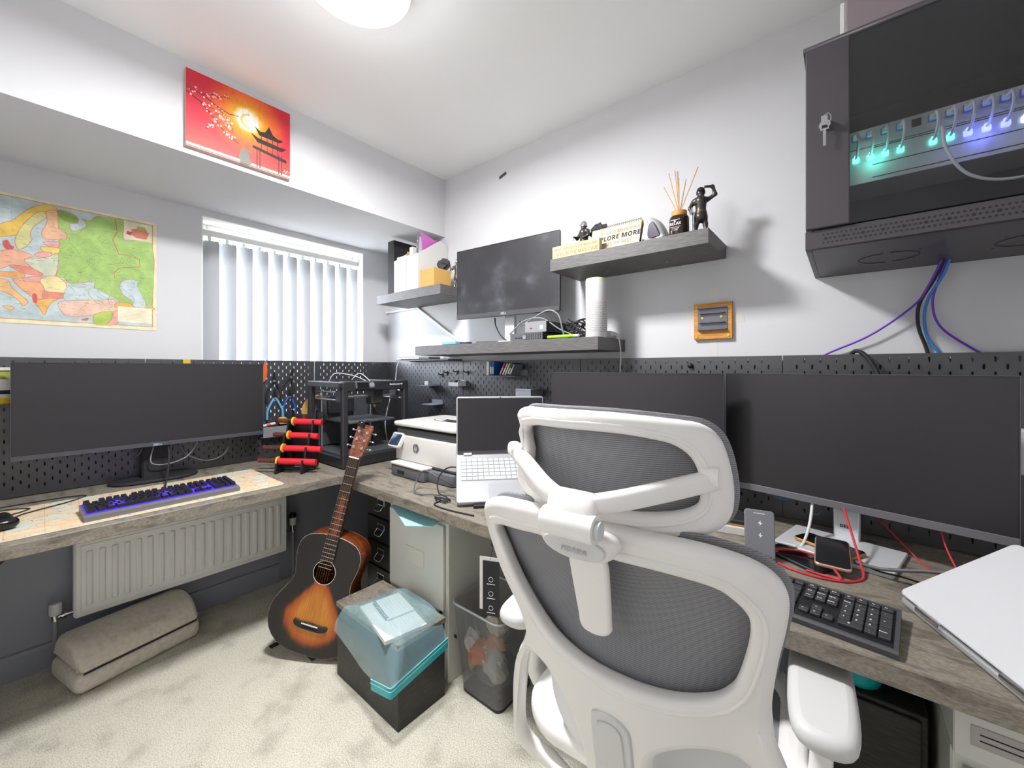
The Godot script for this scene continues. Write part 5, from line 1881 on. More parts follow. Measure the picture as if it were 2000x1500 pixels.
# keys of a full-size keyboard: [x, row, width] in key units
func key_plan(numpad := true) -> Array:
	var k := []
	for i in 13:
		k.append([[0, 2, 3, 4, 5, 6.5, 7.5, 8.5, 9.5, 11, 12, 13, 14][i], 0.0, 1.0])
	for i in 13:
		k.append([float(i), 1.25, 1.0])
	k.append([13.0, 1.25, 2.0])
	k.append([0.0, 2.25, 1.5])
	for i in 12:
		k.append([1.5 + i, 2.25, 1.0])
	k.append([13.5, 2.25, 1.5])
	k.append([0.0, 3.25, 1.75])
	for i in 12:
		k.append([1.75 + i, 3.25, 1.0])
	k.append([13.75, 3.25, 1.25])
	k.append([0.0, 4.25, 1.25])
	for i in 11:
		k.append([1.25 + i, 4.25, 1.0])
	k.append([12.25, 4.25, 2.75])
	for a in [[0.0, 1.25], [1.25, 1.25], [2.5, 1.25], [3.75, 6.25], [10.0, 1.25], [11.25, 1.25], [12.5, 1.25], [13.75, 1.25]]:
		k.append([a[0], 5.25, a[1]])
	for i in 3:
		k.append([15.25 + i, 0.0, 1.0])
		k.append([15.25 + i, 1.25, 1.0])
		k.append([15.25 + i, 2.25, 1.0])
		k.append([15.25 + i, 5.25, 1.0])
	k.append([16.25, 4.25, 1.0])
	if numpad:
		for i in 4:
			k.append([18.5 + i, 1.25, 1.0])
			k.append([18.5 + i, 0.0, 1.0])
		for r in 3:
			for i in 3:
				k.append([18.5 + i, 2.25 + r, 1.0])
		k.append([21.5, 2.25, 1.0, 2.0])
		k.append([18.5, 5.25, 2.0])
		k.append([20.5, 5.25, 1.0])
		k.append([21.5, 4.25, 1.0, 2.0])
	return k

func keys_on(parent: Node3D, unit: float, org: Vector3, high: float, m: Material, legend: Material, gap := 0.003) -> void:
	var shapes := {}
	for k in key_plan():
		var w: float = k[2]
		var d: float = k[3] if k.size() > 3 else 1.0
		var id := "%.2f_%.1f" % [w, d]
		if not shapes.has(id):
			var st := B()
			var sx := w * unit - gap
			var sz := d * unit - gap
			# key cap: a low truncated pyramid
			var bt := [Vector3(-sx / 2, 0, -sz / 2), Vector3(sx / 2, 0, -sz / 2), Vector3(sx / 2, 0, sz / 2), Vector3(-sx / 2, 0, sz / 2)]
			var tp := []
			for b in bt:
				tp.append(Vector3(b.x - signf(b.x) * gap * 0.55, high, b.z - signf(b.z) * gap * 0.55))
			for i in 4:
				var j := (i + 1) % 4
				face(st, [bt[i], bt[j], tp[j], tp[i]], (bt[i] + bt[j]) / 2.0)
			face(st, tp.duplicate(), Vector3.UP)
			face(st, bt.duplicate(), Vector3.DOWN)
			st.generate_normals()
			shapes[id] = st.commit()
		var o := mi(parent, "key", shapes[id], m)
		o.position = org + Vector3((k[0] + w / 2) * unit, 0, (k[1] + d / 2) * unit)

func left_desk_things() -> void:
	# desk mat with an antique map print
	var t := thing("desk_mat", "desk mat printed with an antique map in peach and aqua", "desk mat", Vector3(0, DT + 0.0002, 0))
	var im := Image.create(512, 512, false, Image.FORMAT_RGB8)
	var n1 := noise(0.008, 33, 5)
	var n2 := noise(0.02, 34, 4)
	for y in 512:
		for x in 512:
			var a := n1.get_noise_2d(x, y)
			var c := Color("ecd6ae")
			if a > 0.05:
				c = Color("dbe4d4").lerp(Color("efe6cc"), clampf(n2.get_noise_2d(x, y) + 0.4, 0, 1))
			else:
				c = Color("f0cfa6").lerp(Color("f4e2c2"), clampf(n2.get_noise_2d(x, y) + 0.5, 0, 1))
			if absf(a - 0.05) < 0.012:
				c = Color("b9744e")
			if absf(n2.get_noise_2d(x + 300, y)) < 0.012:
				c = c.lerp(Color("b0664a"), 0.5)
			im.set_pixel(x, y, c)
	for i in 7:
		iline(im, PackedVector2Array([Vector2(i * 85, 0), Vector2(i * 80 + 20, 512)]), 1.2, Color("c8a078"))
		iline(im, PackedVector2Array([Vector2(0, i * 85), Vector2(512, i * 80 + 20)]), 1.2, Color("c8a078"))
	mat("mat_print", "e6e6e6", 0.75, 0.0, {"albedo_texture": ImageTexture.create_from_image(im)})
	var st := B()
	st.set_smooth_group(-1)
	var s2 := st
	var mo := PackedVector2Array()
	for p in rrect(0.40, 1.0, 0.02, 4):
		mo.append(p + Vector2(0.42, 1.405))
	plate(st, mo, [], 0.003, 0.001, 2.0, func(p, z):
		s2.set_uv(Vector2((p.x - 0.2) / 0.5, (p.y - 0.9) / 0.5))
		return Vector3(p.x, 0.0016 + z, p.y), 1)
	obj(t, "printed_cloth", st, M.mat_print)
	# illuminated keyboard
	t = thing("backlit_keyboard", "black mechanical keyboard with violet backlight on the map desk mat", "keyboard", Vector3(0.515, DT + 0.0035, 1.278), 91.5)
	mat("kb_grey", "77787c", 0.4, 0.3)
	mat("key_black", "1c1b20", 0.45)
	mat("led_violet", "4a30c8", 0.5, 0.0, {"emission_enabled": true, "emission": Color("5a32ff"), "emission_energy_multiplier": 0.45})
	st = B()
	prism(st, pv([0.075, 0.0, 0.075, 0.014, 0.06, 0.018, -0.068, 0.026, -0.068, 0.0]), 0.43, Transform3D(Basis(Vector3.BACK, Vector3.UP, Vector3.LEFT), Vector3(0.215, 0, 0)))
	obj(t, "case", st, M.kb_grey)
	var tilt := Basis(Vector3.RIGHT, -atan2(0.008, 0.128) * -1.0)
	var deck := Node3D.new()
	st = B()
	bx(st, Vector3(0, 0.0, 0), Vector3(0.42, 0.0012, 0.117))
	st.generate_normals()
	var lit := mi(t, "led_underlight", st.commit(), M.led_violet)
	lit.transform = Transform3D(Basis(Vector3.RIGHT, 0.0625), Vector3(0, 0.0232, -0.005))
	keys_on(lit, 0.01855, Vector3(-0.2085, 0.0035, -0.0585), 0.0095, M.key_black, M.led_violet, 0.0028)
	deck.free()
	st = B()
	bx(st, Vector3(0, 0.0, 0), Vector3(0.012, 0.0006, 0.006))
	var lg := obj(t, "front_emblem", st, M.grey_light)
	lg.position = Vector3(0.02, 0.0158, 0.069)
	for x in [-0.13, 0.0, 0.13]:
		var l := OmniLight3D.new()
		l.name = "keyboard_led"
		l.light_color = Color("6a48ff")
		l.light_energy = 0.0025
		l.light_size = 0.02
		l.omni_range = 4.0
		l.omni_attenuation = 2.0
		l.shadow_enabled = true
		l.position = Vector3(x, 0.05, -0.005)
		t.add_child(l)
	# mouse
	t = thing("computer_mouse", "glossy black computer mouse on the map desk mat", "mouse", Vector3(0.45, DT + 0.0035, 1.665), 100)
	st = B()
	plate(st, smooth_loop(pv([-30, -60, 0, -66, 30, -60, 34, -20, 30, 20, 36, 48, 24, 62, 0, 66, -24, 62, -34, 45, -29, 20, -33, -20], 0.001), 3), [], 0.036, 0.017, 0.02, func(p, z): return Vector3(p.x, 0.019 + z * (1.0 - 2.4 * absf(p.y - 0.01)), p.y), 4)
	obj(t, "shell", st, M.black_gloss)
	st = B()
	cyl(st, Vector3(-0.004, 0.034, -0.03), Vector3(0.004, 0.034, -0.03), 0.01, -1, 16)
	obj(t, "scroll_wheel", st, M.grey_dark)
	# cup of odds and ends hung at the frame's edge
	t = thing("pegboard_cup", "white and yellow cup of small spools hooked on the pegboard", "cup", Vector3(0.055, 1.06, 1.672))
	st = B()
	lathe(st, [Vector2(0, 0), Vector2(0.036, 0), Vector2(0.038, 0.004), Vector2(0.038, 0.022)], 24)
	obj(t, "yellow_base", st, M.yellow)
	st = B()
	lathe(st, [Vector2(0.038, 0.022), Vector2(0.039, 0.09), Vector2(0.036, 0.09), Vector2(0.035, 0.03), Vector2(0, 0.03)], 24)
	obj(t, "cup_wall", st, M.white)
	st = B()
	lathe(st, [Vector2(0.0392, 0.036), Vector2(0.0395, 0.05)], 24)
	obj(t, "dark_band", st, M.ink)
	st = B()
	lathe(st, [Vector2(0.033, 0.09), Vector2(0.033, 0.118), Vector2(0.02, 0.122), Vector2(0.02, 0.09)], 24)
	obj(t, "spool", st, mat("olive", "9aa04a", 0.5))
	st = B()
	lathe(st, [Vector2(0.036, 0.122), Vector2(0.037, 0.132), Vector2(0.02, 0.134), Vector2(0.02, 0.124)], 24)
	obj(t, "spool_rim", st, M.cream)
	st = B()
	bx(st, Vector3(-0.036, 0.075, 0), Vector3(0.012, 0.02, 0.016), 0.002)
	obj(t, "hook", st, M.black)

func corner_things() -> void:
	toy_swords()
	desktop_printer()
	inkjet()
	open_laptop()

func toy_swords() -> void:
	var o := Vector3(0.405, DT + 0.0003, 0.765)
	var t := thing("sword_stand", "black four-tier wooden rack holding red toy swords", "sword rack", o, 39.6)
	mat("black_wood", "161517", 0.4)
	var st := B()
	bx(st, Vector3(0, 0.006, 0.0), Vector3(0.16, 0.012, 0.03), 0.002)
	obj(t, "base_rail", st, M.black_wood)
	var hook := [[0.055, 0.062], [0.109, 0.03], [0.168, -0.004], [0.23, -0.04]]
	for x in [-0.06, 0.06]:
		st = B()
		# side board with four stepped notches, seen edge on
		prism(st, pv([0.085, 0.0, 0.085, 0.03, 0.078, 0.064, 0.07, 0.064, 0.068, 0.04, 0.056, 0.04, 0.054, 0.08, 0.046, 0.118, 0.038, 0.118, 0.036, 0.094, 0.024, 0.094, 0.02, 0.135, 0.012, 0.177, 0.004, 0.177, 0.002, 0.153, -0.01, 0.153, -0.014, 0.2, -0.024, 0.239, -0.032, 0.239, -0.034, 0.215, -0.046, 0.215, -0.05, 0.285, -0.062, 0.29, -0.075, 0.27, -0.075, 0.0]), 0.008, Transform3D(Basis(Vector3.BACK, Vector3.UP, Vector3.LEFT), Vector3(x + 0.004, 0, 0)))
		obj(t, "side_board", st, M.black_wood)
	st = B()
	prism(st, smooth_loop(pv([-0.095, 0.25, -0.09, 0.275, -0.06, 0.27, 0.0, 0.262, 0.06, 0.27, 0.09, 0.275, 0.095, 0.25, 0.06, 0.235, 0.0, 0.23, -0.06, 0.235]), 2), 0.008, Transform3D(Basis.IDENTITY, Vector3(0, 0, -0.066)))
	obj(t, "crest_board", st, M.black_wood)
	st = B()
	lathe(st, [Vector2(0.004, 0), Vector2(0.008, 0), Vector2(0.008, 0.001), Vector2(0.004, 0.001), Vector2(0.004, 0)], 16, Transform3D(Basis(Vector3.RIGHT, PI / 2), Vector3(0, 0.25, -0.0575)))
	obj(t, "red_crest", st, M.red_dark)
	st = B()
	bx(st, Vector3(0, 0.12, -0.07), Vector3(0.125, 0.22, 0.006), 0.001)
	obj(t, "back_board", st, M.black_wood)
	var names := ["lowest", "second", "third", "topmost"]
	var spec := [[-0.148, 0.118, 0.054, 0.062], [-0.143, 0.126, 0.108, 0.03], [-0.115, 0.096, 0.165, -0.004], [-0.11, 0.098, 0.227, -0.04]]
	mat("grip", "4a2520", 0.7)
	for i in 4:
		var x0: float = spec[i][0]
		var x1: float = spec[i][1]
		var y: float = spec[i][2] + 0.003
		var z: float = spec[i][3]
		var s := thing("toy_sword", "red toy katana with yellow guard, %s on the black rack" % names[i], "toy sword", o, 39.6, "red toy swords on the rack")
		var g := lerpf(x0, x1, 0.33)
		st = B()
		sweep(st, [Vector3(g, y + 0.0, z), Vector3(lerpf(g, x1, 0.5), y - 0.002, z), Vector3(x1, y - 0.006, z)], 0.013, 0.0145, Vector3.UP, 16, 6, 0.85)
		obj(s, "scabbard", st, M.red)
		st = B()
		sweep(st, [Vector3(x0, y + 0.004, z), Vector3(g, y + 0.001, z)], 0.0095, 0.0105, Vector3.UP, 14, 2, 0.8)
		var h := obj(s, "grip", st, M.grip)
		for k in 6:
			st = B()
			var hx := lerpf(x0 + 0.006, g - 0.008, k / 5.0)
			bx(st, Vector3(hx, y + 0.003, z + 0.0098), Vector3(0.005, 0.005, 0.002), 0.0005, Basis(Vector3.BACK, PI / 4))
			obj(h, "grip_diamond", st, M.red_dark)
		st = B()
		cyl(st, Vector3(x0 - 0.003, y + 0.004, z), Vector3(x0 + 0.001, y + 0.004, z), 0.0115, -1, 14)
		obj(s, "pommel", st, M.red_dark)
		st = B()
		cyl(st, Vector3(g - 0.003, y + 0.001, z), Vector3(g + 0.004, y + 0.001, z), 0.021, -1, 24)
		obj(s, "guard", st, M.yellow)

func desktop_printer() -> void:
	var t := thing("desktop_3d_printer", "black open-frame 3D printer on the worktop in the corner", "3D printer", Vector3(0.39, DT + 0.0003, 0.44), 90)
	mat("p_black", "2a2a2d", 0.4)
	mat("p_grey", "4c4d52", 0.45)
	var h := 0.43
	var w := 0.19
	var st := B()
	bx(st, Vector3(0, 0.03, 0), Vector3(0.38, 0.056, 0.38), 0.006)
	obj(t, "base", st, M.p_black)
	st = B()
	bx(st, Vector3(0, 0.06, 0), Vector3(0.33, 0.006, 0.33), 0.001)
	obj(t, "tray", st, M.p_grey)
	for sx in [-1.0, 1.0]:
		for sz in [-1.0, 1.0]:
			st = B()
			bx(st, Vector3(sx * 0.175, 0.058 + 0.17, sz * 0.175), Vector3(0.03, 0.35, 0.03), 0.006)
			obj(t, "post", st, M.p_black)
	# top ring: deep front beam, slim sides
	st = B()
	slab(st, 0.38, 0.05, 0.05, 0.01, 0.006, Transform3D(Basis.IDENTITY, Vector3(0, h - 0.027, 0.165)))
	var beam := obj(t, "front_beam", st, M.p_black)
	for sx in [-1.0, 1.0]:
		st = B()
		bx(st, Vector3(sx * 0.175, h - 0.02, -0.02), Vector3(0.03, 0.03, 0.34), 0.004)
		obj(t, "side_rail", st, M.p_grey)
	st = B()
	bx(st, Vector3(0, h - 0.02, -0.175), Vector3(0.32, 0.03, 0.03), 0.004)
	obj(t, "rear_rail", st, M.p_black)
	st = B()
	bx(st, Vector3(-0.075, h - 0.022, 0.194), Vector3(0.105, 0.038, 0.014), 0.004, Basis(Vector3.RIGHT, -0.25))
	var disp := obj(beam, "control_panel", st, M.p_grey)
	st = B()
	bx(st, Vector3(-0.09, h - 0.022, 0.2022), Vector3(0.062, 0.028, 0.001), 0.0, Basis(Vector3.RIGHT, -0.25))
	obj(disp, "display", st, M.black_gloss)
	st = B()
	cyl(st, Vector3(-0.042, h - 0.022, 0.2), Vector3(-0.042, h - 0.0212, 0.205), 0.013, -1, 24)
	cyl(st, Vector3(-0.042, h - 0.022, 0.205), Vector3(-0.042, h - 0.0212, 0.208), 0.006, -1, 20)
	obj(disp, "dial", st, M.grey)
	words(beam, "Bambu Lab P1P", 0.011, M.ink_white, Transform3D(Basis.IDENTITY, Vector3(0.11, h - 0.022, 0.1905)), "Droid Sans", true, "lettering", 0.0006)
	# motion rods, carriage and bed
	for z in [0.09, 0.115]:
		st = B()
		cyl(st, Vector3(-0.165, h - 0.085, z), Vector3(0.165, h - 0.085, z), 0.005, -1, 12)
		obj(t, "rod", st, M.silver)
	for sx in [-1.0, 1.0]:
		for y in [h - 0.06, h - 0.1]:
			st = B()
			cyl(st, Vector3(sx * 0.16, y, -0.16), Vector3(sx * 0.16, y, 0.16), 0.005, -1, 12)
			obj(t, "rod", st, M.silver)
		st = B()
		bx(st, Vector3(sx * 0.158, h - 0.08, 0.1), Vector3(0.022, 0.06, 0.06), 0.004)
		obj(t, "slider", st, M.p_grey)
		st = B()
		cyl(st, Vector3(sx * 0.145, 0.06, -0.12), Vector3(sx * 0.145, h - 0.05, -0.12), 0.005, -1, 12)
		obj(t, "lead_screw", st, M.silver)
	st = B()
	bx(st, Vector3(0.02, h - 0.085, 0.125), Vector3(0.07, 0.085, 0.065), 0.008)
	var head := obj(t, "print_head", st, M.p_black)
	st = B()
	cyl(st, Vector3(0.02, h - 0.145, 0.125), Vector3(0.02, h - 0.128, 0.125), 0.0015, 0.008, 12)
	obj(head, "nozzle", st, M.yellow)
	st = B()
	slab(st, 0.27, 0.27, 0.012, 0.012, 0.003, Transform3D(Basis(Vector3.RIGHT, Vector3.FORWARD, Vector3.UP), Vector3(0.01, 0.215, 0.0)))
	obj(t, "bed", st, M.p_grey)
	st = B()
	bx(st, Vector3(0.01, 0.203, -0.15), Vector3(0.3, 0.02, 0.05), 0.003)
	obj(t, "bed_carrier", st, M.p_black)
	st = B()
	bx(st, Vector3(0, 0.2, -0.178), Vector3(0.33, 0.27, 0.008), 0.002)
	var bp := obj(t, "rear_panel", st, M.p_grey)
	st = B()
	slab(st, 0.15, 0.1, 0.03, 0.008, 0.004, Transform3D(Basis.IDENTITY, Vector3(-0.02, 0.29, -0.16)))
	obj(bp, "chamber_fan", st, M.p_black)
	st = B()
	bx(st, Vector3(0.0, 0.295, -0.144), Vector3(0.014, 0.05, 0.001))
	obj(bp, "white_sticker", st, M.paper)
	st = B()
	tube(st, [Vector3(-0.09, h - 0.01, -0.15), Vector3(-0.08, h + 0.035, -0.1), Vector3(-0.02, h + 0.02, 0.0), Vector3(0.01, h - 0.02, 0.1), Vector3(0.02, h - 0.05, 0.12)], 0.0022, 6, 6)
	tube(st, [Vector3(0.05, h - 0.01, -0.17), Vector3(0.06, h + 0.03, -0.12), Vector3(0.04, h + 0.025, -0.02), Vector3(0.03, h - 0.03, 0.11)], 0.0022, 6, 6)
	obj(t, "feed_tube", st, M.white)
	# spool behind
	t = thing("filament_spool", "tan cardboard filament spool behind the 3D printer", "spool", Vector3(0.13, 0.945, 0.53))
	var xf := Transform3D(Basis(Vector3.BACK, -PI / 2), Vector3.ZERO)
	for x in [-0.026, 0.024]:
		st = B()
		lathe(st, [Vector2(0.026, x), Vector2(0.092, x), Vector2(0.092, x + 0.003), Vector2(0.026, x + 0.003), Vector2(0.026, x)], 36, xf)
		obj(t, "flange", st, M.card)
	st = B()
	lathe(st, [Vector2(0.03, -0.0225), Vector2(0.066, -0.0225), Vector2(0.066, 0.0235), Vector2(0.03, 0.0235)], 30, xf)
	obj(t, "filament", st, M.orange)
	st = B()
	cyl(st, Vector3(-0.1, 0, 0), Vector3(0.05, 0, 0), 0.018, -1, 16)
	obj(t, "spindle", st, M.black)

func inkjet() -> void:
	# white all-in-one printer
	var t := thing("inkjet_printer", "white and grey all-in-one inkjet printer with touch screen beside the laptop", "printer", Vector3(0.99, DT + 0.0003, 0.32))
	mat("hp_white", "d3d0ca", 0.4)
	mat("hp_grey", "5d5f63", 0.5)
	var st := B()
	plate(st, rrect(0.45, 0.33, 0.03, 5), [], 0.05, 0.006, 1.0, func(p, z): return Vector3(p.x + 0.004, 0.026 + z, p.y + 0.012), 2)
	obj(t, "lower_body", st, M.hp_grey)
	st = B()
	plate(st, rrect(0.45, 0.31, 0.03, 5), [], 0.122, 0.008, 1.0, func(p, z): return Vector3(p.x + 0.006, 0.118 + z, p.y), 3)
	var body := obj(t, "main_body", st, M.hp_white)
	# dark outlet gap and output shelf
	st = B()
	bx(st, Vector3(0.02, 0.054, 0.148), Vector3(0.41, 0.014, 0.022), 0.003)
	obj(t, "outlet_gap", st, M.black)
	st = B()
	plate(st, rrect(0.24, 0.10, 0.012, 4), [], 0.05, 0.004, 1.0, func(p, z): return Vector3(p.x - 0.05, 0.027 + z, p.y + 0.155), 2)
	var tray := obj(t, "paper_tray", st, M.hp_grey)
	st = B()
	plate(st, rrect(0.246, 0.106, 0.013, 4), [], 0.01, 0.003, 1.0, func(p, z): return Vector3(p.x - 0.05, 0.056 + z, p.y + 0.156), 2)
	obj(tray, "tray_lid", st, M.hp_white)
	st = B()
	bx(st, Vector3(-0.09, 0.022, 0.205), Vector3(0.05, 0.018, 0.004), 0.001)
	obj(tray, "grip", st, M.black)
	# scanner deck and lid with feeder slot
	st = B()
	plate(st, rrect(0.44, 0.30, 0.025, 5), [], 0.03, 0.008, 1.0, func(p, z): return Vector3(p.x + 0.006, 0.192 + z, p.y), 2)
	obj(t, "scanner_deck", st, M.hp_grey)
	st = B()
	plate(st, rrect(0.45, 0.33, 0.03, 5), [], 0.02, 0.007, 1.0, func(p, z): return Vector3(p.x + 0.012, 0.232 + z, p.y + 0.005), 3)
	var lid := obj(t, "lid", st, M.hp_white)
	st = B()
	bx(st, Vector3(0.06, 0.244, 0.01), Vector3(0.26, 0.006, 0.04), 0.002)
	obj(lid, "feeder_slot", st, M.ink)
	st = B()
	bx(st, Vector3(-0.02, 0.247, 0.03), Vector3(0.05, 0.008, 0.03), 0.003)
	obj(lid, "paper_guide", st, M.grey_light)
	# tilted touch screen
	st = B()
	var tb := Basis(Vector3.RIGHT, -0.55)
	slab(st, 0.085, 0.075, 0.02, 0.012, 0.004, Transform3D(tb, Vector3(-0.178, 0.152, 0.163)))
	var ts := obj(body, "touch_panel", st, M.hp_white)
	st = B()
	slab(st, 0.07, 0.056, 0.002, 0.005, 0.0008, Transform3D(tb, Vector3(-0.178, 0.157, 0.1725)))
	obj(ts, "touch_screen", st, mat("screen_blue", "26364c", 0.15))
	# round emblem
	var e := xfm(Vector3(-0.045, 0.128, 0.1562))
	st = B()
	var disc := PackedVector2Array()
	for i in 28:
		disc.append(Vector2(cos(TAU * i / 28), sin(TAU * i / 28)) * 0.021)
	prism(st, disc, 0.0008, e)
	var em := obj(body, "round_emblem", st, M.hp_grey)
	st = B()
	for p in [[-0.004, 0.02, -0.001, 0.02, -0.005, 0.004, -0.008, 0.004], [-0.0085, 0.006, -0.0055, 0.006, -0.011, -0.012, -0.0135, -0.012], [-0.006, 0.006, -0.001, 0.006, -0.002, 0.0035, -0.006, 0.0035], [-0.003, 0.006, -0.0005, 0.006, -0.005, -0.01, -0.0075, -0.01], [0.003, 0.006, 0.0055, 0.006, 0.0, -0.02, -0.003, -0.02], [0.003, 0.006, 0.010, 0.006, 0.009, 0.003, 0.003, 0.003], [0.0085, 0.006, 0.011, 0.006, 0.0075, -0.009, 0.005, -0.009], [0.001, -0.009, 0.008, -0.009, 0.0075, -0.0065, 0.001, -0.0065]]:
		prism(st, pv(p), 0.0005, e.translated_local(Vector3(0, 0, 0.0008)))
	obj(em, "emblem_letters", st, M.hp_white)

func open_laptop() -> void:
	var t := thing("open_laptop", "open silver laptop raised on a stand behind the chair headrest", "laptop", Vector3(1.393, DT + 0.0003, 0.640), 47.4)
	# local: x along the front edge from the left corner, z towards the viewer, base rises away from the front
	var w := 0.355
	var d := 0.24
	var tl := deg_to_rad(33.0)
	var bs := Basis(Vector3.RIGHT, tl)
	var org := Vector3(0, 0.012, 0)
	var at := func(x: float, y: float, z: float) -> Vector3:
		return org + bs * Vector3(x, y, -z)
	var st := B()
	slab(st, w, d, 0.014, 0.01, 0.003, Transform3D(bs * Basis(Vector3.RIGHT, -PI / 2), at.call(w / 2, 0.0, d / 2)))
	var base := obj(t, "base", st, M.laptop_alu)
	st = B()
	bx(st, at.call(w / 2, 0.0074, 0.155), Vector3(0.32, 0.0012, 0.115), 0.0, bs)
	var well := obj(base, "keyboard_well", st, M.grey)
	st = B()
	bx(st, Vector3.ZERO, Vector3(0.0185, 0.0022, 0.0162), 0.0006)
	st.generate_normals()
	var key := st.commit()
	mat("key_silver", "bcbdbf", 0.5)
	for r in 6:
		for c in 15:
			if r == 0 and c > 3 and c < 8:
				continue
			var o := mi(well, "key", key, M.key_silver)
			o.transform = Transform3D(bs, at.call(0.0285 + c * 0.0213, 0.0088, 0.1085 + r * 0.0186))
	st = B()
	bx(st, at.call(0.0285 + 5.5 * 0.0213, 0.0088, 0.1085), Vector3(0.082, 0.0022, 0.0162), 0.0006, bs)
	obj(well, "space_bar", st, M.key_silver)
	st = B()
	bx(st, at.call(w / 2, 0.0072, 0.048), Vector3(0.12, 0.0008, 0.07), 0.0, bs)
	obj(base, "touchpad", st, mat("pad_silver", "a2a4a8", 0.35))
	# lid stands upright from the hinge
	var hp: Vector3 = at.call(w / 2, 0.008, d - 0.006)
	st = B()
	slab(st, w, 0.232, 0.007, 0.01, 0.002, Transform3D(Basis.IDENTITY, hp + Vector3(0, 0.116, -0.003)))
	var lid := obj(t, "lid", st, M.alu)
	st = B()
	bx(st, hp + Vector3(0, 0.12, 0.001), Vector3(w - 0.01, 0.212, 0.001))
	obj(lid, "screen", st, M.screen)
	st = B()
	bx(st, hp + Vector3(0, 0.008, 0.0012), Vector3(w - 0.01, 0.012, 0.0012))
	obj(lid, "lower_bezel", st, M.bezel)
	st = B()
	cyl(st, hp + Vector3(0, 0.227, 0.0), hp + Vector3(0, 0.227, 0.0016), 0.003, -1, 12)
	obj(lid, "camera", st, M.ink)
	for x in [0.045, w - 0.045]:
		st = B()
		cyl(st, hp + Vector3(x - w / 2 - 0.016, 0.001, 0.002), hp + Vector3(x - w / 2 + 0.016, 0.001, 0.002), 0.006, -1, 12)
		obj(lid, "hinge", st, M.alu_pale)
	# wedge stand
	var s := thing("laptop_stand", "dark wedge stand under the open silver laptop", "laptop stand", Vector3(1.393, DT + 0.0003, 0.640), 47.4)
	for x in [0.07, w - 0.07]:
		st = B()
		prism(st, pv([-0.02, 0.0, 0.19, 0.0, 0.19, 0.113, 0.185, 0.113, 0.01, 0.0035, 0.0, 0.0035]), 0.02, Transform3D(Basis(Vector3.FORWARD, Vector3.UP, Vector3.RIGHT), Vector3(x - 0.01, 0, 0)))
		obj(s, "wedge", st, M.steel_dark)
	st = B()
	bx(st, Vector3(w / 2, 0.006, 0.012), Vector3(w - 0.12, 0.012, 0.012), 0.002)
	obj(s, "front_lip", st, M.steel_dark)

func phone(label: String, at: Vector3, bas: Basis, rim: Material) -> Node3D:
	var t := thing("smartphone", label, "phone", at)
	t.basis = bas
	var st := B()
	slab(st, 0.071, 0.145, 0.0085, 0.011, 0.003, Transform3D(Basis.IDENTITY, Vector3(0, 0, 0.00425)))
	obj(t, "casing", st, rim)
	st = B()
	slab(st, 0.066, 0.14, 0.001, 0.009, 0.0004, Transform3D(Basis.IDENTITY, Vector3(0, 0, 0.0088)))
	obj(t, "screen", st, M.black_gloss)
	return t

func flat_basis(turn: float, tilt := 0.0) -> Basis:   # lying: local y runs away from the viewer, local z up
	return yaw(turn) * Basis(Vector3.RIGHT, -PI / 2 + tilt)

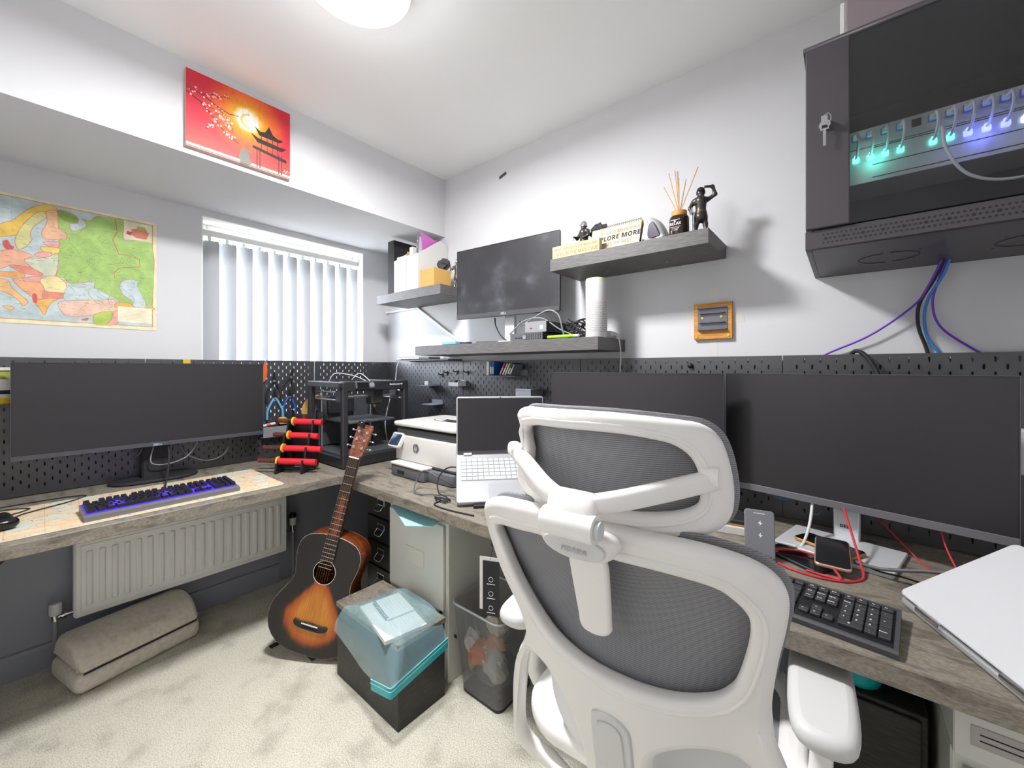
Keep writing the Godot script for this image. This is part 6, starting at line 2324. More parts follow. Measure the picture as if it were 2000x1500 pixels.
func right_desk_things() -> void:
	var st := B()
	# office keyboard
	var t := thing("office_keyboard", "black full-size office keyboard with low keys in front of the silver-stand monitor", "keyboard", Vector3(2.311, DT + 0.0003, 0.578), -5.7)
	mat("kb_black", "48474a", 0.5)
	mat("kb_key", "39383b", 0.55)
	prism(st, pv([0.078, 0.0, 0.079, 0.010, 0.074, 0.013, -0.074, 0.022, -0.078, 0.019, -0.078, 0.0]), 0.442, Transform3D(Basis(Vector3.BACK, Vector3.UP, Vector3.LEFT), Vector3(0.221, 0, 0)))
	var deck := obj(t, "case", st, M.kb_black)
	var plane := Node3D.new()
	st = B()
	bx(st, Vector3.ZERO, Vector3(0.428, 0.0008, 0.134))
	var pl := obj(deck, "key_bed", st, M.black)
	plane.free()
	pl.transform = Transform3D(Basis(Vector3.RIGHT, 0.0608), Vector3(0, 0.0178, 0.002))
	var org := Vector3(-0.2115, 0.0004, -0.0615)
	var unit := 0.0188
	var before := t.get_child_count()
	# keys hang on the keyboard itself so that they stay parts of it
	var shapes := {}
	var pt := pl.transform
	for k in key_plan():
		var w: float = k[2]
		var d: float = k[3] if k.size() > 3 else 1.0
		var id := "%.2f_%.1f" % [w, d]
		if not shapes.has(id):
			st = B()
			bx(st, Vector3(0, 0.003, 0), Vector3(w * unit - 0.0026, 0.006, d * unit - 0.0026), 0.0012)
			st.generate_normals()
			shapes[id] = st.commit()
		var o := mi(t, "key", shapes[id], M.kb_key)
		var pos := org + Vector3((k[0] + w / 2) * unit, 0, (k[1] + d / 2) * unit)
		o.transform = pt * Transform3D(Basis.IDENTITY, pos)
		if k[0] > 14.0:
			var r: float = k[1]
			var s := "F"
			if k[0] >= 18.5:
				var col := int(k[0] - 18.5)
				if r > 2 and r < 5 and col < 3:
					s = str(7 + col - 3 * int(r - 2.25))
				elif r < 1:
					s = "fn"
				elif r < 2:
					s = ["Num", "/", "*", "-"][col]
				else:
					s = ["0", "", ".", "Enter" if r > 3 else "+"][col]
			elif r > 4:
				s = ["<", "v" if r > 5 else "^", ">"][int(k[0] - 15.25)]
			else:
				s = ["Ins", "Home", "PgUp"][int(k[0] - 15.25)] if r > 1 and r < 2 else (["Del", "End", "PgDn"][int(k[0] - 15.25)] if r > 2 else ["Prt", "Scr", "Brk"][int(k[0] - 15.25)])
			if s != "":
				words(o, s, 0.0062 if s.length() < 2 else 0.0044, M.ink_white, Transform3D(Basis(Vector3.RIGHT, -PI / 2), Vector3(-0.002, 0.0061, 0)), "Droid Sans", true, "legend", 0.0002)
	# half-open white laptop seen from behind its lid
	t = thing("white_laptop", "half-open white laptop with its lid towards the chair at the worktop end", "laptop", Vector3(2.541, DT + 0.0003, 0.441))
	var hx := Vector3(0.429, 0, 0.903)
	var px := Vector3(0.903, 0, -0.429)
	t.basis = Basis(hx, Vector3.UP, hx.cross(Vector3.UP))
	# local: x along the hinge, -z away from it? keep the sign that points from hinge to keyboard
	var sg := signf(t.basis.z.dot(px))
	var wl := 0.34
	st = B()
	slab(st, wl, 0.235, 0.012, 0.01, 0.003, Transform3D(Basis(Vector3.RIGHT, Vector3.FORWARD, Vector3.UP), Vector3(wl / 2, 0.008, sg * 0.1175)))
	var base := obj(t, "base", st, M.alu)
	var up := Vector3(0, sin(deg_to_rad(32)), sg * cos(deg_to_rad(32)))
	var lb := Basis(Vector3.RIGHT, up, Vector3.RIGHT.cross(up))
	st = B()
	slab(st, wl, 0.228, 0.007, 0.012, 0.0028, Transform3D(lb, Vector3(wl / 2, 0.022, 0) + up * 0.114))
	mat("lap_white", "cfcfd1", 0.35)
	var lid := obj(t, "lid", st, M.lap_white)
	st = B()
	slab(st, wl - 0.012, 0.2, 0.001, 0.006, 0.0003, Transform3D(lb, Vector3(wl / 2, 0.022, 0) + up * 0.118 - lb.z * 0.004 * signf(lb.z.y)))
	obj(lid, "screen", st, M.screen)
	for x in [0.085, 0.265]:
		st = B()
		cyl(st, Vector3(x - 0.03, 0.017, 0.0), Vector3(x + 0.03, 0.017, 0.0), 0.0065, -1, 14)
		obj(t, "hinge", st, M.chrome)
	st = B()
	var e0 := Vector3(wl / 2, 0.022, 0) + up * 0.114 + lb.z * 0.0037 * signf(lb.z.y)
	var disc := PackedVector2Array()
	for i in 24:
		disc.append(Vector2(cos(TAU * i / 24), sin(TAU * i / 24)) * 0.014)
	prism(st, disc, 0.0006, Transform3D(lb, e0))
	obj(lid, "round_emblem", st, M.white)
	st = B()
	bx(st, Vector3(wl / 2, 0.0144, sg * 0.11), Vector3(0.3, 0.001, 0.1))
	obj(base, "keyboard_well", st, M.black)
	# wireless charging stand
	t = thing("charging_stand", "grey upright wireless charging stand with two bolt marks", "phone charger", Vector3(2.283, DT + 0.0003, 0.405), 12)
	var cb := Basis(Vector3.RIGHT, -0.3)
	st = B()
	slab(st, 0.068, 0.118, 0.008, 0.008, 0.002, Transform3D(cb, Vector3(0, 0.062, -0.012)))
	mat("ch_grey", "77787c", 0.45)
	var cp := obj(t, "charging_panel", st, M.ch_grey)
	st = B()
	slab(st, 0.07, 0.08, 0.008, 0.008, 0.002, Transform3D(Basis(Vector3.RIGHT, -PI / 2), Vector3(0, 0.0045, -0.02)))
	obj(t, "foot", st, M.grey_dark)
	st = B()
	bx(st, Vector3(0, 0.012, 0.014), Vector3(0.05, 0.014, 0.01), 0.003)
	obj(t, "front_lip", st, M.grey_dark)
	for y in [0.058, 0.088]:
		st = B()
		prism(st, pv([0.001, 0.007, -0.005, -0.001, -0.0005, -0.001, -0.002, -0.007, 0.005, 0.001, 0.0005, 0.001]), 0.0006, Transform3D(cb, cb * Vector3(0.002, y - 0.062, 0.0042) + Vector3(0, 0.062, -0.012)))
		obj(cp, "bolt_mark", st, M.ink_white)
	st = B()
	bx(st, cb * Vector3(0, 0.05, 0.0043) + Vector3(0, 0.062, -0.012), Vector3(0.026, 0.0016, 0.0006), 0.0, cb)
	obj(cp, "slot_mark", st, M.ink_white)
	# phones
	mat("rose_gold", "d9b49f", 0.3, 0.6)
	mat("gold_case", "b98a4a", 0.4, 0.3)
	phone("black smartphone with pale gold rim propped up on the red cable", Vector3(2.428, DT + 0.026, 0.325), flat_basis(2, 0.13), M.rose_gold)
	phone("black smartphone lying flat beside the charging stand", Vector3(2.358, DT + 0.0005, 0.345), flat_basis(58), M.black)
	phone("smartphone in a gold case lying on the silver monitor foot", Vector3(2.418, DT + 0.012, 0.235), flat_basis(62), M.gold_case)
	# small white box with a wallet phone on it
	t = thing("white_carton", "small white flat box under the black wallet on the worktop", "box", Vector3(2.185, DT + 0.0003, 0.225), 12)
	sbox(t, "carton_body", Vector3(-0.065, 0, -0.05), Vector3(0.06, 0.022, 0.05), M.white_matt, 0.001)
	t = thing("leather_wallet", "black wallet case with tan edge on the small white box", "wallet", Vector3(2.175, DT + 0.023, 0.22), 8)
	sbox(t, "tan_edge", Vector3(-0.065, 0, -0.04), Vector3(0.05, 0.006, 0.045), mat("tan", "b77a42", 0.6), 0.002)
	sbox(t, "cover", Vector3(-0.066, 0.006, -0.041), Vector3(0.051, 0.018, 0.046), M.black_soft, 0.003)
	st = B()
	lathe(st, [Vector2(0, 0), Vector2(0.008, 0), Vector2(0.008, 0.012), Vector2(0, 0.013)], 16, Transform3D(Basis(Vector3.RIGHT, PI / 2), Vector3(2.255, DT + 0.08, 0.021)))
	solo("round_knob", st, M.grey, "small grey round magnet on the pegboard below the monitor bezel", "knob")  # grey knob hooked on the pegboard
	# white adapter at the far right of the monitor
	t = thing("wall_adapter", "white plug-in adapter on the pegboard past the silver-stand monitor", "adapter", Vector3(2.80, 0.93, 0.021))
	sbox(t, "adapter_body", Vector3(-0.032, 0, 0), Vector3(0.035, 0.11, 0.05), M.white_matt, 0.004)

func knight(label: String, at: Vector3, turn: float, hgt: float, pose: String, m: Material) -> void:
	var t := thing("knight_figurine", label, "figurine", at, turn, "armoured knight figurines")
	var s := hgt / 0.16
	var V := func(x: float, y: float, z: float) -> Vector3: return Vector3(x, y, z) * s
	var caps := [
		[V.call(0.016, 0.006, 0.006), V.call(0.014, 0.036, 0.0), 0.006 * s, 0.007 * s], [V.call(0.014, 0.036, 0.0), V.call(0.009, 0.072, 0.0), 0.0075 * s, 0.01 * s],
		[V.call(-0.016, 0.006, 0.002), V.call(-0.014, 0.036, 0.0), 0.006 * s, 0.007 * s], [V.call(-0.014, 0.036, 0.0), V.call(-0.009, 0.072, 0.0), 0.0075 * s, 0.01 * s],
		[V.call(0.016, 0.004, 0.002), V.call(0.018, 0.004, 0.016), 0.005 * s, 0.004 * s], [V.call(-0.016, 0.004, 0.0), V.call(-0.019, 0.004, 0.013), 0.005 * s, 0.004 * s],
		[V.call(0, 0.062, 0), V.call(0, 0.08, 0), 0.02 * s, 0.015 * s], [V.call(0, 0.08, 0), V.call(0, 0.112, 0.002), 0.0145 * s, 0.0185 * s],
		[V.call(-0.014, 0.116, 0), V.call(0.014, 0.116, 0), 0.0095 * s, 0.0095 * s], [V.call(0, 0.118, 0), V.call(0, 0.132, 0.002), 0.007 * s, 0.007 * s],
		[V.call(0, 0.138, 0.003), V.call(0, 0.146, 0.002), 0.0115 * s, 0.0115 * s]]
	if pose == "look":
		caps.append_array([[V.call(0.022, 0.116, 0), V.call(0.042, 0.128, 0.004), 0.007 * s, 0.006 * s], [V.call(0.042, 0.128, 0.004), V.call(0.034, 0.152, 0.01), 0.006 * s, 0.005 * s], [V.call(0.034, 0.152, 0.01), V.call(0.012, 0.152, 0.016), 0.005 * s, 0.0045 * s],
			[V.call(-0.022, 0.114, 0), V.call(-0.032, 0.092, 0.004), 0.007 * s, 0.006 * s], [V.call(-0.032, 0.092, 0.004), V.call(-0.026, 0.07, 0.012), 0.006 * s, 0.005 * s]])
	else:
		caps.append_array([[V.call(0.022, 0.116, 0), V.call(0.032, 0.096, 0.006), 0.007 * s, 0.006 * s], [V.call(0.032, 0.096, 0.006), V.call(0.018, 0.086, 0.022), 0.006 * s, 0.005 * s],
			[V.call(-0.022, 0.116, 0), V.call(-0.034, 0.098, 0.006), 0.007 * s, 0.006 * s], [V.call(-0.034, 0.098, 0.006), V.call(-0.03, 0.1, 0.024), 0.006 * s, 0.005 * s]])
	var st := B()
	skin(st, caps, 0.005 * s, 0.0034 * s)
	obj(t, "armoured_body", st, m)
	st = B()
	lathe(st, [Vector2(0.0135, 0.0), Vector2(0.0138, 0.008), Vector2(0.011, 0.017), Vector2(0.004, 0.022), Vector2(0, 0.023)], 16, Transform3D(Basis.from_scale(Vector3.ONE * s), V.call(0, 0.136, 0.001)))
	bx(st, V.call(0, 0.143, 0.0145), Vector3(0.02, 0.003, 0.003) * s, 0.0005)
	obj(t, "helmet", st, M.steel_dark if pose == "look" else M.silver)
	st = B()
	lathe(st, [Vector2(0.017, 0.0), Vector2(0.0175, 0.004), Vector2(0.016, 0.005)], 16, Transform3D(Basis.from_scale(Vector3.ONE * s), V.call(0, 0.076, 0)))
	obj(t, "belt", st, mat("dull_brass", "8a6f3c", 0.4, 0.6))
	# sword
	var a: Vector3 = V.call(-0.026, 0.072, 0.014) if pose == "look" else V.call(-0.03, 0.092, 0.024)
	var b: Vector3 = V.call(-0.026, 0.006, 0.014) if pose == "look" else V.call(-0.046, 0.168, 0.03)
	st = B()
	sweep(st, [a, a.lerp(b, 0.5), b], [0.0032 * s, 0.0015 * s], [0.0012 * s, 0.0008 * s], Vector3.BACK, 8, 2)
	var d := (b - a).normalized()
	cyl(st, a - d * 0.002 * s - Vector3(0.009, 0, 0) * s, a - d * 0.002 * s + Vector3(0.009, 0, 0) * s, 0.0016 * s, -1, 8)
	cyl(st, a, a - d * 0.018 * s, 0.0018 * s, -1, 8)
	obj(t, "sword", st, M.silver)
	st = B()
	slab(st, 0.075 * s, 0.05 * s, 0.004, 0.012 * s, 0.001, Transform3D(Basis(Vector3.RIGHT, -PI / 2), Vector3(0, 0.0005, 0.002)))
	obj(t, "plinth", st, m)

func shelf_things() -> void:
	var Y0 := 1.6285
	var st := B()
	mat("pewter", "8c867c", 0.35, 0.7)
	mat("pewter_dark", "4d4a48", 0.35, 0.7)
	# magazine files: tall at the back, cut away to the front
	for a in [["white cardboard magazine file full of papers beside the black binder", 0.402, 0.518, 0.19], ["white cardboard magazine file with sloping side holding the pink folder", 0.523, 0.628, 0.2]]:
		var t := thing("magazine_file", a[0], "magazine file", Vector3(a[1], Y0, 0.004), 0.0, "white magazine files on the short shelf")
		var w: float = a[2] - a[1]
		for x in [0.0, w - 0.003]:
			st = B()
			prism(st, pv([0.0, 0.0, 0.218, 0.0, 0.218, a[3], 0.06, 0.305, 0.0, 0.285]), 0.003, Transform3D(Basis(Vector3.BACK, Vector3.UP, Vector3.LEFT), Vector3(x + 0.003, 0, 0)))
			obj(t, "side_wall", st, M.white_matt)
		sbox(t, "front_wall", Vector3(0.003, 0, 0.215), Vector3(w - 0.003, a[3], 0.218), M.white_matt)
		sbox(t, "rear_wall", Vector3(0.003, 0, 0), Vector3(w - 0.003, 0.285, 0.003), M.white_matt)
		sbox(t, "floor_board", Vector3(0.003, 0, 0.003), Vector3(w - 0.003, 0.003, 0.215), M.white_matt)
	var pages := [["paper_bundle", 0.41, 0.09, 0.21, "paper", "bundle of white papers standing in the magazine file beside the binder"], ["tan_envelope", 0.508, 0.006, 0.228, "card", "tan envelope standing at the edge of the magazine file"], ["paper_bundle", 0.531, 0.03, 0.248, "paper", "few white papers standing behind the punched sleeve"]]
	for p in pages:
		st = B()
		bx(st, Vector3(p[1] + p[2] / 2, Y0 + 0.0035 + p[3] / 2, 0.12), Vector3(p[2], p[3], 0.175), 0.0005)
		solo(p[0], st, M[p[4]], p[5], "papers")
	var t := thing("plastic_sleeve", "clear plastic punched sleeve with grey hole strip leaning in the magazine file", "plastic sleeve", Vector3(0.568, Y0 + 0.004, 0.01))
	st = B()
	prism(st, pv([0.195, 0.0, 0.17, 0.315, 0.155, 0.315, 0.18, 0.0]), 0.0012, Transform3D(Basis(Vector3.BACK, Vector3.UP, Vector3.LEFT), Vector3.ZERO))
	obj(t, "hole_strip", st, M.grey)
	st = B()
	prism(st, pv([0.18, 0.0, 0.155, 0.315, 0.02, 0.29, 0.02, 0.0]), 0.001, Transform3D(Basis(Vector3.BACK, Vector3.UP, Vector3.LEFT), Vector3.ZERO))
	obj(t, "film", st, mat("sleeve_white", "dcdce2", 0.3))
	for i in 3:
		st = B()
		cyl(st, Vector3(-0.0002, 0.215 + i * 0.035, 0.1845 - i * 0.0028 - 0.017 * 0.5), Vector3(0.0014, 0.215 + i * 0.035, 0.1845 - i * 0.0028 - 0.017 * 0.5), 0.004, -1, 10)
		obj(t, "punched_hole", st, M.white)
	st = B()
	prism(st, pv([0.14, 0.17, 0.155, 0.335, 0.01, 0.30, 0.01, 0.17]), 0.002, Transform3D(Basis(Vector3.BACK, Vector3.UP, Vector3.LEFT), Vector3(0.585, Y0 + 0.004, 0.012)))
	solo("pink_folder", st, mat("pink", "cf6cc0", 0.4), "pink translucent plastic folder sticking out of the magazine file", "folder")
	t = thing("lever_arch_binder", "tall black lever arch binder on the short shelf next to the white files", "binder", Vector3(0.336, Y0, 0.006))
	sbox(t, "spine", Vector3(0, 0, 0.21), Vector3(0.062, 0.318, 0.214), M.black_soft, 0.001)
	sbox(t, "cover", Vector3(0, 0, 0), Vector3(0.003, 0.318, 0.21), M.black_soft, 0.001)
	sbox(t, "cover", Vector3(0.059, 0, 0), Vector3(0.062, 0.318, 0.21), M.black_soft, 0.001)
	sbox(t, "pages", Vector3(0.006, 0.004, 0.004), Vector3(0.056, 0.29, 0.205), M.paper)
	t = thing("cardboard_box", "small tan cardboard box at the end of the short shelf", "box", Vector3(0.725, Y0, 0.178), 0)
	sbox(t, "carton_body", Vector3(-0.057, 0, -0.06), Vector3(0.057, 0.095, 0.06), M.card, 0.001)
	st = B()
	bx(st, Vector3(0, 0.0955, 0.0), Vector3(0.1, 0.001, 0.11))
	obj(t, "flap", st, M.card)
	mat("rock", "3c3a3c", 0.8)
	st = B()
	lump(st, Vector3(0.755, Y0 + 0.128, 0.15), Vector3(0.045, 0.032, 0.022), 0.6, 41, 14)
	solo("black_mineral", st, M.rock, "jagged black mineral lump on the cardboard box", "rock")
	knight("bronze and silver knight figurine holding a raised sword beside the cardboard box", Vector3(0.79, Y0, 0.075), 40, 0.17, "raise", M.pewter)

	# long shelf
	Y0 = 1.3105
	for a in [[Vector3(1.358, Y0, 0.115), 0.18, 0.036, "flat black mini computer on the long shelf, lowest of its stack", "mini_computer"], [Vector3(1.4, Y0 + 0.0375, 0.1), 0.115, 0.048, "small grey and black mini computer stacked on another on the long shelf", "mini_computer"]]:
		t = thing(a[4], a[3], "mini computer", a[0], 0.0, "mini computers on the long shelf")
		var w: float = a[1]
		var h: float = a[2]
		sbox(t, "case", Vector3(-w / 2, 0.001, -0.085), Vector3(w / 2, h, 0.075), M.black, 0.002)
		sbox(t, "front_plate", Vector3(-w / 2, 0.001, 0.075), Vector3(w / 2, h, 0.078), M.grey_dark if h < 0.04 else M.grey, 0.0005)
		st = B()
		for i in 14:
			for j in 5:
				if h < 0.04 and (i > 5):
					bx(st, Vector3(-w / 2 + 0.01 + i * (w - 0.02) / 13, 0.008 + j * 0.0055, 0.0785), Vector3(0.004, 0.0028, 0.001), 0.0, Basis(Vector3.BACK, PI / 4))
		if h < 0.04:
			obj(t, "vent_holes", st, M.slot_black).set_meta("kind", "stuff")
			for x in [-0.06, -0.045, -0.03]:
				sbox(t, "port", Vector3(x, 0.012, 0.078), Vector3(x + 0.01, 0.018, 0.0787), M.slot_black)
			st = B()
			cyl(st, Vector3(-0.008, 0.018, 0.078), Vector3(-0.008, 0.018, 0.0795), 0.009, -1, 18)
			obj(t, "power_button", st, M.grey)
		else:
			sbox(t, "badge", Vector3(-0.03, 0.016, 0.078), Vector3(-0.018, 0.022, 0.0788), M.red_dark)
			sbox(t, "badge", Vector3(0.025, 0.012, 0.078), Vector3(0.04, 0.03, 0.0788), M.white)
	t = thing("smart_speaker", "tall white cylindrical smart speaker with perforated lower half", "smart speaker", Vector3(1.69, Y0, 0.165))
	st = B()
	lathe(st, [Vector2(0, 0), Vector2(0.041, 0), Vector2(0.042, 0.002), Vector2(0.042, 0.225)], 36)
	obj(t, "sleeve", st, M.white)
	st = B()
	lathe(st, [Vector2(0.042, 0.225), Vector2(0.0415, 0.231), Vector2(0.04, 0.233)], 36)
	obj(t, "light_ring", st, mat("ring_green", "cfe6b0", 0.4))
	st = B()
	lathe(st, [Vector2(0.04, 0.233), Vector2(0.035, 0.2345), Vector2(0, 0.2345)], 36)
	obj(t, "top_cap", st, M.white)
	st = B()
	for j in 17:
		for i in 44:
			var an := TAU * (i + 0.5 * (j % 2)) / 44
			if sin(an) < -0.2:
				continue
			var d := Vector3(cos(an), 0, sin(an))
			cyl(st, d * 0.0415 + Vector3(0, 0.024 + j * 0.007, 0), d * 0.0423 + Vector3(0, 0.024 + j * 0.007, 0), 0.0014, -1, 6)
	obj(t, "perforation", st, mat("perf", "7a5a54", 0.8)).set_meta("kind", "stuff")
	t = thing("green_marker", "lime green marker pen lying on the front of the long shelf", "marker", Vector3(1.57, Y0 + 0.0085, 0.222), 4)
	st = B()
	sweep(st, [Vector3(-0.07, 0, 0), Vector3(0.0, 0.0005, 0), Vector3(0.05, 0.001, 0.002)], 0.0065, 0.0065, Vector3.UP, 12, 3, 1.0)
	obj(t, "barrel", st, M.green)
	st = B()
	sweep(st, [Vector3(0.05, 0.001, 0.002), Vector3(0.074, 0.001, 0.003)], 0.006, 0.006, Vector3.UP, 12, 1, 1.0)
	obj(t, "cap", st, M.paper)
	t = thing("white_plug", "white rubber cable plug at the end of the long shelf behind the speaker", "plug", Vector3(1.705, Y0, 0.05), 60)
	st = B()
	sweep(st, [Vector3(-0.02, 0.018, 0), Vector3(0, 0.018, 0), Vector3(0.018, 0.012, 0.006)], [0.014, 0.01], [0.017, 0.011], Vector3.UP, 14, 4)
	obj(t, "plug_body", st, M.white)
	t = thing("blue_case", "flat light blue case on the left end of the long shelf", "case", Vector3(0.89, Y0, 0.2), 0)
	sbox(t, "tray", Vector3(-0.055, 0, -0.03), Vector3(0.05, 0.016, 0.03), mat("case_blue", "74b2d6", 0.35), 0.003)
	sbox(t, "label", Vector3(-0.05, 0.016, -0.025), Vector3(0.045, 0.0166, 0.025), M.white)
	t = thing("pocket_knife", "folded black and grey pocket tool on the long shelf", "pocket tool", Vector3(1.12, Y0, 0.17), 8)
	sbox(t, "handle", Vector3(-0.08, 0, -0.008), Vector3(0.05, 0.012, 0.008), M.grey_dark, 0.004)
	sbox(t, "blade", Vector3(0.05, 0.004, -0.004), Vector3(0.13, 0.008, 0.004), M.black, 0.001)
	t = thing("card_reader", "small black rectangular clip lying beside the blue case", "clip", Vector3(0.985, Y0, 0.2), 5)
	sbox(t, "body", Vector3(-0.03, 0, -0.012), Vector3(0.03, 0.01, 0.012), M.black, 0.002)
	sbox(t, "window", Vector3(-0.022, 0.01, -0.008), Vector3(0.022, 0.0105, 0.008), M.white)

	# right shelf
	Y0 = 1.6345
	t = thing("wooden_sign", "pale wooden block sign with carved letters on the shelf edge", "sign", Vector3(1.6285, Y0, 0.215))
	sbox(t, "block", Vector3(-0.1065, 0, -0.012), Vector3(0.1065, 0.052, 0.012), mat("sign_wood", "cbb98e", 0.7), 0.0015)
	words(t, "WHAT HAPPENS IN THE MAN CAVE", 0.0125, mat("sign_ink", "97855f", 0.8), Transform3D(Basis.IDENTITY, Vector3(0, 0.036, 0.0125)), "Droid Sans", false)
	words(t, "STAYS IN THE MAN CAVE", 0.0185, M.sign_ink, Transform3D(Basis.IDENTITY, Vector3(0, 0.016, 0.0125)), "Droid Sans", false)
	# tent calendar
	t = thing("desk_calendar", "spiral-bound tent calendar with map cover reading explore more", "calendar", Vector3(1.776, Y0, 0.165), -2)
	var lean := Basis(Vector3.RIGHT, -0.28)
	mat("cal_print", "d6d6d6", 0.7, 0.0, tri(blotch(256, 0.01, 97, [[0.0, "d8e0cc"], [0.4, "efe3c8"], [0.6, "efd8b8"], [1.0, "e2b48c"]], 4), Vector3(6, 6, 6)))
	st = B()
	bx(st, Vector3(0, 0.052, 0.016), Vector3(0.205, 0.105, 0.003), 0.0, lean)
	var cov := obj(t, "front_cover", st, M.cal_print)
	st = B()
	bx(st, Vector3(0, 0.052, -0.022), Vector3(0.205, 0.105, 0.003), 0.0, Basis(Vector3.RIGHT, 0.28))
	obj(t, "rear_board", st, M.card)
	words(cov, "EXPLORE MORE", 0.027, M.ink, Transform3D(lean, lean * Vector3(0.005, 0.002, 0.0018) + Vector3(0, 0.052, 0.016)), "Droid Sans", true)
	words(cov, "Collect Memories", 0.019, M.ink_grey, Transform3D(lean, lean * Vector3(0.02, 0.027, 0.0018) + Vector3(0, 0.052, 0.016)), "Droid Serif", false)
	words(cov, "FORGET THE REST", 0.018, M.ink_grey, Transform3D(lean, lean * Vector3(0.0, -0.024, 0.0018) + Vector3(0, 0.052, 0.016)), "Droid Sans", false)
	for i in 24:
		st = B()
		var ring := []
		for k in 9:
			ring.append(Vector3(-0.097 + i * 0.00845, 0.103 + sin(TAU * k / 8) * 0.007, -0.002 + cos(TAU * k / 8) * 0.007))
		tube(st, ring, 0.0009, 5, 1)
		obj(t, "spiral_ring", st, M.steel_dark)
	knight("small pewter knight figurine with drawn sword behind the wooden sign", Vector3(1.607, Y0, 0.115), -20, 0.175, "raise", M.pewter_dark)
	st = B()
	lump(st, Vector3(1.66, Y0 + 0.125, 0.085), Vector3(0.034, 0.03, 0.022), 0.6, 43, 14)
	lump(st, Vector3(1.66, Y0 + 0.05, 0.08), Vector3(0.03, 0.062, 0.02), 0.4, 44, 12)
	solo("black_mineral", st, M.rock, "jagged black mineral standing behind the tent calendar", "rock")
	t = thing("webcam_dome", "white and grey rounded plastic device with dark window beside the calendar", "device", Vector3(1.928, Y0, 0.16), -8)
	st = B()
	plate(st, smooth_loop(pv([-0.045, 0.0, -0.045, 0.05, -0.035, 0.085, -0.015, 0.098, 0.008, 0.085, 0.028, 0.055, 0.042, 0.02, 0.045, 0.0]), 3), [], 0.075, 0.024, 0.02, func(p, z): return Vector3(p.x, p.y + 0.0005, z), 4)
	var wd := obj(t, "shell", st, M.grey_light)
	st = B()
	plate(st, smooth_loop(pv([-0.012, 0.02, -0.012, 0.06, 0.002, 0.075, 0.016, 0.058, 0.028, 0.03, 0.03, 0.018]), 3), [], 0.006, 0.002, 0.02, func(p, z): return Vector3(p.x, p.y, 0.0365 + z), 3)
	obj(wd, "dark_window", st, mat("violet_black", "3a3444", 0.25))
	# reed diffuser
	t = thing("reed_diffuser", "amber glass reed diffuser with wooden collar and pale sticks", "reed diffuser", Vector3(2.014, Y0, 0.185))
	mat("amber", "2a1408", 0.08, 0.0, {"clearcoat_enabled": true, "clearcoat": 0.6, "clearcoat_roughness": 0.05})
	st = B()
	lathe(st, [Vector2(0, 0), Vector2(0.029, 0), Vector2(0.032, 0.004), Vector2(0.032, 0.066), Vector2(0.029, 0.072), Vector2(0.022, 0.073)], 32)
	var bt := obj(t, "bottle", st, M.amber)
	st = B()
	lathe(st, [Vector2(0.02, 0.072), Vector2(0.025, 0.073), Vector2(0.025, 0.09), Vector2(0.012, 0.09), Vector2(0.012, 0.08)], 28)
	obj(t, "wooden_collar", st, M.wood_pine)
	words(bt, "RELAX", 0.0125, M.ink_white, Transform3D(yaw(0), Vector3(-0.003, 0.042, 0.0322)), "Droid Sans", true)
	st = B()
	bx(st, Vector3(-0.003, 0.055, 0.0322), Vector3(0.03, 0.0014, 0.0008))
	bx(st, Vector3(-0.003, 0.031, 0.0322), Vector3(0.034, 0.0009, 0.0008))
	bx(st, Vector3(-0.003, 0.026, 0.0322), Vector3(0.024, 0.0014, 0.0008))
	bx(st, Vector3(-0.003, 0.021, 0.0322), Vector3(0.016, 0.0012, 0.0008))
	obj(bt, "label_lines", st, M.ink_white).set_meta("kind", "stuff")
	mat("reed", "d9a868", 0.7)
	for r in [[-0.052, 0.19, 0.0], [-0.032, 0.228, 0.01], [-0.014, 0.235, 0.0], [-0.008, 0.235, -0.01], [0.002, 0.2, 0.012], [0.02, 0.2, -0.01], [0.062, 0.222, 0.006]]:
		st = B()
		cyl(st, Vector3(-r[0] * 0.15, 0.06, 0), Vector3(r[0], r[1], r[2]), 0.0016, -1, 6)
		obj(t, "reed", st, M.reed)
	knight("dark armoured knight figurine shading its eyes beside the diffuser", Vector3(2.078, Y0, 0.165), 18, 0.165, "look", M.pewter_dark)

	# wooden plaque taped to the wall
	t = thing("wooden_plaque", "square wooden plaque with grey metal bracket taped to the wall", "plaque", Vector3(2.079, 1.3625, 0.001))
	sbox(t, "board", Vector3(-0.064, -0.066, 0), Vector3(0.064, 0.066, 0.014), M.wood_pine, 0.001)
	mat("zinc", "6b6c74", 0.4, 0.5)
	st = B()
	bx(st, Vector3(0.0, 0.008, 0.0155), Vector3(0.098, 0.08, 0.003))
	var br := obj(t, "bracket_plate", st, M.zinc)
	for y in [0.047, 0.028, -0.006, -0.032]:
		st = B()
		bx(st, Vector3(0.0, y, 0.022), Vector3(0.098 if absf(y) > 0.03 else 0.086, 0.004, 0.014), 0.001)
		obj(br, "rail", st, M.zinc)
	for p in [[-0.034, 0.012, 0.0168], [0.03, 0.014, 0.0168], [-0.054, -0.056, 0.0138], [0.052, -0.054, 0.0138], [-0.055, 0.054, 0.0138]]:
		st = B()
		cyl(st, Vector3(p[0], p[1], p[2]), Vector3(p[0], p[1], p[2] + 0.0022), 0.0045, -1, 14)
		obj(t, "brass_screw", st, M.yellow)
	mat("tape", "d9d6d0", 0.5)
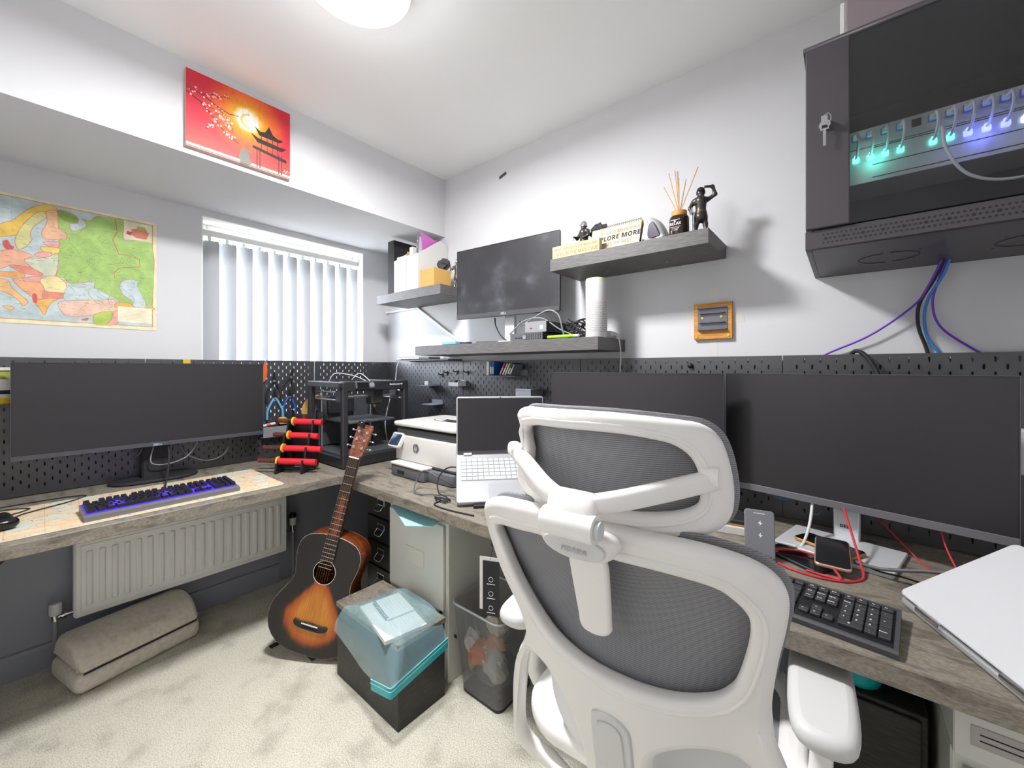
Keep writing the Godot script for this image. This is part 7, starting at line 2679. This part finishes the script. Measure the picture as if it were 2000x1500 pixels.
	for q in [[Vector3(2.08, 1.455, 0.0006), Vector3(0.026, 0.056, 0.0004), "above"], [Vector3(2.0, 1.366, 0.0006), Vector3(0.03, 0.03, 0.0004), "on the shelf-speaker side of"], [Vector3(2.161, 1.366, 0.0006), Vector3(0.034, 0.024, 0.0004), "on the network-cabinet side of"], [Vector3(2.08, 1.265, 0.0006), Vector3(0.026, 0.06, 0.0004), "below"]]:
		st = B()
		bx(st, q[0], q[1])
		solo("masking_tape", st, M.tape, "pale masking tape strip %s the wooden plaque" % q[2], "tape", "masking tape round the plaque")
	st = B()
	bx(st, Vector3(1.057, 2.208, 0.0008), Vector3(0.05, 0.016, 0.0012), 0.0, Basis(Vector3.BACK, 0.3))
	solo("wall_pad", st, M.bezel, "small dark adhesive pad stuck high on the wall", "adhesive pad")
	# slim trunking in the corner behind the short shelf
	t = thing("cable_trunking", "slim pale plastic trunking running down the wall below the short shelf", "trunking")
	st = B()
	bx(st, Vector3(0.165, 1.574, 0.009), Vector3(0.33, 0.012, 0.014), 0.002)
	obj(t, "level_run", st, M.gloss_white)
	st = B()
	var td := Vector3(0.75, 1.335, 0) - Vector3(0.335, 1.58, 0)
	bx(st, Vector3(0.54, 1.459, 0.009), Vector3(td.length(), 0.013, 0.015), 0.002, Basis(td.normalized(), Vector3.BACK.cross(td.normalized()), Vector3.BACK))
	obj(t, "sloping_run", st, M.gloss_white)

func tray(label: String, at: Vector3, w: float, d: float, lip: float) -> Node3D:
	var t := thing("pegboard_tray", label, "small shelf", at, 0.0, "grey trays on the pegboard")
	sbox(t, "shelf_plate", Vector3(-w / 2, 0, 0), Vector3(w / 2, 0.003, d), M.peg_tray, 0.001)
	sbox(t, "rear_plate", Vector3(-w / 2, 0.003, 0), Vector3(w / 2, 0.003 + lip, 0.003), M.peg_tray, 0.001)
	return t

func pliers(label: String, at: Vector3, turn: float, m: Material, size: float, open: float) -> void:
	# hangs jaws up on the window-side pegboard; local x along the board, y up, z out
	var t := thing("pliers", label, "pliers", at, 90.0, "pliers on the pegboard")
	var r := Basis(Vector3.BACK, deg_to_rad(turn))
	for s in [-1.0, 1.0]:
		var st := B()
		sweep(st, [r * Vector3(s * 0.004, 0.0, 0.004) * size, r * Vector3(s * (0.016 + open * 0.4), -0.03, 0.004) * size, r * Vector3(s * (0.024 + open), -0.07, 0.004) * size, r * Vector3(s * (0.02 + open * 1.4), -0.115, 0.004) * size], [0.006 * size, 0.005 * size], 0.004 * size, Vector3.BACK, 10, 4)
		obj(t, "handle", st, m)
		st = B()
		prism(st, pv([0.0, -0.012, s * 0.011, -0.004, s * 0.010, 0.012, s * 0.003, 0.05, 0.0, 0.05], size), 0.006 * size, Transform3D(r, Vector3.ZERO))
		obj(t, "jaw", st, M.steel_dark)
	var st2 := B()
	cyl(st2, Vector3(0, 0, -0.001), Vector3(0, 0, 0.009 * size), 0.006 * size, -1, 14)
	obj(t, "pivot", st2, M.silver)

func pegboard_things() -> void:
	mat("peg_tray", "7f838d", 0.45)
	var t := tray("grey pegboard tray beside the corner, uppermost of the two small ones", Vector3(0.52, 1.085, 0.021), 0.12, 0.09, 0.02)
	var st := B()
	bx(st, Vector3(0.515, 1.085 + 0.003 + 0.013, 0.06), Vector3(0.036, 0.024, 0.03), 0.002)
	solo("white_box_tiny", st, M.white, "tiny white box standing on the small grey pegboard tray", "box")
	tray("grey pegboard tray beside the corner, lower of the two small ones", Vector3(0.555, 0.975, 0.021), 0.1, 0.085, 0.025)
	# small cup with sewing bits
	t = thing("pegboard_bin", "small white pegboard bin with dark tape rolls", "bin", Vector3(0.76, 1.09, 0.021))
	sbox(t, "bin_front", Vector3(-0.04, 0, 0.058), Vector3(0.04, 0.022, 0.061), M.white, 0.001)
	sbox(t, "bin_floor", Vector3(-0.04, 0, 0), Vector3(0.04, 0.003, 0.058), M.white)
	for x in [-0.04, 0.037]:
		sbox(t, "bin_side", Vector3(x, 0.003, 0), Vector3(x + 0.003, 0.03, 0.058), M.white)
	sbox(t, "bin_rear", Vector3(-0.037, 0.003, 0), Vector3(0.037, 0.034, 0.003), M.white)
	for i in 3:
		st = B()
		lathe(st, [Vector2(0.006, -0.006), Vector2(0.014, -0.006), Vector2(0.014, 0.006), Vector2(0.006, 0.006), Vector2(0.006, -0.006)], 18, Transform3D(Basis(Vector3.BACK, PI / 2 + 0.3 * i), Vector3(0.74 + i * 0.02, 1.109, 0.05)))
		solo("tape_roll", st, [M.card, M.ink, M.bezel][i], ["tan tape roll in the small white pegboard bin", "black tape roll in the small white pegboard bin", "grey tape roll in the small white pegboard bin"][i], "tape roll", "tape rolls in the pegboard bin")
	# book shelf
	t = tray("grey pegboard tray holding the row of small books", Vector3(1.13, 1.150, 0.021), 0.22, 0.1, 0.03)
	var bk := [["white and blue card packet standing at the end of the small books", "paper", 1.035, 0.018, 0.07, 0.0], ["dark blue booklet standing upright on the pegboard tray", "navy", 1.058, 0.012, 0.072, 0.0], ["blue booklet standing upright beside the dark blue one", "blue", 1.072, 0.01, 0.07, 0.0], ["small leaning booklet with red spine on the pegboard tray", "red", 1.118, 0.009, 0.066, -0.5], ["small leaning booklet with pale blue spine on the pegboard tray", "blue_light", 1.136, 0.009, 0.066, -0.5], ["small leaning booklet with yellow spine on the pegboard tray", "yellow", 1.152, 0.009, 0.066, -0.5], ["small leaning booklet with dark spine on the pegboard tray", "navy", 1.168, 0.009, 0.066, -0.5], ["small leaning grey booklet, last in the row on the tray", "grey", 1.182, 0.009, 0.06, -0.5]]
	mat("navy", "24476e", 0.5)
	for b in bk:
		t = thing("booklet", b[0], "booklet", Vector3(b[2], 1.1535, 0.06), 0.0, "small booklets on the pegboard tray")
		var tilt := Basis(Vector3.BACK, b[5])
		var hgt: float = b[4]
		var wd: float = b[3]
		var lift := absf(sin(b[5])) * wd / 2 + 0.0005
		st = B()
		bx(st, tilt * Vector3(0, hgt / 2, 0) + Vector3(0, lift, 0), Vector3(wd, hgt, 0.07), 0.0006, tilt)
		obj(t, "cover", st, M[b[1]])
		st = B()
		bx(st, tilt * Vector3(0, hgt * 0.35, 0.0352) + Vector3(0, lift, 0), Vector3(wd * 0.8, hgt * 0.5, 0.0008), 0.0, tilt)
		obj(t, "spine_label", st, M.paper)
	# letter box
	t = thing("pegboard_letter_tray", "grey lidded pegboard box beside the monitor", "box", Vector3(1.285, 1.05, 0.021))
	sbox(t, "box_front", Vector3(-0.046, 0, 0.0), Vector3(0.046, 0.043, 0.1), M.peg_tray, 0.002)
	sbox(t, "lid_line", Vector3(-0.0465, 0.034, 0.001), Vector3(0.0465, 0.036, 0.1005), M.grey_dark)
	# router on top of the corner board
	t = thing("wifi_box", "flat grey electronic box on a thin shelf above the corner pegboard", "electronic box", Vector3(0.42, 1.2425, 0.03))
	sbox(t, "case", Vector3(-0.15, 0, -0.02), Vector3(0.15, 0.018, 0.07), M.grey_dark, 0.004)
	sbox(t, "front_strip", Vector3(-0.15, 0.004, 0.07), Vector3(0.06, 0.014, 0.072), M.grey_light)
	t = thing("thin_shelf", "thin dark metal shelf on the top edge of the corner pegboard", "shelf", Vector3(0.5, 1.2345, 0.001))
	sbox(t, "plate", Vector3(-0.24, 0, 0.002), Vector3(0.25, 0.007, 0.11), M.bezel, 0.001)
	# hooks
	for p in [[0.602, 1.152], [0.643, 1.165], [0.731, 1.17], [0.815, 1.168]]:
		t = thing("pegboard_hook", "short dark hook on the pegboard above the white bin", "hook", Vector3(p[0], p[1], 0.02), 0.0, "dark hooks on the pegboard")
		st = B()
		tube(st, [Vector3(0, 0, 0), Vector3(0, 0, 0.02), Vector3(0.0, 0.004, 0.032), Vector3(0, 0.012, 0.035)], 0.003, 8, 4)
		obj(t, "prong", st, M.black)
		st = B()
		bx(st, Vector3(0, -0.004, 0.003), Vector3(0.012, 0.024, 0.006), 0.002)
		obj(t, "back_plate", st, M.black)
	# tools on the window side
	pliers("black-handled pliers hanging on the pegboard next to the ultrawide monitor", Vector3(0.026, 1.12, 0.735), 0, M.black_soft, 1.0, 0.012)
	pliers("black-handled long-nose pliers hanging on the pegboard beside the shorter pair", Vector3(0.026, 1.14, 0.648), -14, M.black_soft, 1.05, 0.006)
	pliers("pliers with light blue handles hanging low on the pegboard", Vector3(0.026, 1.025, 0.73), 0, M.blue_light, 1.0, 0.014)
	pliers("small side cutters with blue handles on the pegboard", Vector3(0.026, 1.03, 0.655), 0, M.blue, 0.85, 0.012)
	t = thing("orange_cutter", "orange snips hanging on the pegboard at the monitor edge", "snips", Vector3(0.026, 1.17, 0.783), 90)
	st = B()
	prism(st, smooth_loop(pv([-0.006, -0.05, 0.004, -0.045, 0.012, -0.01, 0.013, 0.02, 0.007, 0.045, 0.0, 0.05, -0.006, 0.02]), 2), 0.008)
	obj(t, "handle", st, M.orange)
	st = B()
	prism(st, pv([0.001, 0.045, 0.008, 0.045, 0.012, 0.07, 0.008, 0.07]), 0.004)
	obj(t, "blade", st, M.silver)
	t = thing("yellow_stripper", "yellow cable stripper on the pegboard below the blue pliers", "cable stripper", Vector3(0.03, 0.9, 0.69), 90)
	st = B()
	slab(st, 0.05, 0.038, 0.02, 0.008, 0.003, Transform3D(Basis.IDENTITY, Vector3(0, 0, 0.01)))
	obj(t, "body", st, M.yellow)
	st = B()
	cyl(st, Vector3(0.005, 0.0, 0.02), Vector3(0.005, 0.0, 0.024), 0.009, -1, 18)
	obj(t, "dial", st, M.black)
	t = thing("orange_screwdriver", "white and orange screwdriver lying in the pegboard holder", "screwdriver", Vector3(0.045, 0.885, 0.765), 90)
	st = B()
	sweep(st, [Vector3(-0.03, -0.004, 0), Vector3(0.0, 0, 0), Vector3(0.03, 0.004, 0)], 0.008, 0.008, Vector3.UP, 12, 3, 1.0)
	obj(t, "handle", st, M.white)
	st = B()
	sweep(st, [Vector3(-0.014, -0.002, 0), Vector3(0.006, 0.001, 0)], 0.0085, 0.0085, Vector3.UP, 12, 2, 1.0)
	obj(t, "orange_band", st, M.orange)
	t = thing("tool_holder", "grey slotted tool holder on the pegboard behind the sword rack", "tool holder", Vector3(0.021, 0.85, 0.71), 90)
	sbox(t, "front", Vector3(-0.09, -0.03, 0.04), Vector3(0.06, 0.024, 0.044), M.grey, 0.001)
	sbox(t, "bottom", Vector3(-0.09, -0.033, 0), Vector3(0.06, -0.03, 0.044), M.grey, 0.001)
	st = B()
	bx(st, Vector3(0.024, 1.22, 1.116), Vector3(0.012, 0.026, 0.03), 0.003)
	solo("yellow_clip", st, M.yellow, "small yellow clip on the top edge of the pegboard", "clip")
	t = thing("orange_tag", "tiny orange tag on the pegboard below the ultrawide monitor", "tag", Vector3(0.022, 0.845, 1.03), 90)
	sbox(t, "card", Vector3(-0.012, -0.01, 0), Vector3(0.012, 0.01, 0.004), M.orange, 0.001)
	t = thing("blue_holder", "small blue-edged holder on the pegboard below the ultrawide monitor corner", "holder", Vector3(0.021, 0.87, 0.84), 90)
	sbox(t, "rear_plate", Vector3(-0.05, -0.03, 0), Vector3(0.05, 0.03, 0.004), M.ink, 0.001)
	sbox(t, "lower_edge", Vector3(-0.05, -0.034, 0), Vector3(0.05, -0.03, 0.03), M.blue, 0.001)
	sbox(t, "side_edge", Vector3(0.05, -0.034, 0), Vector3(0.054, 0.03, 0.03), M.blue, 0.001)
	st = B()
	ball(st, Vector3(2.005, 1.2, 0.028), Vector3(0.01, 0.01, 0.008), 12)
	solo("round_knob", st, M.black, "small black round magnet near the top of the pegboard under the plaque", "knob")  # black knob hooked into the board near its top

func cables() -> void:
	var d := DT + 0.003
	# under the cabinet
	cable("network_cable", "blue network cable dropping from the network cabinet", [Vector3(2.668, 1.49, 0.062), Vector3(2.655, 1.44, 0.045), Vector3(2.632, 1.39, 0.03), Vector3(2.622, 1.34, 0.022), Vector3(2.628, 1.28, 0.012), Vector3(2.65, 1.235, 0.008), Vector3(2.66, 1.21, 0.008)], 0.0035, M.blue_cable)
	cable("power_lead", "thick black lead hanging from the network cabinet behind the pegboard", [Vector3(2.66, 1.49, 0.062), Vector3(2.638, 1.43, 0.04), Vector3(2.612, 1.37, 0.026), Vector3(2.61, 1.31, 0.02), Vector3(2.626, 1.25, 0.009), Vector3(2.637, 1.2, 0.008)], 0.0042, M.black_soft)
	cable("purple_cable", "purple cable sweeping to the left from the network cabinet", [Vector3(2.655, 1.49, 0.062), Vector3(2.63, 1.42, 0.04), Vector3(2.6, 1.365, 0.028), Vector3(2.51, 1.288, 0.022), Vector3(2.41, 1.236, 0.014), Vector3(2.36, 1.2, 0.008)], 0.0028, M.purple)
	cable("purple_cable", "purple cable sweeping to the right from the network cabinet", [Vector3(2.662, 1.49, 0.062), Vector3(2.65, 1.44, 0.042), Vector3(2.637, 1.37, 0.03), Vector3(2.655, 1.3, 0.022), Vector3(2.725, 1.232, 0.012), Vector3(2.77, 1.2, 0.008)], 0.0028, M.purple)
	cable("monitor_lead", "thick black lead curving over the pegboard top into the monitor", [Vector3(2.46, 1.18, 0.005), Vector3(2.465, 1.225, 0.006), Vector3(2.478, 1.242, 0.022), Vector3(2.5, 1.225, 0.04), Vector3(2.525, 1.17, 0.06), Vector3(2.53, 1.1, 0.08)], 0.006, M.black_soft)
	cable("speaker_lead", "white lead hanging from the plug off the end of the long shelf", [Vector3(1.715, 1.322, 0.056), Vector3(1.735, 1.318, 0.075), Vector3(1.748, 1.3, 0.08), Vector3(1.752, 1.24, 0.075), Vector3(1.742, 1.16, 0.06), Vector3(1.74, 1.05, 0.04)], 0.0026, M.white)
	cable("white_lead", "thin white lead dropping from the electronic box past the 3D printer", [Vector3(0.3, 1.245, 0.104), Vector3(0.275, 1.2, 0.115), Vector3(0.262, 1.1, 0.12), Vector3(0.258, 0.98, 0.16), Vector3(0.3, 0.85, 0.215), Vector3(0.36, 0.73, 0.225), Vector3(0.45, DT + 0.003, 0.22)], 0.0024, M.white)
	# tangle behind the mini computers
	rng.seed = 21
	for i in 5:
		var pts := []
		var c := Vector3(1.555, 1.36, 0.07)
		for k in 7:
			var a := TAU * k / 5.0 + i * 0.8
			pts.append(c + Vector3(cos(a) * rng.randf_range(0.03, 0.075), rng.randf_range(-0.035, 0.045), sin(a) * 0.045))
		for k in pts.size():
			pts[k].y = maxf(pts[k].y, 1.316)
			pts[k].z = clampf(pts[k].z, 0.015, 0.13)
		cable("tangled_lead", "coiled black lead in the tangle beside the smart speaker", pts, 0.0035, M.black_soft, "tangled leads on the long shelf")
	cable("grey_lead", "grey lead arching from the monitor stand over the mini computers", [Vector3(1.22, 1.42, 0.06), Vector3(1.26, 1.395, 0.1), Vector3(1.35, 1.408, 0.15), Vector3(1.45, 1.442, 0.16), Vector3(1.5, 1.42, 0.15), Vector3(1.515, 1.36, 0.14), Vector3(1.52, 1.318, 0.13)], 0.0035, M.grey)
	cable("grey_lead", "grey lead curling low across the mini computers to the tangle", [Vector3(1.2, 1.37, 0.1), Vector3(1.25, 1.35, 0.17), Vector3(1.33, 1.402, 0.175), Vector3(1.42, 1.41, 0.16), Vector3(1.5, 1.36, 0.14), Vector3(1.56, 1.33, 0.12)], 0.003, M.grey)
	cable("black_lead", "black lead looping below the monitor on the long shelf", [Vector3(1.1, 1.44, 0.11), Vector3(1.115, 1.4, 0.12), Vector3(1.16, 1.345, 0.13), Vector3(1.215, 1.318, 0.14), Vector3(1.262, 1.316, 0.145)], 0.0032, M.black_soft)
	# behind the ultrawide monitor
	cable("monitor_cable", "grey cable loop hanging below the ultrawide monitor near its stand", [Vector3(0.1, 0.87, 1.405), Vector3(0.1, 0.82, 1.385), Vector3(0.1, 0.795, 1.34), Vector3(0.1, 0.82, 1.295), Vector3(0.1, 0.87, 1.28)], 0.0025, M.grey_dark)
	cable("monitor_cable", "grey cable loop below the ultrawide monitor beside the pliers", [Vector3(0.11, 0.87, 1.155), Vector3(0.11, 0.8, 1.14), Vector3(0.11, 0.752, 1.06), Vector3(0.11, 0.775, 0.985), Vector3(0.11, 0.87, 0.955)], 0.0035, M.grey_dark)
	cable("monitor_cable", "thin grey cable crossing the stand of the ultrawide monitor", [Vector3(0.12, 0.86, 1.09), Vector3(0.12, 0.79, 1.13), Vector3(0.125, 0.765, 1.2), Vector3(0.13, 0.78, 1.26), Vector3(0.12, 0.85, 1.25)], 0.0025, M.grey)
	cable("keyboard_cable", "thick braided black cable running from the ultrawide stand to the keyboard", [Vector3(0.14, 0.86, 1.205), Vector3(0.185, 0.8, 1.21), Vector3(0.24, 0.74, 1.225), Vector3(0.33, d + 0.002, 1.25), Vector3(0.4, d + 0.006, 1.26), Vector3(0.45, d + 0.008, 1.27)], 0.0035, M.black_soft)
	cable("mouse_cable", "thin black mouse cable winding over the map desk mat", [Vector3(0.4, d + 0.006, 1.635), Vector3(0.34, d + 0.003, 1.62), Vector3(0.3, d + 0.003, 1.56), Vector3(0.26, d + 0.003, 1.5), Vector3(0.2, d, 1.46), Vector3(0.17, d, 1.5), Vector3(0.16, d, 1.6), Vector3(0.17, d, 1.72)], 0.0022, M.black_soft)
	cable("mouse_cable", "thin black cable curling at the edge of the map desk mat", [Vector3(0.24, d + 0.003, 1.75), Vector3(0.23, d + 0.003, 1.66), Vector3(0.27, d + 0.003, 1.6), Vector3(0.32, d + 0.003, 1.66), Vector3(0.3, d + 0.003, 1.76)], 0.002, M.black_soft)
	cable("hanging_cable", "black cable hanging below the worktop to the left of the radiator", [Vector3(0.5, 0.655, 1.66), Vector3(0.47, 0.62, 1.645), Vector3(0.42, 0.57, 1.67), Vector3(0.4, 0.5, 1.72), Vector3(0.4, 0.3, 1.8), Vector3(0.4, 0.01, 1.85)], 0.004, M.black_soft)
	# beside the printer
	cable("printer_lead", "grey lead looping on the worktop in front of the inkjet printer", [Vector3(1.24, d + 0.01, 0.5), Vector3(1.2, d + 0.055, 0.56), Vector3(1.135, d + 0.075, 0.58), Vector3(1.11, d + 0.03, 0.6), Vector3(1.15, d, 0.635), Vector3(1.22, d + 0.005, 0.62), Vector3(1.3, d + 0.01, 0.59), Vector3(1.34, d + 0.006, 0.585)], 0.0026, M.grey_dark)
	cable("laptop_lead", "black lead looping from the laptop and over the worktop edge", [Vector3(1.31, d + 0.1, 0.52), Vector3(1.25, d + 0.1, 0.55), Vector3(1.22, d + 0.06, 0.575), Vector3(1.25, d + 0.015, 0.6), Vector3(1.31, d + 0.008, 0.61), Vector3(1.3, d, 0.65), Vector3(1.32, d, 0.675), Vector3(1.4, d, 0.677), Vector3(1.5, d, 0.66)], 0.0028, M.black_soft)
	for i in 3:
		cable("knotted_lead", "short knotted black lead lying beside the open laptop", [Vector3(1.25 + i * 0.015, d, 0.615 + i * 0.012), Vector3(1.3, d + 0.006 * i, 0.6 + i * 0.014), Vector3(1.33, d + 0.004, 0.615 + i * 0.01), Vector3(1.31, d + 0.008, 0.64), Vector3(1.27, d + 0.004 + i * 0.004, 0.635)], 0.0025, M.black_soft, "knotted leads beside the laptop")
	# right worktop
	mat("red_braid", "c8303a", 0.6)
	cable("red_cable", "red braided charging cable looping round the phones from the monitor stand", [Vector3(2.447, 0.83, 0.135), Vector3(2.452, 0.8, 0.19), Vector3(2.467, 0.76, 0.26), Vector3(2.482, d + 0.015, 0.32), Vector3(2.485, d, 0.37), Vector3(2.455, d, 0.412), Vector3(2.4, d, 0.428), Vector3(2.345, d, 0.418), Vector3(2.312, d, 0.385), Vector3(2.315, d + 0.01, 0.345), Vector3(2.36, d + 0.013, 0.325), Vector3(2.42, d + 0.014, 0.335)], 0.0028, M.red_braid)
	cable("red_cable", "red braided cable end plugged into the propped smartphone", [Vector3(2.38, d, 0.405), Vector3(2.42, d + 0.001, 0.412), Vector3(2.445, d + 0.004, 0.415), Vector3(2.433, d + 0.018, 0.402)], 0.0028, M.red_braid)
	cable("red_cable", "thin red cable trailing behind the monitor stand to the white laptop", [Vector3(2.5, 0.79, 0.06), Vector3(2.56, 0.73, 0.1), Vector3(2.6, d, 0.17), Vector3(2.62, d, 0.24), Vector3(2.6, d, 0.32)], 0.002, M.red_braid)
	cable("red_cable", "thin red cable hanging from under the monitor near the white laptop", [Vector3(2.63, 0.82, 0.17), Vector3(2.64, 0.76, 0.2), Vector3(2.66, 0.71, 0.24), Vector3(2.68, d, 0.28)], 0.002, M.red_braid)
	cable("white_cable", "thick white cable curving from the charging stand up behind the monitor", [Vector3(2.29, d + 0.012, 0.36), Vector3(2.33, d, 0.335), Vector3(2.36, d + 0.005, 0.27), Vector3(2.375, d + 0.05, 0.19), Vector3(2.38, 0.83, 0.13)], 0.0038, M.white)
	cable("white_cable", "thick white cable end lying behind the charging stand", [Vector3(2.27, d + 0.02, 0.34), Vector3(2.31, d + 0.014, 0.3), Vector3(2.35, d + 0.01, 0.29)], 0.0038, M.white)
	cable("grey_cable", "dark grey cable arching from the silver monitor foot to the white laptop", [Vector3(2.47, d + 0.013, 0.31), Vector3(2.52, d + 0.02, 0.335), Vector3(2.6, d + 0.045, 0.35), Vector3(2.66, d + 0.055, 0.36), Vector3(2.72, d + 0.03, 0.37)], 0.004, M.grey_dark)
	cable("black_cable", "thin black cable lying over the silver monitor foot", [Vector3(2.48, d + 0.014, 0.3), Vector3(2.51, d + 0.012, 0.33), Vector3(2.56, d + 0.01, 0.33), Vector3(2.64, d, 0.33)], 0.0022, M.black_soft)
	cable("blue_cable", "blue cable loop hanging below the bezel of the silver-stand monitor", [Vector3(2.26, 0.81, 0.1), Vector3(2.28, 0.79, 0.11), Vector3(2.31, 0.785, 0.115), Vector3(2.335, 0.805, 0.11)], 0.0025, M.blue_cable)
	cable("grey_cable", "grey cable hanging in a loop behind the silver-stand monitor", [Vector3(2.36, 0.82, 0.08), Vector3(2.37, 0.77, 0.09), Vector3(2.385, 0.75, 0.095), Vector3(2.41, 0.78, 0.09), Vector3(2.425, 0.82, 0.085)], 0.0022, M.grey_dark)
